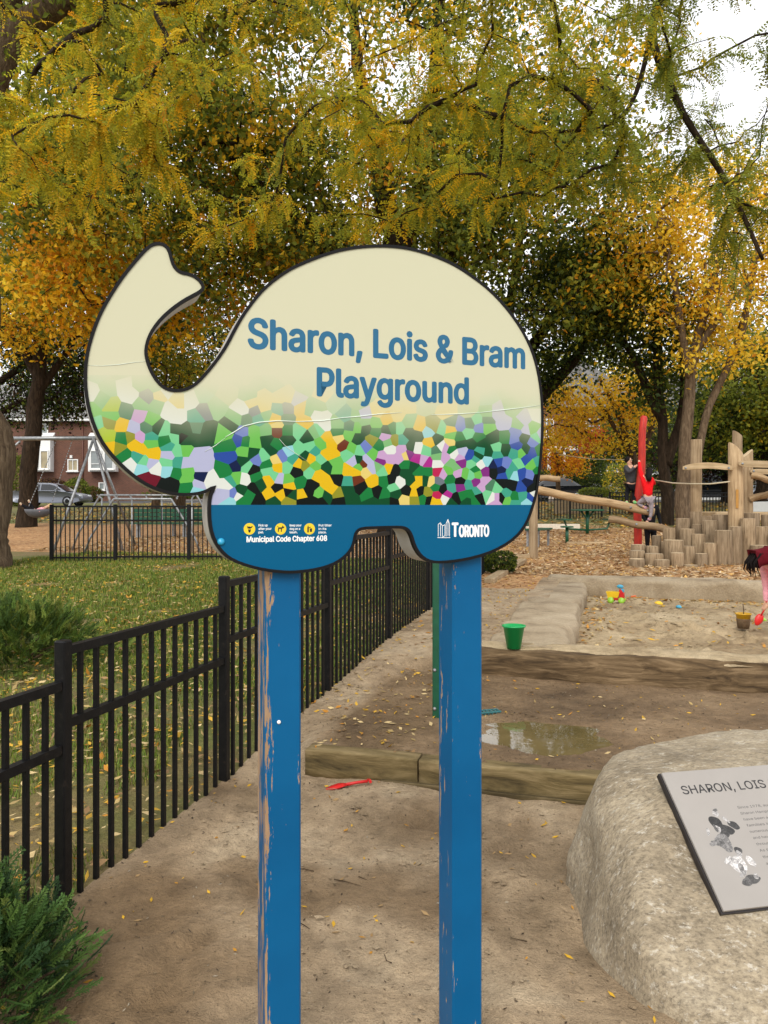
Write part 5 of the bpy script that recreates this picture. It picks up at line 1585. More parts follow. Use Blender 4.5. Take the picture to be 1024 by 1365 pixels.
def juniper(name, label, base, rad, hgt, n, sl, seed, pal, tilt=0.0):
    rg = np.random.default_rng(seed)
    az = rg.uniform(0, 2 * math.pi, n); el = rg.uniform(.0, 1.0, n) ** .8 * math.pi / 2
    rr = rg.uniform(.35, 1, n) ** .6 * (1 + .22 * vnoise(np.cos(az) * 2 + seed, np.sin(az) * 2, el * 2))
    p = np.stack([np.cos(az) * np.cos(el) * rad[0] * rr, np.sin(az) * np.cos(el) * rad[1] * rr, np.sin(el) * hgt * rr + .02], 1)
    out = unit(np.stack([np.cos(az) * np.cos(el), np.sin(az) * np.cos(el), np.sin(el) * .75 + .15], 1) + rg.normal(size=(n, 3)) * .38)
    side = unit(np.cross(out, np.array([0, 0, 1.]) + rg.normal(size=(n, 3)) * .5)); upv = np.cross(side, out)
    sc = sl * rg.uniform(.6, 1.25, (n, 1, 1)); T = ST[None] * sc
    V = p[:, None] + T[..., 0:1] * out[:, None] + T[..., 1:2] * side[:, None] + T[..., 2:3] * upv[:, None]
    F = SF[None] + (np.arange(n) * len(ST))[:, None, None]
    c = pal_pick(pal, rg, n) * rg.uniform(.7, 1.3, (n, 1))
    root = empty(name, base, 0, label, 'shrub')
    link_mesh('foliage', np_mesh('foliage', V.reshape(-1, 3), F.reshape(-1, 4), False, np.repeat(c, len(ST), 0)), M_needle, root)
    mb = MB()
    for k in range(9):
        a = 2 * math.pi * k / 9
        mb.tube([(0, 0, -.03), (rad[0] * .4 * math.cos(a), rad[1] * .4 * math.sin(a), hgt * .3), (rad[0] * .8 * math.cos(a), rad[1] * .8 * math.sin(a), hgt * .5)], [.014, .009, .003], 5)
    mb.build('stem', M_bark_mid, root)
    return root
JP = [((.05, .105, .022), 3), ((.085, .15, .03), 2), ((.025, .058, .018), 2), ((.13, .17, .035), .8)]
juniper('juniper_shrub', 'bushy green juniper growing through the near end of the path fence', (-1.30, 2.36, -.02), (.36, .38), .38, 1500, .095, 91, JP)
pj = gpt(30, 905)
juniper('juniper_shrub', 'low spreading olive green juniper on the lawn behind the path fence', (pj.x - .35, pj.y + .55, pj.z), (.95, .75), .52, 2400, .12, 92, [((.09, .15, .025), 3), ((.15, .20, .03), 2), ((.05, .09, .02), 2), ((.21, .22, .04), .8)])
# ------------------------------------------------------------------ log climbing structure
ROWD = [14.1, 14.4, 14.7, 15.0, 15.3, 15.6]
STUMPS = [(849, 22, 745, 0), (849.5, 21, 734, 1), (851, 20, 726, 2), (872, 24, 738, 0.4), (882.5, 21, 746, -.4), (869.5, 17, 728, 1.5), (898, 26, 720, 1.2), (903, 18, 737, -.4), (918, 18, 728, .9), (920.5, 19, 753, -.7), (935, 16, 738, -.1), (931.5, 17, 712, 1.9), (946.5, 17, 724, .3), (964, 22, 707, .3), (980, 18, 702, .6), (997, 20, 691, 1.0), (916, 20, 705, 2.6), (946, 20, 694, 2.4), (961.5, 23, 686, 2.9), (927.5, 15, 682, 3.6), (929.5, 15, 699, 2.9), (910.5, 19, 691, 3.4), (892, 16, 704, 2.9), (875.5, 13, 714, 2.6), (1014, 21, 702, 1.3), (1012, 24, 727, .1), (1001, 22, 684, 2.2), (1022, 14, 686, 2.4), (942, 21, 688, 3.4), (887, 12, 722, 2.2), (1036, 20, 712, .6), (1043, 22, 694, 1.6)]
def log_upright(label, px, wpx, ytop, D, mat=M_stump, name='log_stump', cut=0.0, group=None, cat='stump', lean=0.0, topmat=None):
    x = (px - 512) / FPX * D; zb = Hs(x, D) - .08; r = wpx / FPX * D / 2
    zt = EYE + (HORY - ytop) / FPX * D; h = zt - zb
    root = empty(name, (x, D, zb), random.uniform(0, 6), label, cat, group)
    if cut: root.rotation_euler = (0, 0, 0)
    n = 14; e = .012
    vs = []; fs = []
    zs = [0, h * .33, h * .66, h - e, h]
    for i, z in enumerate(zs):
        rr = r * (1.03 - .05 * i / 4) * (1 if i < 4 else .95)
        for k in range(n):
            a = 2 * math.pi * k / n; q = rr * (1 + .05 * math.sin(2 * a + px) + .02 * math.sin(5 * a))
            zz = z + (cut * math.cos(a) * r * 2 if i >= 3 else 0)
            vs.append((q * math.cos(a) + lean * z, q * math.sin(a), zz))
    for i in range(len(zs) - 1):
        for k in range(n): fs.append((i * n + k, i * n + (k + 1) % n, (i + 1) * n + (k + 1) % n, (i + 1) * n + k))
    mb = MB(); mb.add(vs, fs, True); mb.build('shaft', mat, root)
    mb = MB(); mb.add([(v[0] * .999, v[1] * .999, v[2] + .002) for v in vs[-n:]], [tuple(range(n))]); mb.build('cut_end', topmat or M_stumptop, root)
    return root
SL = {9: 'lowest flat stump disc at the front foot of the stump mound', 15: 'tall slim stump just right of the orange marked log post', 13: 'tall thick grey stump in front of the orange marked log post', 0: 'short front stump at the end of the mound by the red pole', 2: 'short stump closest to the foot of the red pole'}
for k_, (px, w, yt, row) in enumerate(STUMPS):
    log_upright(SL.get(k_, 'weathered round log stump standing in the stepped stump mound'), px, w, yt, 14.35 + row * .30, group='stumps of the stepped climbing mound')
log_upright('tall pale log post with a rounded top at the end of the curved plank', 928, 15, 586, 15.5, M_pole, 'log_post', .0, cat='post')
log_upright('tall pale log post with slanting top and an orange mark', 981, 19, 598, 14.9, M_pole, 'log_post', -.45, cat='post')
log_upright('shorter pale log post right behind the orange marked post', 995.5, 15, 605, 15.5, M_pole, 'log_post', .4, cat='post')
log_upright('tallest pale log post standing behind the orange marked post', 983, 12, 578, 16.6, M_pole, 'log_post', -.35, cat='post')
log_upright('pale log post holding up the far end of the balance log beside the sign', 711, 12, 655, 16.2, M_pole, 'log_post', 0, cat='post')
mk_ = at(983, 665, 14.75); mk_.y = 14.9 - .145
mb = MB(); mb.box((0, 0, 0), (.05, .012, .36), bev=.004); o = mb.build('orange_marker', plain('orange_paint', rgb(172, 126, 60), .9)); o.location = mk_; tag(o, 'vertical orange painted marker strip on the log post', 'marker')
def lying_log(label, a, b_, D0, D1, wpx, mat=M_log_h, name='balance_log', cat='log', bolts=()):
    p, q = at(*a, D0), at(*b_, D1); d = q - p; L = d.length; r = wpx / FPX * (D0 + D1) / 4
    root = empty(name, p, 0, label, cat); root.rotation_euler = d.to_track_quat('X', 'Z').to_euler()
    mb = MB(); k = 9
    mb.tube([(L * i / k, .012 * math.sin(i), .015 * math.sin(i * 1.3)) for i in range(k + 1)], [r * (1 + .03 * math.sin(i * 2)) for i in range(k + 1)], 14, False)
    mb.build('shaft', mat, root)
    for x in (0, L):
        mb = MB(); mb.lathe([(0, 0), (r * .97, 0), (r * .97, .003), (0, .003)], 14, Matrix.Translation((x, .012 * math.sin(0 if x == 0 else k), .015 * math.sin(0 if x == 0 else k * 1.3))) @ Matrix.Rotation(R(90), 4, 'Y')); mb.build('cut_end', M_stumptop, root)
    for t in bolts:
        mb = MB(); mb.lathe([(0, 0), (.025, 0), (.025, .01), (0, .014)], 8, Matrix.Translation((L * t, -r, 0)) @ Matrix.Rotation(R(90), 4, 'X')); mb.build('bolt', M_steel, root)
    return root
lying_log('long sloping balance log running in front of the red pole', (700, 651), (872, 682), 16.5, 16.0, 11, bolts=(.82, .95))
lying_log('lower balance log ending at the stump mound', (812, 692), (903, 708), 16.2, 15.6, 10, bolts=(.42,))
lying_log('short upper log end sticking out from behind the sign', (690, 637), (747, 638), 18.5, 18.3, 8)
lying_log('round log rail sloping down from the orange marked post', (1003, 634), (1060, 648), 15.2, 14.6, 9)
lying_log('round log rail rising away from the orange marked post', (1000, 666), (1060, 647), 15.4, 15.0, 9)
def plank(label, a, b_, D0, D1, hpx, sag=0.0):
    p, q = at(*a, D0), at(*b_, D1); d = q - p; L = d.length; h = hpx / FPX * D0
    o = empty('plank', p, 0, label, 'plank'); o.rotation_euler = d.to_track_quat('X', 'Z').to_euler()
    mb = MB(); n = 10
    up = [(L * i / n, sag * math.sin(math.pi * i / n) + h / 2 * (1 - .5 * (abs(i / n - .5) * 2) ** 6)) for i in range(n + 1)]
    lo = [(L * i / n, sag * math.sin(math.pi * i / n) - h / 2 * (1 - .5 * (abs(i / n - .5) * 2) ** 6)) for i in reversed(range(n + 1))]
    mb.prism(up + lo, -.04, .04); mb.build('board', M_plank, o)
    for x in (.06, L - .06):
        mb = MB(); mb.lathe([(0, 0), (.022, 0), (.022, .01), (0, .014)], 8, Matrix.Translation((x, -.041, 0)) @ Matrix.Rotation(R(90), 4, 'X')); mb.build('bolt', M_steel, o)
plank('curved plank bolted between the two tall log posts', (911, 624), (977, 624), 15.3, 14.72, 8, .05)
plank('straight plank running off from the orange marked post', (985, 618), (1060, 620), 14.7, 14.4, 9)
plank('second straight plank just behind and below the front plank', (1000, 628), (1060, 630), 15.35, 15.1, 7)
# red pole
D = 16.6; x0 = (849 - 512) / FPX * D; zb = Hs(x0, D); tp = at(859, 557, D)
rp = empty('red_pole', (x0, D, zb), 0, 'tall red painted climbing pole leaning slightly', 'pole')
mb = MB(); k = 12; top = tp - Vector((x0, D, zb))
mb.tube([(top.x * (i / k) ** 1.6 + .02 * math.sin(i), 0, -.1 + (top.z + .1) * i / k) for i in range(k + 1)] + [(top.x, 0, top.z + .04)], [.088 * (1 - .12 * i / k) for i in range(k + 1)] + [.05], 14)
mb.build('shaft', M_red, rp)
# rope
mb = MB(); mb.tube([at(873, 640, 16.4), at(897, 644, 15.9), at(921, 645, 15.4), at(947, 645, 15.1), at(973, 642, 14.8)], .014, 6)
o = mb.build('climbing_rope', M_rope); tag(o, 'pale rope strung between the red pole and the log posts', 'rope')
mb = MB(); mb.tube([at(745, 606, 31), at(790, 612, 31.8), at(846, 613, 32.9)], .016, 6)
o = mb.build('climbing_rope', M_rope); tag(o, 'thin high line strung to the trunk of the low yellow tree', 'rope')
# grey slide side beyond the stumps
mb = MB()
p0 = at(994, 682, 19); 
mb.prism([(0, 0), (.8, 0), (.8, .2), (.62, .25), (.08, .22), (0, .16)], 0, .6); 
o = mb.build('plastic_tub', M_pl_grey); p0.z = max(p0.z, Hs(p0.x, 19)); o.location = (p0.x, 19, EYE + (HORY - 684) / FPX * 19); o.location.z = EYE + (HORY - 682) / FPX * 19; tag(o, 'grey moulded plastic play panel on the deck behind the stumps', 'play panel')
mb = MB(); mb.box((.5, .3, -.1), (2.6, .9, .2), bev=.02); d_ = mb.build('play_deck', M_plank); d_.location = o.location - Vector((0, 0, .004)); tag(d_, 'low wooden deck behind the stump mound carrying the grey panel', 'deck')
for sx_ in (-.6, 1.6):
    for sy_ in (-.05, .65):
        hgt = d_.location.z - .2 - Hs(d_.location.x + sx_, 19 + sy_) + .1
        mb = MB(); mb.box((sx_, sy_, -.2 - hgt / 2), (.12, .12, hgt)); mb.build('leg', M_pole, d_)

# ------------------------------------------------------------------ people
def skin_mesh(joints, edges, rads, lvl=2):
    names = list(joints); ix = {n: i for i, n in enumerate(names)}
    me = bpy.data.meshes.new('sk'); me.from_pydata([tuple(joints[n]) for n in names], [(ix[a], ix[b_]) for a, b_ in edges], [])
    o = bpy.data.objects.new('sk', me); COL.objects.link(o)
    o.modifiers.new('s', 'SKIN')
    for i, n in enumerate(names):
        r = rads[n]; me.skin_vertices[0].data[i].radius = (r, r) if not hasattr(r, '__len__') else r
        me.skin_vertices[0].data[i].use_root = (i == 0)
    ss = o.modifiers.new('u', 'SUBSURF'); ss.levels = lvl; ss.render_levels = lvl
    dg = bpy.context.evaluated_depsgraph_get(); dg.update()
    m = bpy.data.meshes.new_from_object(o.evaluated_get(dg))
    bpy.data.objects.remove(o); bpy.data.meshes.remove(me)
    m.polygons.foreach_set('use_smooth', [True] * len(m.polygons)); m.materials.clear()
    return m
EDG = [('pelvis', 'waist'), ('waist', 'chest'), ('chest', 'neck'), ('neck', 'skull'), ('skull', 'crown')] + [e for s in 'LR' for e in (('chest', s + 'sh'), (s + 'sh', s + 'el'), (s + 'el', s + 'wr'), (s + 'wr', s + 'ha'), ('pelvis', s + 'hip'), (s + 'hip', s + 'kn'), (s + 'kn', s + 'an'), (s + 'an', s + 'to'))] + [e for s in 'LR' for k in range(4) for e in ((s + 'ha', s + 'f%d' % k),)] + [(s + 'wr', s + 'th') for s in 'LR']
def person(label, J, h, top, topmat, legmat, hairmat, shoemat, hair='short', top_hem='pelvis', sleeves=True, extra=None, group=None, face=Vector((0, -1, 0))):
    """J: joint positions in world space; h: standing height"""
    J = {k: Vector(v) for k, v in J.items()}
    base = Vector((J['Lan'].x, J['Lan'].y, min(J['Lan'].z, J['Ran'].z)))
    for s in 'LR':
        wr = J[s + 'wr']; d = (wr - J[s + 'el']).normalized()
        hd = J.get(s + 'hdir', d); hd = Vector(hd).normalized()
        side = hd.cross(Vector((0, 1, 0.2))).normalized()
        J[s + 'ha'] = wr + hd * h * .045
        for k in range(4): J[s + 'f%d' % k] = J[s + 'ha'] + hd * h * (.04 - .006 * abs(k - 1.3)) + side * h * .009 * (k - 1.5)
        J[s + 'th'] = wr + hd * h * .035 + side * h * .03
        an = J[s + 'an']; td = J.get(s + 'tdir', Vector((0, 1, -.15))); J[s + 'to'] = an + Vector(td).normalized() * h * .085 + Vector((0, 0, -h * .02))
    J = {k: v - base for k, v in J.items() if not k.endswith('dir')}
    rb = dict(pelvis=.075, waist=.066, chest=.078, neck=.034, skull=.062, crown=.045)
    for s in 'LR': rb.update({s + 'sh': .04, s + 'el': .026, s + 'wr': .019, s + 'ha': .018, s + 'hip': .058, s + 'kn': .037, s + 'an': .026, s + 'to': .022, s + 'th': .006, **{s + 'f%d' % k: .0055 for k in range(4)}})
    rb = {k: v * h for k, v in rb.items()}
    root = empty('person', base, 0, label, 'person', group)
    order = ['pelvis'] + [k for k in J if k != 'pelvis']
    link_mesh('body', skin_mesh({k: J[k] for k in order}, EDG, rb), M_skin, root)
    up = 1.0 + .22
    tj = ['pelvis' if top_hem == 'pelvis' else 'waist', 'waist', 'chest', 'Lsh', 'Rsh'] + (['Lel', 'Rel', 'Lwr', 'Rwr'] if sleeves else [])
    tj = list(dict.fromkeys(tj)); te = [e for e in EDG if e[0] in tj and e[1] in tj]
    link_mesh(top, skin_mesh({k: J[k] for k in tj}, te, {k: rb[k] * up + .004 for k in tj}), topmat, root)
    lj = ['pelvis', 'Lhip', 'Rhip', 'Lkn', 'Rkn', 'Lan', 'Ran']; le = [e for e in EDG if e[0] in lj and e[1] in lj]
    link_mesh('trousers', skin_mesh({k: J[k] for k in lj}, le, {k: rb[k] * 1.12 + .002 for k in lj}), legmat, root)
    for s in 'LR':
        link_mesh('shoe', skin_mesh({'a': J[s + 'an'], 'm': J[s + 'an'].lerp(J[s + 'to'], .5) - Vector((0, 0, .006 * h)), 't': J[s + 'to']}, [('a', 'm'), ('m', 't')], {'a': .034 * h, 'm': .032 * h, 't': .026 * h}), shoemat, root)
    sk = J['skull']; ax = (J['crown'] - J['neck']).normalized(); f = (face - ax * face.dot(ax)).normalized()
    back = -f
    mb = MB()
    mb.ball(tuple(sk + ax * .024 * h + back * .014 * h), (.064 * h, .064 * h, .066 * h), 14, 10)
    if hair == 'long':
        mb.tube([tuple(sk + ax * .05 * h + back * .02 * h), tuple(sk + back * .045 * h), tuple(J['neck'] + back * .06 * h), tuple(J['chest'].lerp(J['neck'], .45) + back * .085 * h), tuple(J['chest'] + back * .095 * h)], [.03 * h, .058 * h, .060 * h, .050 * h, .022 * h], 12, True, True, None, .10)
    mb.build('hair', hairmat, root)
    mb = MB(); side = ax.cross(f)
    for sg in (-1, 1):
        mb.ball(tuple(sk + f * .056 * h + side * .024 * h * sg), .008 * h, 6, 4)
    mb.build('eye', M_blk, root)
    mb = MB(); mb.ball(tuple(sk + f * .064 * h - ax * .018 * h), (.009 * h,) * 3, 6, 4); mb.build('nose', M_skin, root)
    mb = MB(); mb.ball(tuple(sk + f * .056 * h - ax * .040 * h), (.016 * h, .008 * h, .005 * h), 6, 4); mb.build('mouth', M_c_maroon, root)
    return root
def pj_(px, py, D): return at(px, py, D)
# girl in red climbing: one arm up on the pole, knee bent
D = 15.9
person('child in a red top and grey leggings reaching up the red pole', dict(
    pelvis=pj_(864, 663, D), waist=pj_(863.5, 655, D), chest=pj_(862.5, 642, D - .02), neck=pj_(862.5, 635, D), skull=pj_(864.5, 629.5, D + .02), crown=pj_(865.5, 624, D + .02),
    Lsh=pj_(857, 638, D), Lel=pj_(853.5, 627, D + .12), Lwr=pj_(852.5, 616, D + .45), Rsh=pj_(868.5, 639, D), Rel=pj_(872, 645, D + .15), Rwr=pj_(868, 641, D + .5),
    Lhip=pj_(861, 665, D), Lkn=pj_(850, 671, D + .12), Lan=pj_(858, 675.5, D + .05), Rhip=pj_(867, 665, D), Rkn=pj_(868.5, 677, D - .02), Ran=pj_(867, 691, D - .0),
    Rtdir=Vector((-.1, 1, 0)), Ltdir=Vector((.9, .4, 0))), 1.12, 'red_top', M_c_red, M_c_grey, M_hair_dark, M_shoe_p, 'long', face=Vector((-.1, 1, 0)))
# boy in charcoal jacket on the log left of the pole
D = 16.75
person('child in a charcoal jacket standing on the balance log left of the red pole', dict(
    pelvis=pj_(841.5, 646, D), waist=pj_(841, 639, D), chest=pj_(840.5, 627, D), neck=pj_(839.5, 620, D), skull=pj_(838, 614.5, D), crown=pj_(838, 609, D),
    Lsh=pj_(834.5, 623, D), Lel=pj_(838, 630, D - .2), Lwr=pj_(846, 623, D - .15), Rsh=pj_(846, 622.5, D), Rel=pj_(850, 623, D - .1), Rwr=pj_(853, 619, D - .15),
    Lhip=pj_(838.5, 648, D), Lkn=pj_(836, 658, D), Lan=pj_(835.5, 669.5, D - .3), Rhip=pj_(844.5, 648, D), Rkn=pj_(846, 658, D), Ran=pj_(845, 669, D - .3),
    Ltdir=Vector((-.3, -1, 0)), Rtdir=Vector((.3, -1, 0))), 1.15, 'jacket', M_c_char, M_c_black, M_hair_dark, M_shoe_g, 'short', face=Vector((.6, -.8, 0)))
# grown up in black behind the girl
D = 17.2; fz = Hs((866 - 512) / FPX * D, D)
xw = (867 - 512) / FPX * D
person('person in black clothes and boots standing behind the climbing child', dict(
    pelvis=(xw, D, fz + .62), waist=(xw, D, fz + .76), chest=(xw, D, fz + .98), neck=(xw, D, fz + 1.11), skull=(xw, D, fz + 1.2), crown=(xw, D, fz + 1.28),
    Lsh=(xw - .14, D, fz + 1.05), Lel=(xw - .2, D - .05, fz + .85), Lwr=(xw - .15, D - .2, fz + .72), Rsh=(xw + .14, D, fz + 1.05), Rel=(xw + .19, D, fz + .84), Rwr=(xw + .2, D - .1, fz + .65),
    Lhip=(xw - .07, D, fz + .58), Lkn=(xw - .07, D - .02, fz + .33), Lan=(xw - .07, D, fz + .05), Rhip=(xw + .07, D, fz + .58), Rkn=(xw + .07, D - .02, fz + .33), Ran=(xw + .08, D, fz + .05),
    Ltdir=Vector((0, -1, 0)), Rtdir=Vector((.1, -1, 0))), 1.3, 'jacket', M_c_black, M_c_black, M_hair_dark, M_c_black)
# child in pink bending over the bucket
D = 8.35; fx = (1030 - 512) / FPX * D; fz = Hs(fx, D)
pk = person('bending child in pink with a maroon hood digging with a red shovel', dict(
    pelvis=(fx + .16, D, fz + .56), waist=(fx + .10, D - .02, fz + .70), chest=(fx - .04, D - .05, fz + .84), neck=(fx - .12, D - .06, fz + .865), skull=(fx - .17, D - .07, fz + .845), crown=(fx - .225, D - .07, fz + .815),
    Lsh=(fx - .05, D + .09, fz + .80), Lel=(fx - .02, D + .1, fz + .52), Lwr=(fx - .06, D + .02, fz + .36), Rsh=(fx - .055, D - .17, fz + .81), Rel=(fx - .065, D - .22, fz + .57), Rwr=(fx - .125, D - .16, fz + .375),
    Rhdir=Vector((-.5, .1, -.8)), Lhdir=Vector((-.5, 0, -.8)),
    Lhip=(fx + .16, D + .08, fz + .54), Lkn=(fx + .08, D + .1, fz + .30), Lan=(fx + .14, D + .1, fz + .05), Rhip=(fx + .16, D - .08, fz + .54), Rkn=(fx + .04, D - .1, fz + .30), Ran=(fx + .02, D - .1, fz + .045),
    Ltdir=Vector((-1, -.1, 0)), Rtdir=Vector((-1, -.2, 0))), 1.1, 'fleece', M_c_pink, M_c_pink, M_hair_dark, M_shoe_p, 'short', face=Vector((-.55, -.1, -.85)))
bs = Vector(pk.location)
mb = MB(); sk = Vector((fx - .17, D - .07, fz + .845)) - bs
me_h = skin_mesh({'a': sk + Vector((.02, 0, .02)), 'b': sk + Vector((-.06, 0, .0)), 'c': sk + Vector((.07, 0, .03))}, [('a', 'b'), ('a', 'c')], {'a': .098, 'b': .078, 'c': .07})
link_mesh('hood', me_h, M_c_maroon, pk)
for k in range(14):
    mb = MB(); y = -.09 + .013 * k; x = -.085 + .03 * math.sin(k * 2.1)
    mb.tube([tuple(sk + Vector((x + .05, y, .06))), tuple(sk + Vector((x - .02, y, -.04))), tuple(sk + Vector((x - .02 + .02 * math.sin(k), y, -.12))), tuple(sk + Vector((x + .03 * math.sin(k * 1.7), y, -.17 - .04 * math.cos(k))))], [.013, .012, .006, .0015], 6); mb.build('hair_strand', M_hair_dark, pk)
mb = MB(); w_ = Vector((fx - .10, D - .20, fz + .43)) - bs; mb.tube([tuple(w_ + Vector((0, 0, .015))), tuple(w_ + Vector((-.012, .01, -.015)))], .036, 10); mb.build('cuff', M_c_black, pk)
hand = Vector((fx - .125, D - .16, fz + .375)) + Vector((-.5, .1, -.8)).normalized() * .05
dv = Vector((-.45, .05, -.9)).normalized()
s_ = shovel('red plastic shovel held in the hand of the child in pink', hand - dv * .04, (0, 0, 0), 1.15)
s_.rotation_euler = dv.to_track_quat('X', 'Y').to_euler()

# ------------------------------------------------------------------ left: small fence, swings, arch climber
fpts = []
for px in (69, 101 + 53, 252, 350, 450): 
    Dq = 15.75; fpts.append(((px - 512) / FPX * Dq, Dq))
zt_ = EYE + (HORY - 674) / FPX * 15.75
picket_fence('play_area_fence', 'black metal fence round the small play area beyond the lawn', fpts, [zt_] * 4, Hs, .096, .26, .018, .035, .07, low_rail=True)
bp0, bp1 = Vector((*fpts[0], 0)), Vector(((69 - 512) / FPX * 15.75 - .4, 26, 0))
def pipe_obj(name, pts, r, mat, parent, n=8):
    mb = MB(); mb.tube(pts, r, n); return mb.build(name, mat, parent)
DS = 19.5
A0 = at(125, 584, DS); A0b = A0 + Vector((0, 0, 0))
sw = empty('swing_set', gx(110, DS), 0, 'grey steel swing set with a long top bar behind the small fence', 'swing set')
so = Vector(sw.location)
L1 = at(-40, 585, DS + .5)
pipe_obj('top_bar', [tuple(A0 + Vector((.15, 0, 0)) - so), tuple(L1 - so)], .055, M_steel, sw, 10)
for (tx_, ty_) in ((-.62, -1.0), (.95, -.6), (.72, 1.1)):
    g = Vector((A0.x + tx_, A0.y + ty_, 0)); g.z = Hs(g.x, g.y) - .05
    pipe_obj('leg', [tuple(A0 - so), tuple(g - so)], .036, M_steel, sw)
for tx_ in (-.5, .5):
    g = Vector((L1.x + tx_, L1.y + tx_ * 2, 0)); g.z = Hs(g.x, g.y) - .05
    pipe_obj('leg', [tuple(L1 - so), tuple(g - so)], .036, M_steel, sw)
br_ = at(20, 600, DS + .3); pipe_obj('brace', [tuple(at(27, 588, DS + .25) - so), tuple(at(12, 602, DS + .3) - so)], .03, M_steel, sw)
# bowl swing on two chains, child lying in it
sc_ = at(51, 685, DS - .2)
bw = empty('bowl_swing', sc_, R(8), 'grey rubber bowl swing hanging on two slanting chains', 'swing')
mb = MB()
prof = [(.0, -.10), (.12, -.09), (.24, -.04), (.31, .05), (.335, .12), (.315, .12), (.29, .055), (.22, -.015), (.11, -.06), (0, -.07)]
mb.lathe(prof, 20, Matrix.Scale(.62, 4, (0, 1, 0))); mb.build('bowl', plain('grey_rubber', rgb(92, 92, 96), .7), bw)
inv = (Tr(*sc_) @ Rz(R(8))).inverted()
for (bx, tp_) in ((-.25, at(76, 585, DS + .3)), (.28, at(97, 585, DS + .2))):
    t = inv @ tp_; a = Vector((bx, 0, .12))
    mb = MB(); n = 26
    for k in range(n):
        c0 = a.lerp(t, k / n); c1 = a.lerp(t, (k + .72) / n); mb.tube([tuple(c0), tuple(c1)], .012, 4)
    mb.build('chain', M_steel, bw)
q = sc_ + Vector((.0, -.0, .03))
person('child in pink and dark leggings lying back in the bowl swing with feet up', dict(
    pelvis=q + Vector((-.08, 0, .0)), waist=q + Vector((.02, 0, .03)), chest=q + Vector((.15, 0, .09)), neck=q + Vector((.22, 0, .14)), skull=q + Vector((.28, 0, .17)), crown=q + Vector((.335, 0, .19)),
    Lsh=q + Vector((.16, -.10, .10)), Lel=q + Vector((.10, -.15, .02)), Lwr=q + Vector((.02, -.13, .06)), Rsh=q + Vector((.16, .10, .10)), Rel=q + Vector((.12, .16, .06)), Rwr=q + Vector((.2, .17, .16)),
    Lhip=q + Vector((-.09, -.05, .01)), Lkn=q + Vector((-.25, -.07, .13)), Lan=q + Vector((-.39, -.08, .20)), Rhip=q + Vector((-.09, .05, .01)), Rkn=q + Vector((-.20, .07, .16)), Ran=q + Vector((-.26, .08, .27)),
    Ltdir=Vector((-.3, 0, 1)), Rtdir=Vector((-.2, 0, 1))), .95, 'top', M_c_pink, M_c_black, M_hair_fair, M_shoe_b, 'short', face=Vector((-.5, 0, .85)))
# arch climber
ac = empty('arch_climber', gx(200, 18.6), 0, 'bent steel pipe arch climber inside the small fenced play area', 'climber')
ao = Vector(ac.location)
for i, (dpt, x0, x1, ytop) in enumerate(((18.0, 112, 268, 665), (18.9, 96, 300, 660))):
    a = gx(x0, dpt); b_ = gx(x1, dpt); zt = EYE + (HORY - ytop) / FPX * dpt; hz = zt - a.z
    pts = [a - ao]
    for t in np.linspace(0, 1, 9): pts.append(Vector((a.x + .15 + .55 * math.sin(t * math.pi / 2), a.y, a.z + hz * .3 + hz * .7 * (1 - math.cos(t * math.pi / 2)) * 0 + hz * .7 * math.sin(t * math.pi / 2))) - ao)
    for t in np.linspace(0, 1, 9): pts.append(Vector((b_.x - .15 - .55 * math.cos(t * math.pi / 2), b_.y, a.z + hz * .3 + hz * .7 * math.cos(t * math.pi / 2))) - ao)
    pts.append(b_ - ao)
    pipe_obj('arch_pipe', [tuple(p) for p in pts], .026, M_steel, ac)
for k in range(7):
    p = at(136 + 20 * k, 664.5, 18.0); q2 = at(130 + 21.5 * k, 660, 18.9); pipe_obj('rung', [tuple(p - ao), tuple(q2 - ao)], .02, M_steel, ac, 6)
    if k % 2 == 0:
        g = gx(136 + 20 * k, 18.0); pipe_obj('upright', [tuple(p - ao), tuple(g - ao)], .02, M_steel, ac, 6)
# green benches behind
def bench(label, px, D, L, rz=0.0, back=True):
    g = gx(px, D); r = empty('park_bench', g, rz, label, 'bench')
    for k in range(3):
        mb = MB(); mb.box((0, -.12 + .13 * k, .45), (L, .11, .04), bev=.006); mb.build('seat_slat', M_green_metal, r)
    if back:
        for k in range(3):
            mb = MB(); mb.box((0, .24 + .03 * k, .58 + .13 * k), (L, .035, .11), bev=.006); mb.build('back_slat', M_green_metal, r)
    for s in (-1, 1):
        mb = MB(); mb.box((s * L * .38, -.1, .215), (.05, .05, .43)); mb.box((s * L * .38, .16, .215), (.05, .05, .43)); mb.box((s * L * .38, .02, .415), (.05, .36, .03))
        if back: mb.tube([(s * L * .38, .2, .40), (s * L * .38, .29, .66), (s * L * .38, .34, .92)], .022, 6)
        mb.build('leg', M_steel, r)
    return r
bench('dark green bench inside the play area left of the chin of the elephant', 215, 24, 1.9)
bench('dark green bench behind the arch climber near the elephant foot', 262, 24.5, 1.9)
bench('dark green slatted bench on the wood chips beside the sign', 719, 19.5, 1.1, R(60))
# far left tree trunks seen under the elephant's chin are slim saplings
for i, (px, D, lab) in enumerate(((206, 33, 'slim sapling with a bare trunk left of the elephant chin'), (240, 34, 'thicker young tree under the elephant chin'))):
    g = gx(px, D)
    grow_tree('young_tree', lab, [[(g.x, g.y, g.z - .1, .2 + .1 * i), (g.x + .1, D, g.z + 3, .15 + .08 * i), (g.x, D, g.z + 6, .08)]], [(g.x, D, g.z + 7.2, 2.2, 2, 2.4, 60)], .16, 60, .45, pal_const([(Gr, 2), (Ol, 2), (Yg, 1)]), M_bark_mid, 70 + i, zmin=g.z + 4)

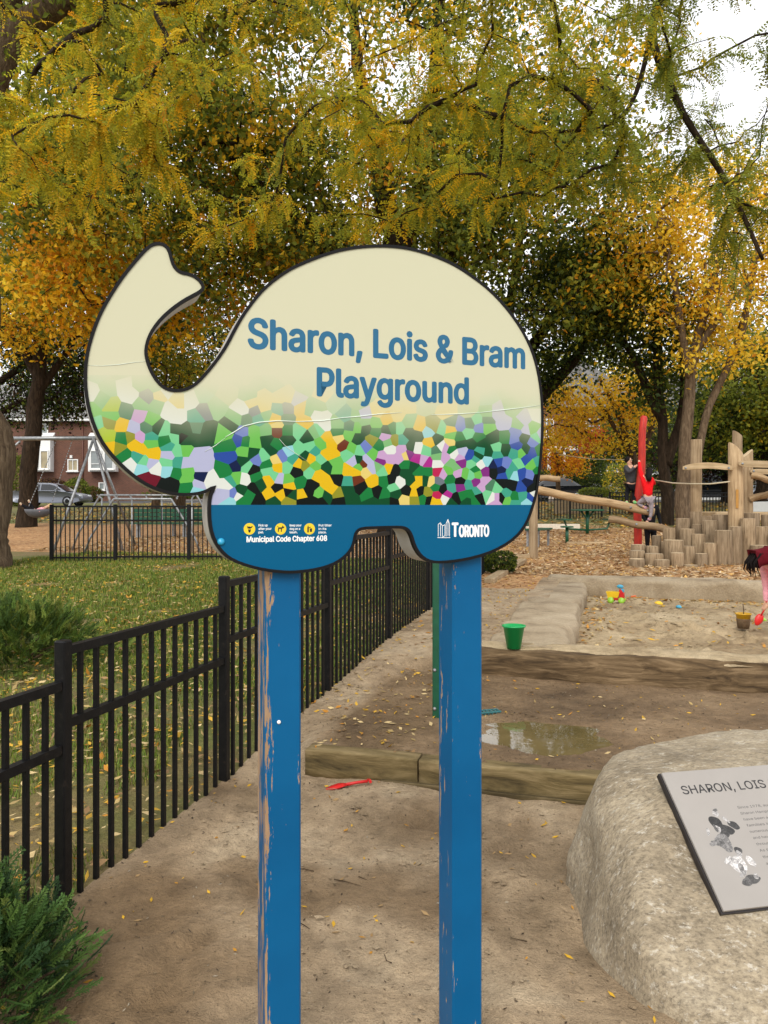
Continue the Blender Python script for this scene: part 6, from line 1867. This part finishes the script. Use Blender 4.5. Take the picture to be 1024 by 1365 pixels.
# right: picnic table, planter, pale timber, small things beyond
pt = empty('picnic_table', gx(783, 23.5), R(4), 'green pedestal picnic table on the wood chips beyond the balance log', 'table')
mb = MB(); mb.box((0, 0, .73), (.80, .75, .05), bev=.01); mb.build('table_top', M_green_metal, pt)
mb = MB(); mb.tube([(0, 0, 0), (0, 0, .7)], .05, 10); mb.tube([(-.2, 0, .7), (0, 0, .45), (.2, 0, .7)], .03, 8); mb.build('pedestal', M_green_metal, pt)
for s in (-1, 1):
    mb = MB(); mb.box((s * .72, 0, .44), (.26, .75, .045), bev=.01); mb.build('seat', M_green_metal, pt)
    mb = MB(); mb.tube([(0, 0, .12), (s * .62, 0, .16), (s * .72, 0, .42)], .03, 8); mb.build('seat_arm', M_green_metal, pt)
st = empty('stool', gx(756, 20.5), 0, 'small green round stool by the balance log', 'stool')
mb = MB(); mb.lathe([(0, .42), (.17, .42), (.18, .44), (.17, .46), (0, .465)], 16); mb.build('seat', M_green_metal, st)
mb = MB(); mb.tube([(0, 0, -.05), (0, 0, .43)], .045, 10); mb.build('pedestal', M_green_metal, st)
def long_box(name, label, cat, a, b_, D, w, h, mat, cz=0.0):
    p, q = gx(a, D), gx(b_, D); L = (q - p).length
    mb = MB(); mb.box((0, 0, h / 2), (L, w, h), bev=.02); o = mb.build(name, mat); m_ = (p + q) / 2; o.location = m_ + Vector((0, 0, cz - .04)); tag(o, label, cat); return o
long_box('edging_beam', 'pale beam edging the wood chips left of the picnic table', 'beam', 700, 772, 25.5, .3, .22, plain('pale_beam', rgb(206, 196, 178), .85))
long_box('edging_beam', 'low grey kerb of the chip area beside the stool', 'beam', 756, 806, 20.2, .2, .10, M_plank)
pb = long_box('planter_box', 'long wooden planter box with green plants beyond the far fence', 'planter', 742, 806, 34.5, .8, .75, M_plank)
leaf_box('planter_plant', 'pale green leafy plant growing in the wooden planter box', gx(792, 34.5) + Vector((0, 0, .62)), (1.6, .6, .55), 700, .12, [(Lg, 3), ((.2, .25, .08), 2)], 95, 'plant')
ff_ = []
for px in (718, 760, 802): ff_.append(((px - 512) / FPX * 31, 31))
picket_fence('far_fence', 'black picket fence behind the picnic table', ff_, [Hs(*ff_[1]) + .95] * 2, Hs, .13, .2, .03, .045, .07)
ff_ = []
for px in (813, 850, 890, 930, 975): ff_.append(((px - 512) / FPX * 33, 33))
picket_fence('far_fence', 'black picket fence beyond the red pole and tree trunks', ff_, [Hs(*ff_[1]) + .95] * 4, Hs, .13, .2, .03, .045, .07)
for k, px in enumerate((734.5, 740, 744.5)):
    mb = MB(); mb.lathe([(0, 0), (.16, 0), (.18, .15), (.12, .3), (.05, .36), (.07, .40), (0, .42)], 10)
    o = mb.build('garden_bag', plain('pale_bag%d' % k, rgb(206, 190, 172), .9)); o.location = gx(px, 46) + Vector((0, 0, .02)); tag(o, 'tied pale garden bag on the grass before the hedge', 'bag', 'pale garden bags in a row')
ws = empty('notice_board', gx(887, 40), 0, 'tall narrow white notice board between the tree trunks', 'sign')
mb = MB(); mb.box((0, 0, 1.15), (.26, .05, 1.1), bev=.08); mb.build('board', M_trim, ws)
mb = MB(); mb.box((0, .04, .5), (.06, .05, 1.1)); mb.build('stake', M_steel, ws)

# ------------------------------------------------------------------ cars
def car(label, loc, rz, paint, suv=False):
    r = empty('parked_car', loc, rz, label, 'car')
    hh = .22 if suv else 0
    low = [(-2.32, .35), (-2.36, .62), (-2.30, .90), (-1.9, .98), (-1.2, .97 + hh * .4), (.75, .95 + hh * .4), (1.5, .86), (2.05, .74), (2.28, .58), (2.30, .34), (1.85, .22), (-1.9, .24)]
    V = []; F = []; n = len(low)
    ys = [(-.86, .92), (-.90, 1.0), (-.5, 1.015), (0, 1.02), (.5, 1.015), (.90, 1.0), (.86, .92)]
    for y, s in ys:
        for x, z in low: V.append((x * (s if abs(y) > .88 or s < 1 else 1), y, .22 + (z - .22) * (s if s > 1 else 1)))
    for i in range(len(ys) - 1):
        for k in range(n): F.append((i * n + k, i * n + (k + 1) % n, (i + 1) * n + (k + 1) % n, (i + 1) * n + k))
    F.append(tuple(range(n))); F.append(tuple((len(ys) - 1) * n + k for k in reversed(range(n))))
    mb = MB(); mb.add(V, F, True); mb.build('body', paint, r)
    cab = [(-1.75, .95), (-1.05, 1.40 + hh), (-.55, 1.46 + hh), (.15, 1.45 + hh), (.55, 1.36 + hh), (1.3, .90)]
    if suv: cab[0] = (-2.2, .95); cab[1] = (-2.0, 1.45 + hh)
    V = []; n = len(cab)
    for y, t in ((-.80, 0), (-.62, 1), (.62, 1), (.80, 0)): V += [(x * (1 - .02 * t), (math.copysign(.80 - .20 * (z - .95) / .5, y) if t == 0 else math.copysign((.80 - .20 * (z - .95) / .5) * .8, y)), z + (.02 if t else 0)) for x, z in cab]
    F = [tuple(range(n)), tuple(3 * n + k for k in reversed(range(n)))]
    for i in range(3):
        for k in range(n - 1): F.append((i * n + k, i * n + k + 1, (i + 1) * n + k + 1, (i + 1) * n + k))
    mb = MB(); mb.add(V, F, False); mb.build('roof', paint, r)
    def yz(z, s): return s * (.805 - .20 * (z - .95) / .5)
    for s in (-1, 1):
        for P_ in ([(-1.45, 1.0), (-.98, 1.34 + hh), (-.42, 1.39 + hh), (-.42, 1.0)], [(-.34, 1.0), (-.34, 1.39 + hh), (.18, 1.38 + hh), (.50, 1.30 + hh), (1.0, 1.0)]):
            mb = MB(); mb.add([(x, yz(z, s) + s * .004, z) for x, z in P_], [tuple(range(len(P_)))]); mb.build('side_window', M_carglass, r)
        for x in (-.38, .62):
            mb = MB(); mb.box((x - .12, s * .915, .86), (.18, .02, .03), bev=.004); mb.build('door_handle', paint, r)
        mb = MB(); mb.box((.72, s * .95, 1.02), (.16, .14, .11), bev=.02); mb.build('wing_mirror', paint, r)
        mb = MB(); mb.box((-2.27, s * .68, .80), (.16, .36, .16), bev=.02); mb.build('tail_lamp', M_lampr, r)
        mb = MB(); mb.box((2.08, s * .68, .66), (.30, .34, .13), bev=.03); mb.build('headlight', M_lampw, r)
        for x in (-1.42, 1.40):
            w = empty('wheel', (x, s * .80, .32)); w.parent = r
            Mw = Matrix.Rotation(R(90), 4, 'X')
            mb = MB(); mb.lathe([(.2, -.10), (.30, -.11), (.325, -.07), (.325, .07), (.30, .11), (.2, .10)], 22, Mw); mb.build('tyre', M_tyre, w)
            mb = MB(); mb.lathe([(0, -.09), (.21, -.105), (.21, .105), (0, .09)], 18, Mw); mb.build('rim', M_rimm, w)
    mb = MB(); mb.add([(1.26, -.68, .95), (1.26, .68, .95), (.57, .60, 1.35 + hh), (.57, -.60, 1.35 + hh)], [(0, 1, 2, 3)]); o = mb.build('windscreen', M_carglass, r); o.location = (.02, 0, .012)
    return r
p = gx(69, 49); car('grey sedan parked on the street before the brick house', Vector((p.x, p.y, Hs(p.x, p.y))), R(-2), M_carpaint)
p = gx(945, 46.5); car('black estate car parked behind the climbing rope', Vector((p.x, p.y, Hs(p.x, p.y))), R(178), M_carblack, True)
p = gx(1034, 46); car('silver car parked beyond the right hand log posts', Vector((p.x, p.y, Hs(p.x, p.y))), R(178), M_carsilver)
p = gx(735, 48.5); car('dark car parked beyond the upper log end beside the sign', Vector((p.x, p.y, Hs(p.x, p.y))), R(178), M_carblack)

# ------------------------------------------------------------------ houses
def window(parent, x, z, w, h, y, mat=M_glass, mull=1, sash=True):
    f = MB(); t = .08
    f.box((x, y, z + h / 2 - t / 2), (w, .1, t)).box((x, y, z - h / 2 + t / 2), (w, .1, t)).box((x - w / 2 + t / 2, y, z), (t, .1, h - 2 * t)).box((x + w / 2 - t / 2, y, z), (t, .1, h - 2 * t))
    fr = f.build('window', M_trim, parent)
    m_ = MB(); m_.box((x, y + .03, z), (w - 2 * t, .02, h - 2 * t)); m_.build('pane', mat, fr)
    m_ = MB()
    for k in range(mull): m_.box((x - w / 2 + w * (k + 1) / (mull + 1), y - .01, z), (.05, .06, h - 2 * t - .01))
    if sash: m_.box((x, y - .012, z - h * .22), (w - 2 * t, .05, .05))
    if mull or sash: m_.build('glazing_bar', M_trim, fr)
    s = MB(); s.box((x, y - .05, z - h / 2 - .05), (w + .15, .2, .08)); s.build('sill', M_trim, fr)
    return fr
HD = 62.0
def hx(px): return (px - 512) / FPX * HD
def hz(py): return EYE + (HORY - py) / FPX * HD
xa, xb = hx(-60), hx(290)
hb = Hs(hx(90), HD) - .4
hs = empty('brick_house', ((xa + xb) / 2, HD, hb), 0, 'red brick house with white bay windows behind the parked grey sedan', 'house')
ho = Vector(hs.location)
def hp(px, py): return hx(px) - ho.x, hz(py) - hb
W_ = xb - xa; HW = hz(560) - hb
mb = MB(); mb.box((0, 4, HW / 2), (W_, 8, HW)); mb.build('wall', M_brick, hs)
mb = MB(); mb.prism([(-.5, HW - .15), (4, HW + 3.2), (8.5, HW - .15), (8.5, HW + .05), (4, HW + 3.45), (-.5, HW + .05)], -W_ / 2 - .4, W_ / 2 + .4, Matrix(((0, 1, 0, 0), (1, 0, 0, 0), (0, 0, 1, 0), (0, 0, 0, 1)))); rf = mb.build('roof', M_roof, hs)
mb = MB(); mb.box((-3, 4.6, HW + 3.2), (.9, .7, 1.8)); mb.build('chimney', M_brick, rf)
mb = MB(); mb.box((0, -.45, HW - .02), (W_ + .8, .14, .16), bev=.03); mb.build('gutter', M_trim, hs)
x_, z_ = hp(111, 600); mb = MB(); mb.tube([(x_, -.06, HW - .1), (x_, -.06, .3)], .05, 8); mb.build('downpipe', plain('brown_pipe', rgb(96, 56, 44), .5), hs)
for (a, b_) in ((41, 72), (122, 158), (-22, 6)):
    x0, zt = hp(a, 586); x1, zb_ = hp(b_, 629)
    cx = (x0 + x1) / 2; w = x1 - x0
    mb = MB(); mb.box((cx, -.35, (zt + zb_) / 2), (w, .7, zt - zb_)); by = mb.build('bay', M_trim, hs)
    mb = MB(); mb.prism([(-.75, zt), (0, zt), (0, zt + .55)], x0 - .1, x1 + .1, Matrix(((0, 1, 0, 0), (1, 0, 0, 0), (0, 0, 1, 0), (0, 0, 0, 1)))); mb.build('bay_roof', M_trim, hs)
    hz_ = zt - zb_
    window(hs, cx - w * .2, zb_ + hz_ * .36, w * .42, hz_ * .58, -.77, M_blind if a == 41 else M_glass, 0, True)
    window(hs, cx + w * .27, zb_ + hz_ * .36, w * .36, hz_ * .58, -.77, M_blind if a == 41 else M_glass, 0, False)
x_, z_ = hp(97.5, 620); window(hs, x_, z_, .85, .95, -.03, M_blind, 1, False)
x_, z_ = hp(136, 648); window(hs, x_, z_, .5, .6, -.03, M_glass, 0, False)
x_, z_ = hp(48, 572); window(hs, x_ + .4, z_, 1.2, .9, -.03, M_glass, 1, False)
x_, z_ = hp(95.5, 609); mb = MB(); mb.box((x_, -.08, z_), (.2, .14, .24), bev=.02); mb.build('porch_lamp', M_trim, hs)
x_, z_ = hp(96, 647); mb = MB(); mb.box((x_, -4.6, z_ - .25), (.62, .3, .5), bev=.03); mb.box((x_, -4.6, z_ - .9), (.1, .1, 1.0)); o = mb.build('meter_box', M_pl_grey, hs)
# porch house at the right
HD2 = 62.0
def h2x(px): return (px - 512) / FPX * HD2
hb2 = Hs(h2x(770), HD2) - .3
h2 = empty('porch_house', (h2x(775), HD2, hb2), 0, 'brick house with a white columned porch up the stone steps', 'house')
mb = MB(); mb.box((0, 5, 3.6), (12, 8, 7.2)); mb.build('wall', M_brick, h2)
mb = MB(); mb.prism([(-6.5, 7.1), (6.5, 7.1), (0, 11)], .6, 9.4); mb.build('roof', M_roof, h2)
mb = MB(); mb.box((-1, -.6, 3.5), (4.6, 2.9, .3), bev=.05); mb.build('porch_roof', M_trim, h2)
for x in (-3.0, -1.8, .2, 1.1):
    mb = MB(); mb.box((x, -1.8, 2.3), (.22, .22, 2.2), bev=.03); mb.build('column', M_trim, h2)
mb = MB(); mb.box((-1, -.6, .6), (4.6, 2.9, 1.2)); mb.build('porch_floor', M_conc, h2)
mb = MB(); mb.box((-.8, .95, 2.3), (1.0, .1, 2.2)); mb.build('door', plain('dark_door', rgb(60, 44, 36), .5), h2)
for (x, z) in ((2.6, 2.6), (4.6, 2.6), (-2.6, 5.4), (1.2, 5.4), (3.6, 5.4), (-4.6, 2.6)): window(h2, x, z, 1.2, 1.5, .97)
stp = empty('stone_steps', (h2x(768), 56, Hs(h2x(768), 56)), 0, 'flight of grey stone steps climbing between the hedges', 'steps')
zt = hb2 + 1.2 - stp.location.z
for k in range(9):
    y = -5 + k * 1.0; z = zt * (k + 1) / 9
    mb = MB(); zb_ = -1.6
    mb.box((0, y, (z + zb_) / 2), (1.7, 1.0, z - zb_), bev=.02); mb.build('step', M_conc, stp)
# brick house seen behind the trunks at the far right
h3 = empty('brick_house', (26, 66, Hs(26, 66) - .3), 0, 'plain brick house hidden behind the right hand trees', 'house')
mb = MB(); mb.box((0, 4, 3.4), (16, 8, 6.8)); mb.build('wall', M_brick, h3)
mb = MB(); mb.prism([(-8.5, 6.7), (8.5, 6.7), (0, 10.6)], -.4, 8.4); mb.build('roof', M_roof, h3)
for (x, z) in ((-6, 2.2), (-3, 2.2), (0, 2.2), (3, 2.2), (-5, 5), (-1, 5), (3, 5)): window(h3, x, z, 1.3, 1.5, -.03)

h4 = empty('brick_house', (-3, 68, Hs(-3, 68) - .3), 0, 'brick house across the street behind the tall forked tree', 'house')
mb = MB(); mb.box((0, 4, 3.4), (18, 8, 6.8)); mb.build('wall', M_brick, h4)
mb = MB(); mb.prism([(-9.5, 6.7), (9.5, 6.7), (0, 10.4)], -.4, 8.4); mb.build('roof', M_roof, h4)
for (x, z) in ((-7, 2.2), (-4, 2.2), (3, 2.2), (6.5, 2.2), (-6, 5), (-2, 5), (2, 5), (6, 5)): window(h4, x, z, 1.3, 1.5, -.03)
mb = MB(); mb.box((-.5, -.06, 1.5), (1.1, .1, 2.3), bev=.02); mb.build('door', MATS['dark_door'], h4)
leaf_box('clipped_hedge', 'long green hedge in front of the house across the street behind the sign', gx(440, 59), (26, 1.8, 2.2), 16000, .18, [(Dk, 2), (Gr, 3), (Ol, .6)], 96, 'hedge', 0, False)

# ------------------------------------------------------------------ grass, litter, chips, twigs
def scatter_uv(n, u0, u1, v0, v1, rg, bias=1.0):
    u = rg.uniform(u0, u1, n); v = v0 + (v1 - v0) * rg.uniform(0, 1, n) ** bias
    return u, v
def in_view(x, y, m=1.12): return (np.abs(x) < .5 * m * y + .3) & (y > 1.6)
rg = np.random.default_rng(101)
# grass blades on the lawn behind the fence
u, v = scatter_uv(360000, -12, FENCE_U - .02, 1.5, 15.6, rg, 1.0)
x, y = to_xy(u, v)
ok = in_view(x, y) & (rg.random(len(x)) < np.clip(9.0 / y ** 1.15, 0, 1)) & (fbm(u * .9, v * .9, 5.0, 3) > -.62 + .55 * smoothstep(-4.2, -2.2, u) * smoothstep(8, 4, v))
ok &= ~((np.abs(v - 4.9 + .25 * (u + 3)) < .32) & (u > -5.5) & (rg.random(len(x)) < .8))       # worn path behind the fence
x, y = x[ok], y[ok]; z = H(x, y); n = len(x)
hgt = rg.uniform(.025, .065, n) * np.clip(.75 + y * .04, .8, 1.5); az = rg.uniform(0, 2 * math.pi, n); lean = rg.uniform(.1, .8, n)
w = .0030 * np.clip(y * .32, .9, 3.5)
dx, dy = np.cos(az), np.sin(az)
V = np.stack([np.stack([x - dy * w, y + dx * w, z - .005], 1), np.stack([x + dy * w, y - dx * w, z - .005], 1), np.stack([x + dx * lean * hgt, y + dy * lean * hgt, z + hgt], 1)], 1).reshape(-1, 3)
cols = np.repeat(pal_pick([((.12, .185, .022), 4), ((.19, .22, .03), 3), ((.075, .11, .02), 2), ((.30, .25, .07), 1.2)], rg, n) * rg.uniform(.75, 1.25, (n, 1)), 3, 0)
o = link_mesh('grass', np_mesh('grass', V, np.arange(3 * n).reshape(n, 3), False, cols), M_needle); tag(o, 'short green lawn grass behind the path fence', 'grass', kind='stuff')
# fallen leaves
def litter(name, label, U, Vv, size, pal, seed, cat='leaves', lift=.012):
    rg = np.random.default_rng(seed)
    x, y = to_xy(U, Vv); ok = in_view(x, y); x, y = x[ok], y[ok]; n = len(x)
    z = H(x, y) + lift
    P_ = np.stack([x, y, z], 1)
    d = unit(np.stack([rg.normal(size=n), rg.normal(size=n), rg.normal(size=n) * .22], 1)); up = np.stack([rg.normal(size=n) * .3, rg.normal(size=n) * .3, np.ones(n)], 1)
    s = unit(np.cross(d, up)); nn = np.cross(s, d)
    L = (size * rg.uniform(.5, 1.3, n))[:, None]; W = L * rg.uniform(.12, .26, (n, 1)); cu_ = L * rg.uniform(-.1, .3, (n, 1))
    V = np.stack([P_ - d * L * .5 + nn * cu_ * .3, P_ + s * W, P_ + d * L * .5 + nn * cu_ * .4, P_ - s * W + nn * cu_ * .4], 1).reshape(-1, 3)
    cols = np.repeat(pal_pick(pal, rg, n) * rg.uniform(.7, 1.2, (n, 1)), 4, 0)
    o = link_mesh(name, np_mesh(name, V, np.arange(4 * n).reshape(n, 4), False, cols), M_litter); tag(o, label, cat, kind='stuff'); return o
LP_ = [((.56, .33, .04), 3), ((.50, .22, .03), 1.2), ((.42, .30, .12), 2.5), ((.30, .18, .08), 2), ((.6, .45, .22), 1.5)]
rg = np.random.default_rng(5)
u, v = scatter_uv(15000, -12, FENCE_U, 1.5, 15.7, rg, .75)
ue, ve = scatter_uv(4200, -5.2, FENCE_U, 1.8, 8.5, rg, .9)
litter('fallen_leaves', 'small tan leaves lying in the worn grass along the fence', ue, ve, .045, LP_, 21, lift=.02)
litter('fallen_leaves', 'yellow and tan leaves fallen on the lawn grass', u, v, .075, LP_, 1, lift=.03)
u, v = scatter_uv(620, FENCE_U, 4, 1.5, 4.15, rg)
litter('fallen_leaves', 'few small yellow leaves dropped on the foreground sand', u, v, .036, [((.62, .36, .03), 4), ((.5, .24, .03), 1.5), ((.34, .22, .1), 2)], 2, lift=.005)
u = rg.normal(.22, .12, 26) - .75; v = rg.normal(2.62, .06, 26)
u, v = scatter_uv(650, TIM_U, 5, 4.35, 6.4, rg)
litter('fallen_leaves', 'small pale and yellow leaves on the damp terrace', u, v, .036, LP_, 3, lift=.006)
u, v = scatter_uv(900, FENCE_U, SLAB_U0, 4.2, 13, rg)
litter('fallen_leaves', 'scattered leaves along the inner foot of the path fence', u, v, .055, LP_, 4, lift=.008)
u1, v1 = scatter_uv(700, SLAB_U1, 7, 6.9, 12.3, rg); u2 = np.concatenate([rg.uniform(SLAB_U1, 7, 700), rg.normal(SLAB_U1 + .15, .12, 200)]); v2 = np.concatenate([12.33 - np.abs(rg.normal(0, .18, 700)), rg.uniform(7, 12, 200)])
litter('fallen_leaves', 'drifts of orange leaves against the inside of the sand pit logs', np.concatenate([u1, u2]), np.concatenate([v1, v2]), .08, LP_ + [((.6, .28, .05), 3)], 6, lift=.012)
u, v = scatter_uv(60000, -14, 13, 13.05, 28, rg, 1.2)
ok = (u > FENCE_U) | (v > 15.7); u, v = u[ok], v[ok]
litter('wood_chips', 'loose tan wood chips and dry leaves covering the play ground', u, v, .11, [((.42, .28, .14), 3), ((.5, .36, .2), 3), ((.3, .17, .07), 2), ((.55, .33, .10), 2), ((.58, .46, .3), 1.5)], 7, 'wood chips', .02)
u, v = scatter_uv(22000, -30, 40, 27, 46, rg, 1.0)
litter('fallen_leaves', 'thick yellow leaf litter on the grass beyond the wood chips', u, v, .22, LP_, 8, lift=.03)
# twigs and dark crumbs on the sand
rg = np.random.default_rng(9)
u, v = scatter_uv(6500, FENCE_U, 3.5, 1.5, 6.4, rg, .9)
litter('sand_debris', 'dark crumbs of bark and dead leaf trodden into the sand', u, v, .017, [((.06, .04, .025), 3), ((.12, .085, .05), 3), ((.2, .15, .09), 2), ((.3, .25, .18), 1)], 10, 'debris', .003)
tw = MB()
for k in range(18):
    u0, v0 = random.uniform(FENCE_U + .1, 1.5), random.uniform(2.3, 4.1); a = random.uniform(0, 6.28); L = random.uniform(.03, .14)
    pts = []
    for t in (0, .5, 1):
        xx, yy = to_xy(u0 + math.cos(a) * L * t + random.uniform(-.008, .008), v0 + math.sin(a) * L * t); pts.append((xx, yy, Hs(xx, yy) + .006))
    tw.tube(pts, [.0022, .0018, .0008], 5)
o = tw.build('twig_litter', M_bark_mid); tag(o, 'thin dead twigs lying about on the sand', 'twigs', kind='stuff')

# small clods of trodden sand
def clods(name, label, U, Vv, r0, r1, mat, seed):
    rg = np.random.default_rng(seed)
    if mat is M_sand: k_ = damp(U, Vv) < .25; U, Vv = U[k_], Vv[k_]
    x, y = to_xy(U, Vv); ok = in_view(x, y); x, y = x[ok], y[ok]; n = len(x)
    z = H(x, y)
    T = np.array([[1, 0, -.2], [-.5, .87, -.2], [-.5, -.87, -.2], [.25, .1, .75], [-.35, -.2, .55], [.6, .75, .1], [.5, -.8, .15], [-1, .05, .1]]); Fc = np.array([[0, 5, 3], [5, 1, 3], [1, 4, 3], [1, 7, 4], [7, 2, 4], [2, 6, 4], [6, 3, 4], [6, 0, 3]])
    rr = (r0 + (r1 - r0) * rg.random(n) ** 3)[:, None, None]
    a = rg.uniform(0, 6.28, n); ca, sa = np.cos(a), np.sin(a)
    TT = T[None] * rg.uniform(.6, 1.3, (n, 8, 3)) * rr * np.array([1.2, 1, .55])
    V = np.stack([TT[..., 0] * ca[:, None] - TT[..., 1] * sa[:, None] + x[:, None], TT[..., 0] * sa[:, None] + TT[..., 1] * ca[:, None] + y[:, None], TT[..., 2] + z[:, None]], -1)
    F = Fc[None] + (np.arange(n) * 8)[:, None, None]
    o = link_mesh(name, np_mesh(name, V.reshape(-1, 3), F.reshape(-1, 3), True), mat); tag(o, label, 'sand', kind='stuff'); return o
rg = np.random.default_rng(33)
u, v = scatter_uv(9000, FENCE_U + .05, 3.0, 1.8, 4.15, rg); clods('sand_clods', 'loose crumbs and clods of sand on the path', u, v, .003, .016, M_sand, 1)
u, v = scatter_uv(5000, TIM_U, 4.5, 4.35, 6.4, rg); clods('sand_clods', 'damp crumbs of sand on the terrace', u, v, .003, .014, M_wet, 2)
u, v = scatter_uv(9000, SLAB_U1 + .1, 7, 6.9, 12.3, rg); clods('sand_clods', 'dry clods of dug up sand in the pit', u, v, .006, .035, M_pit, 3)
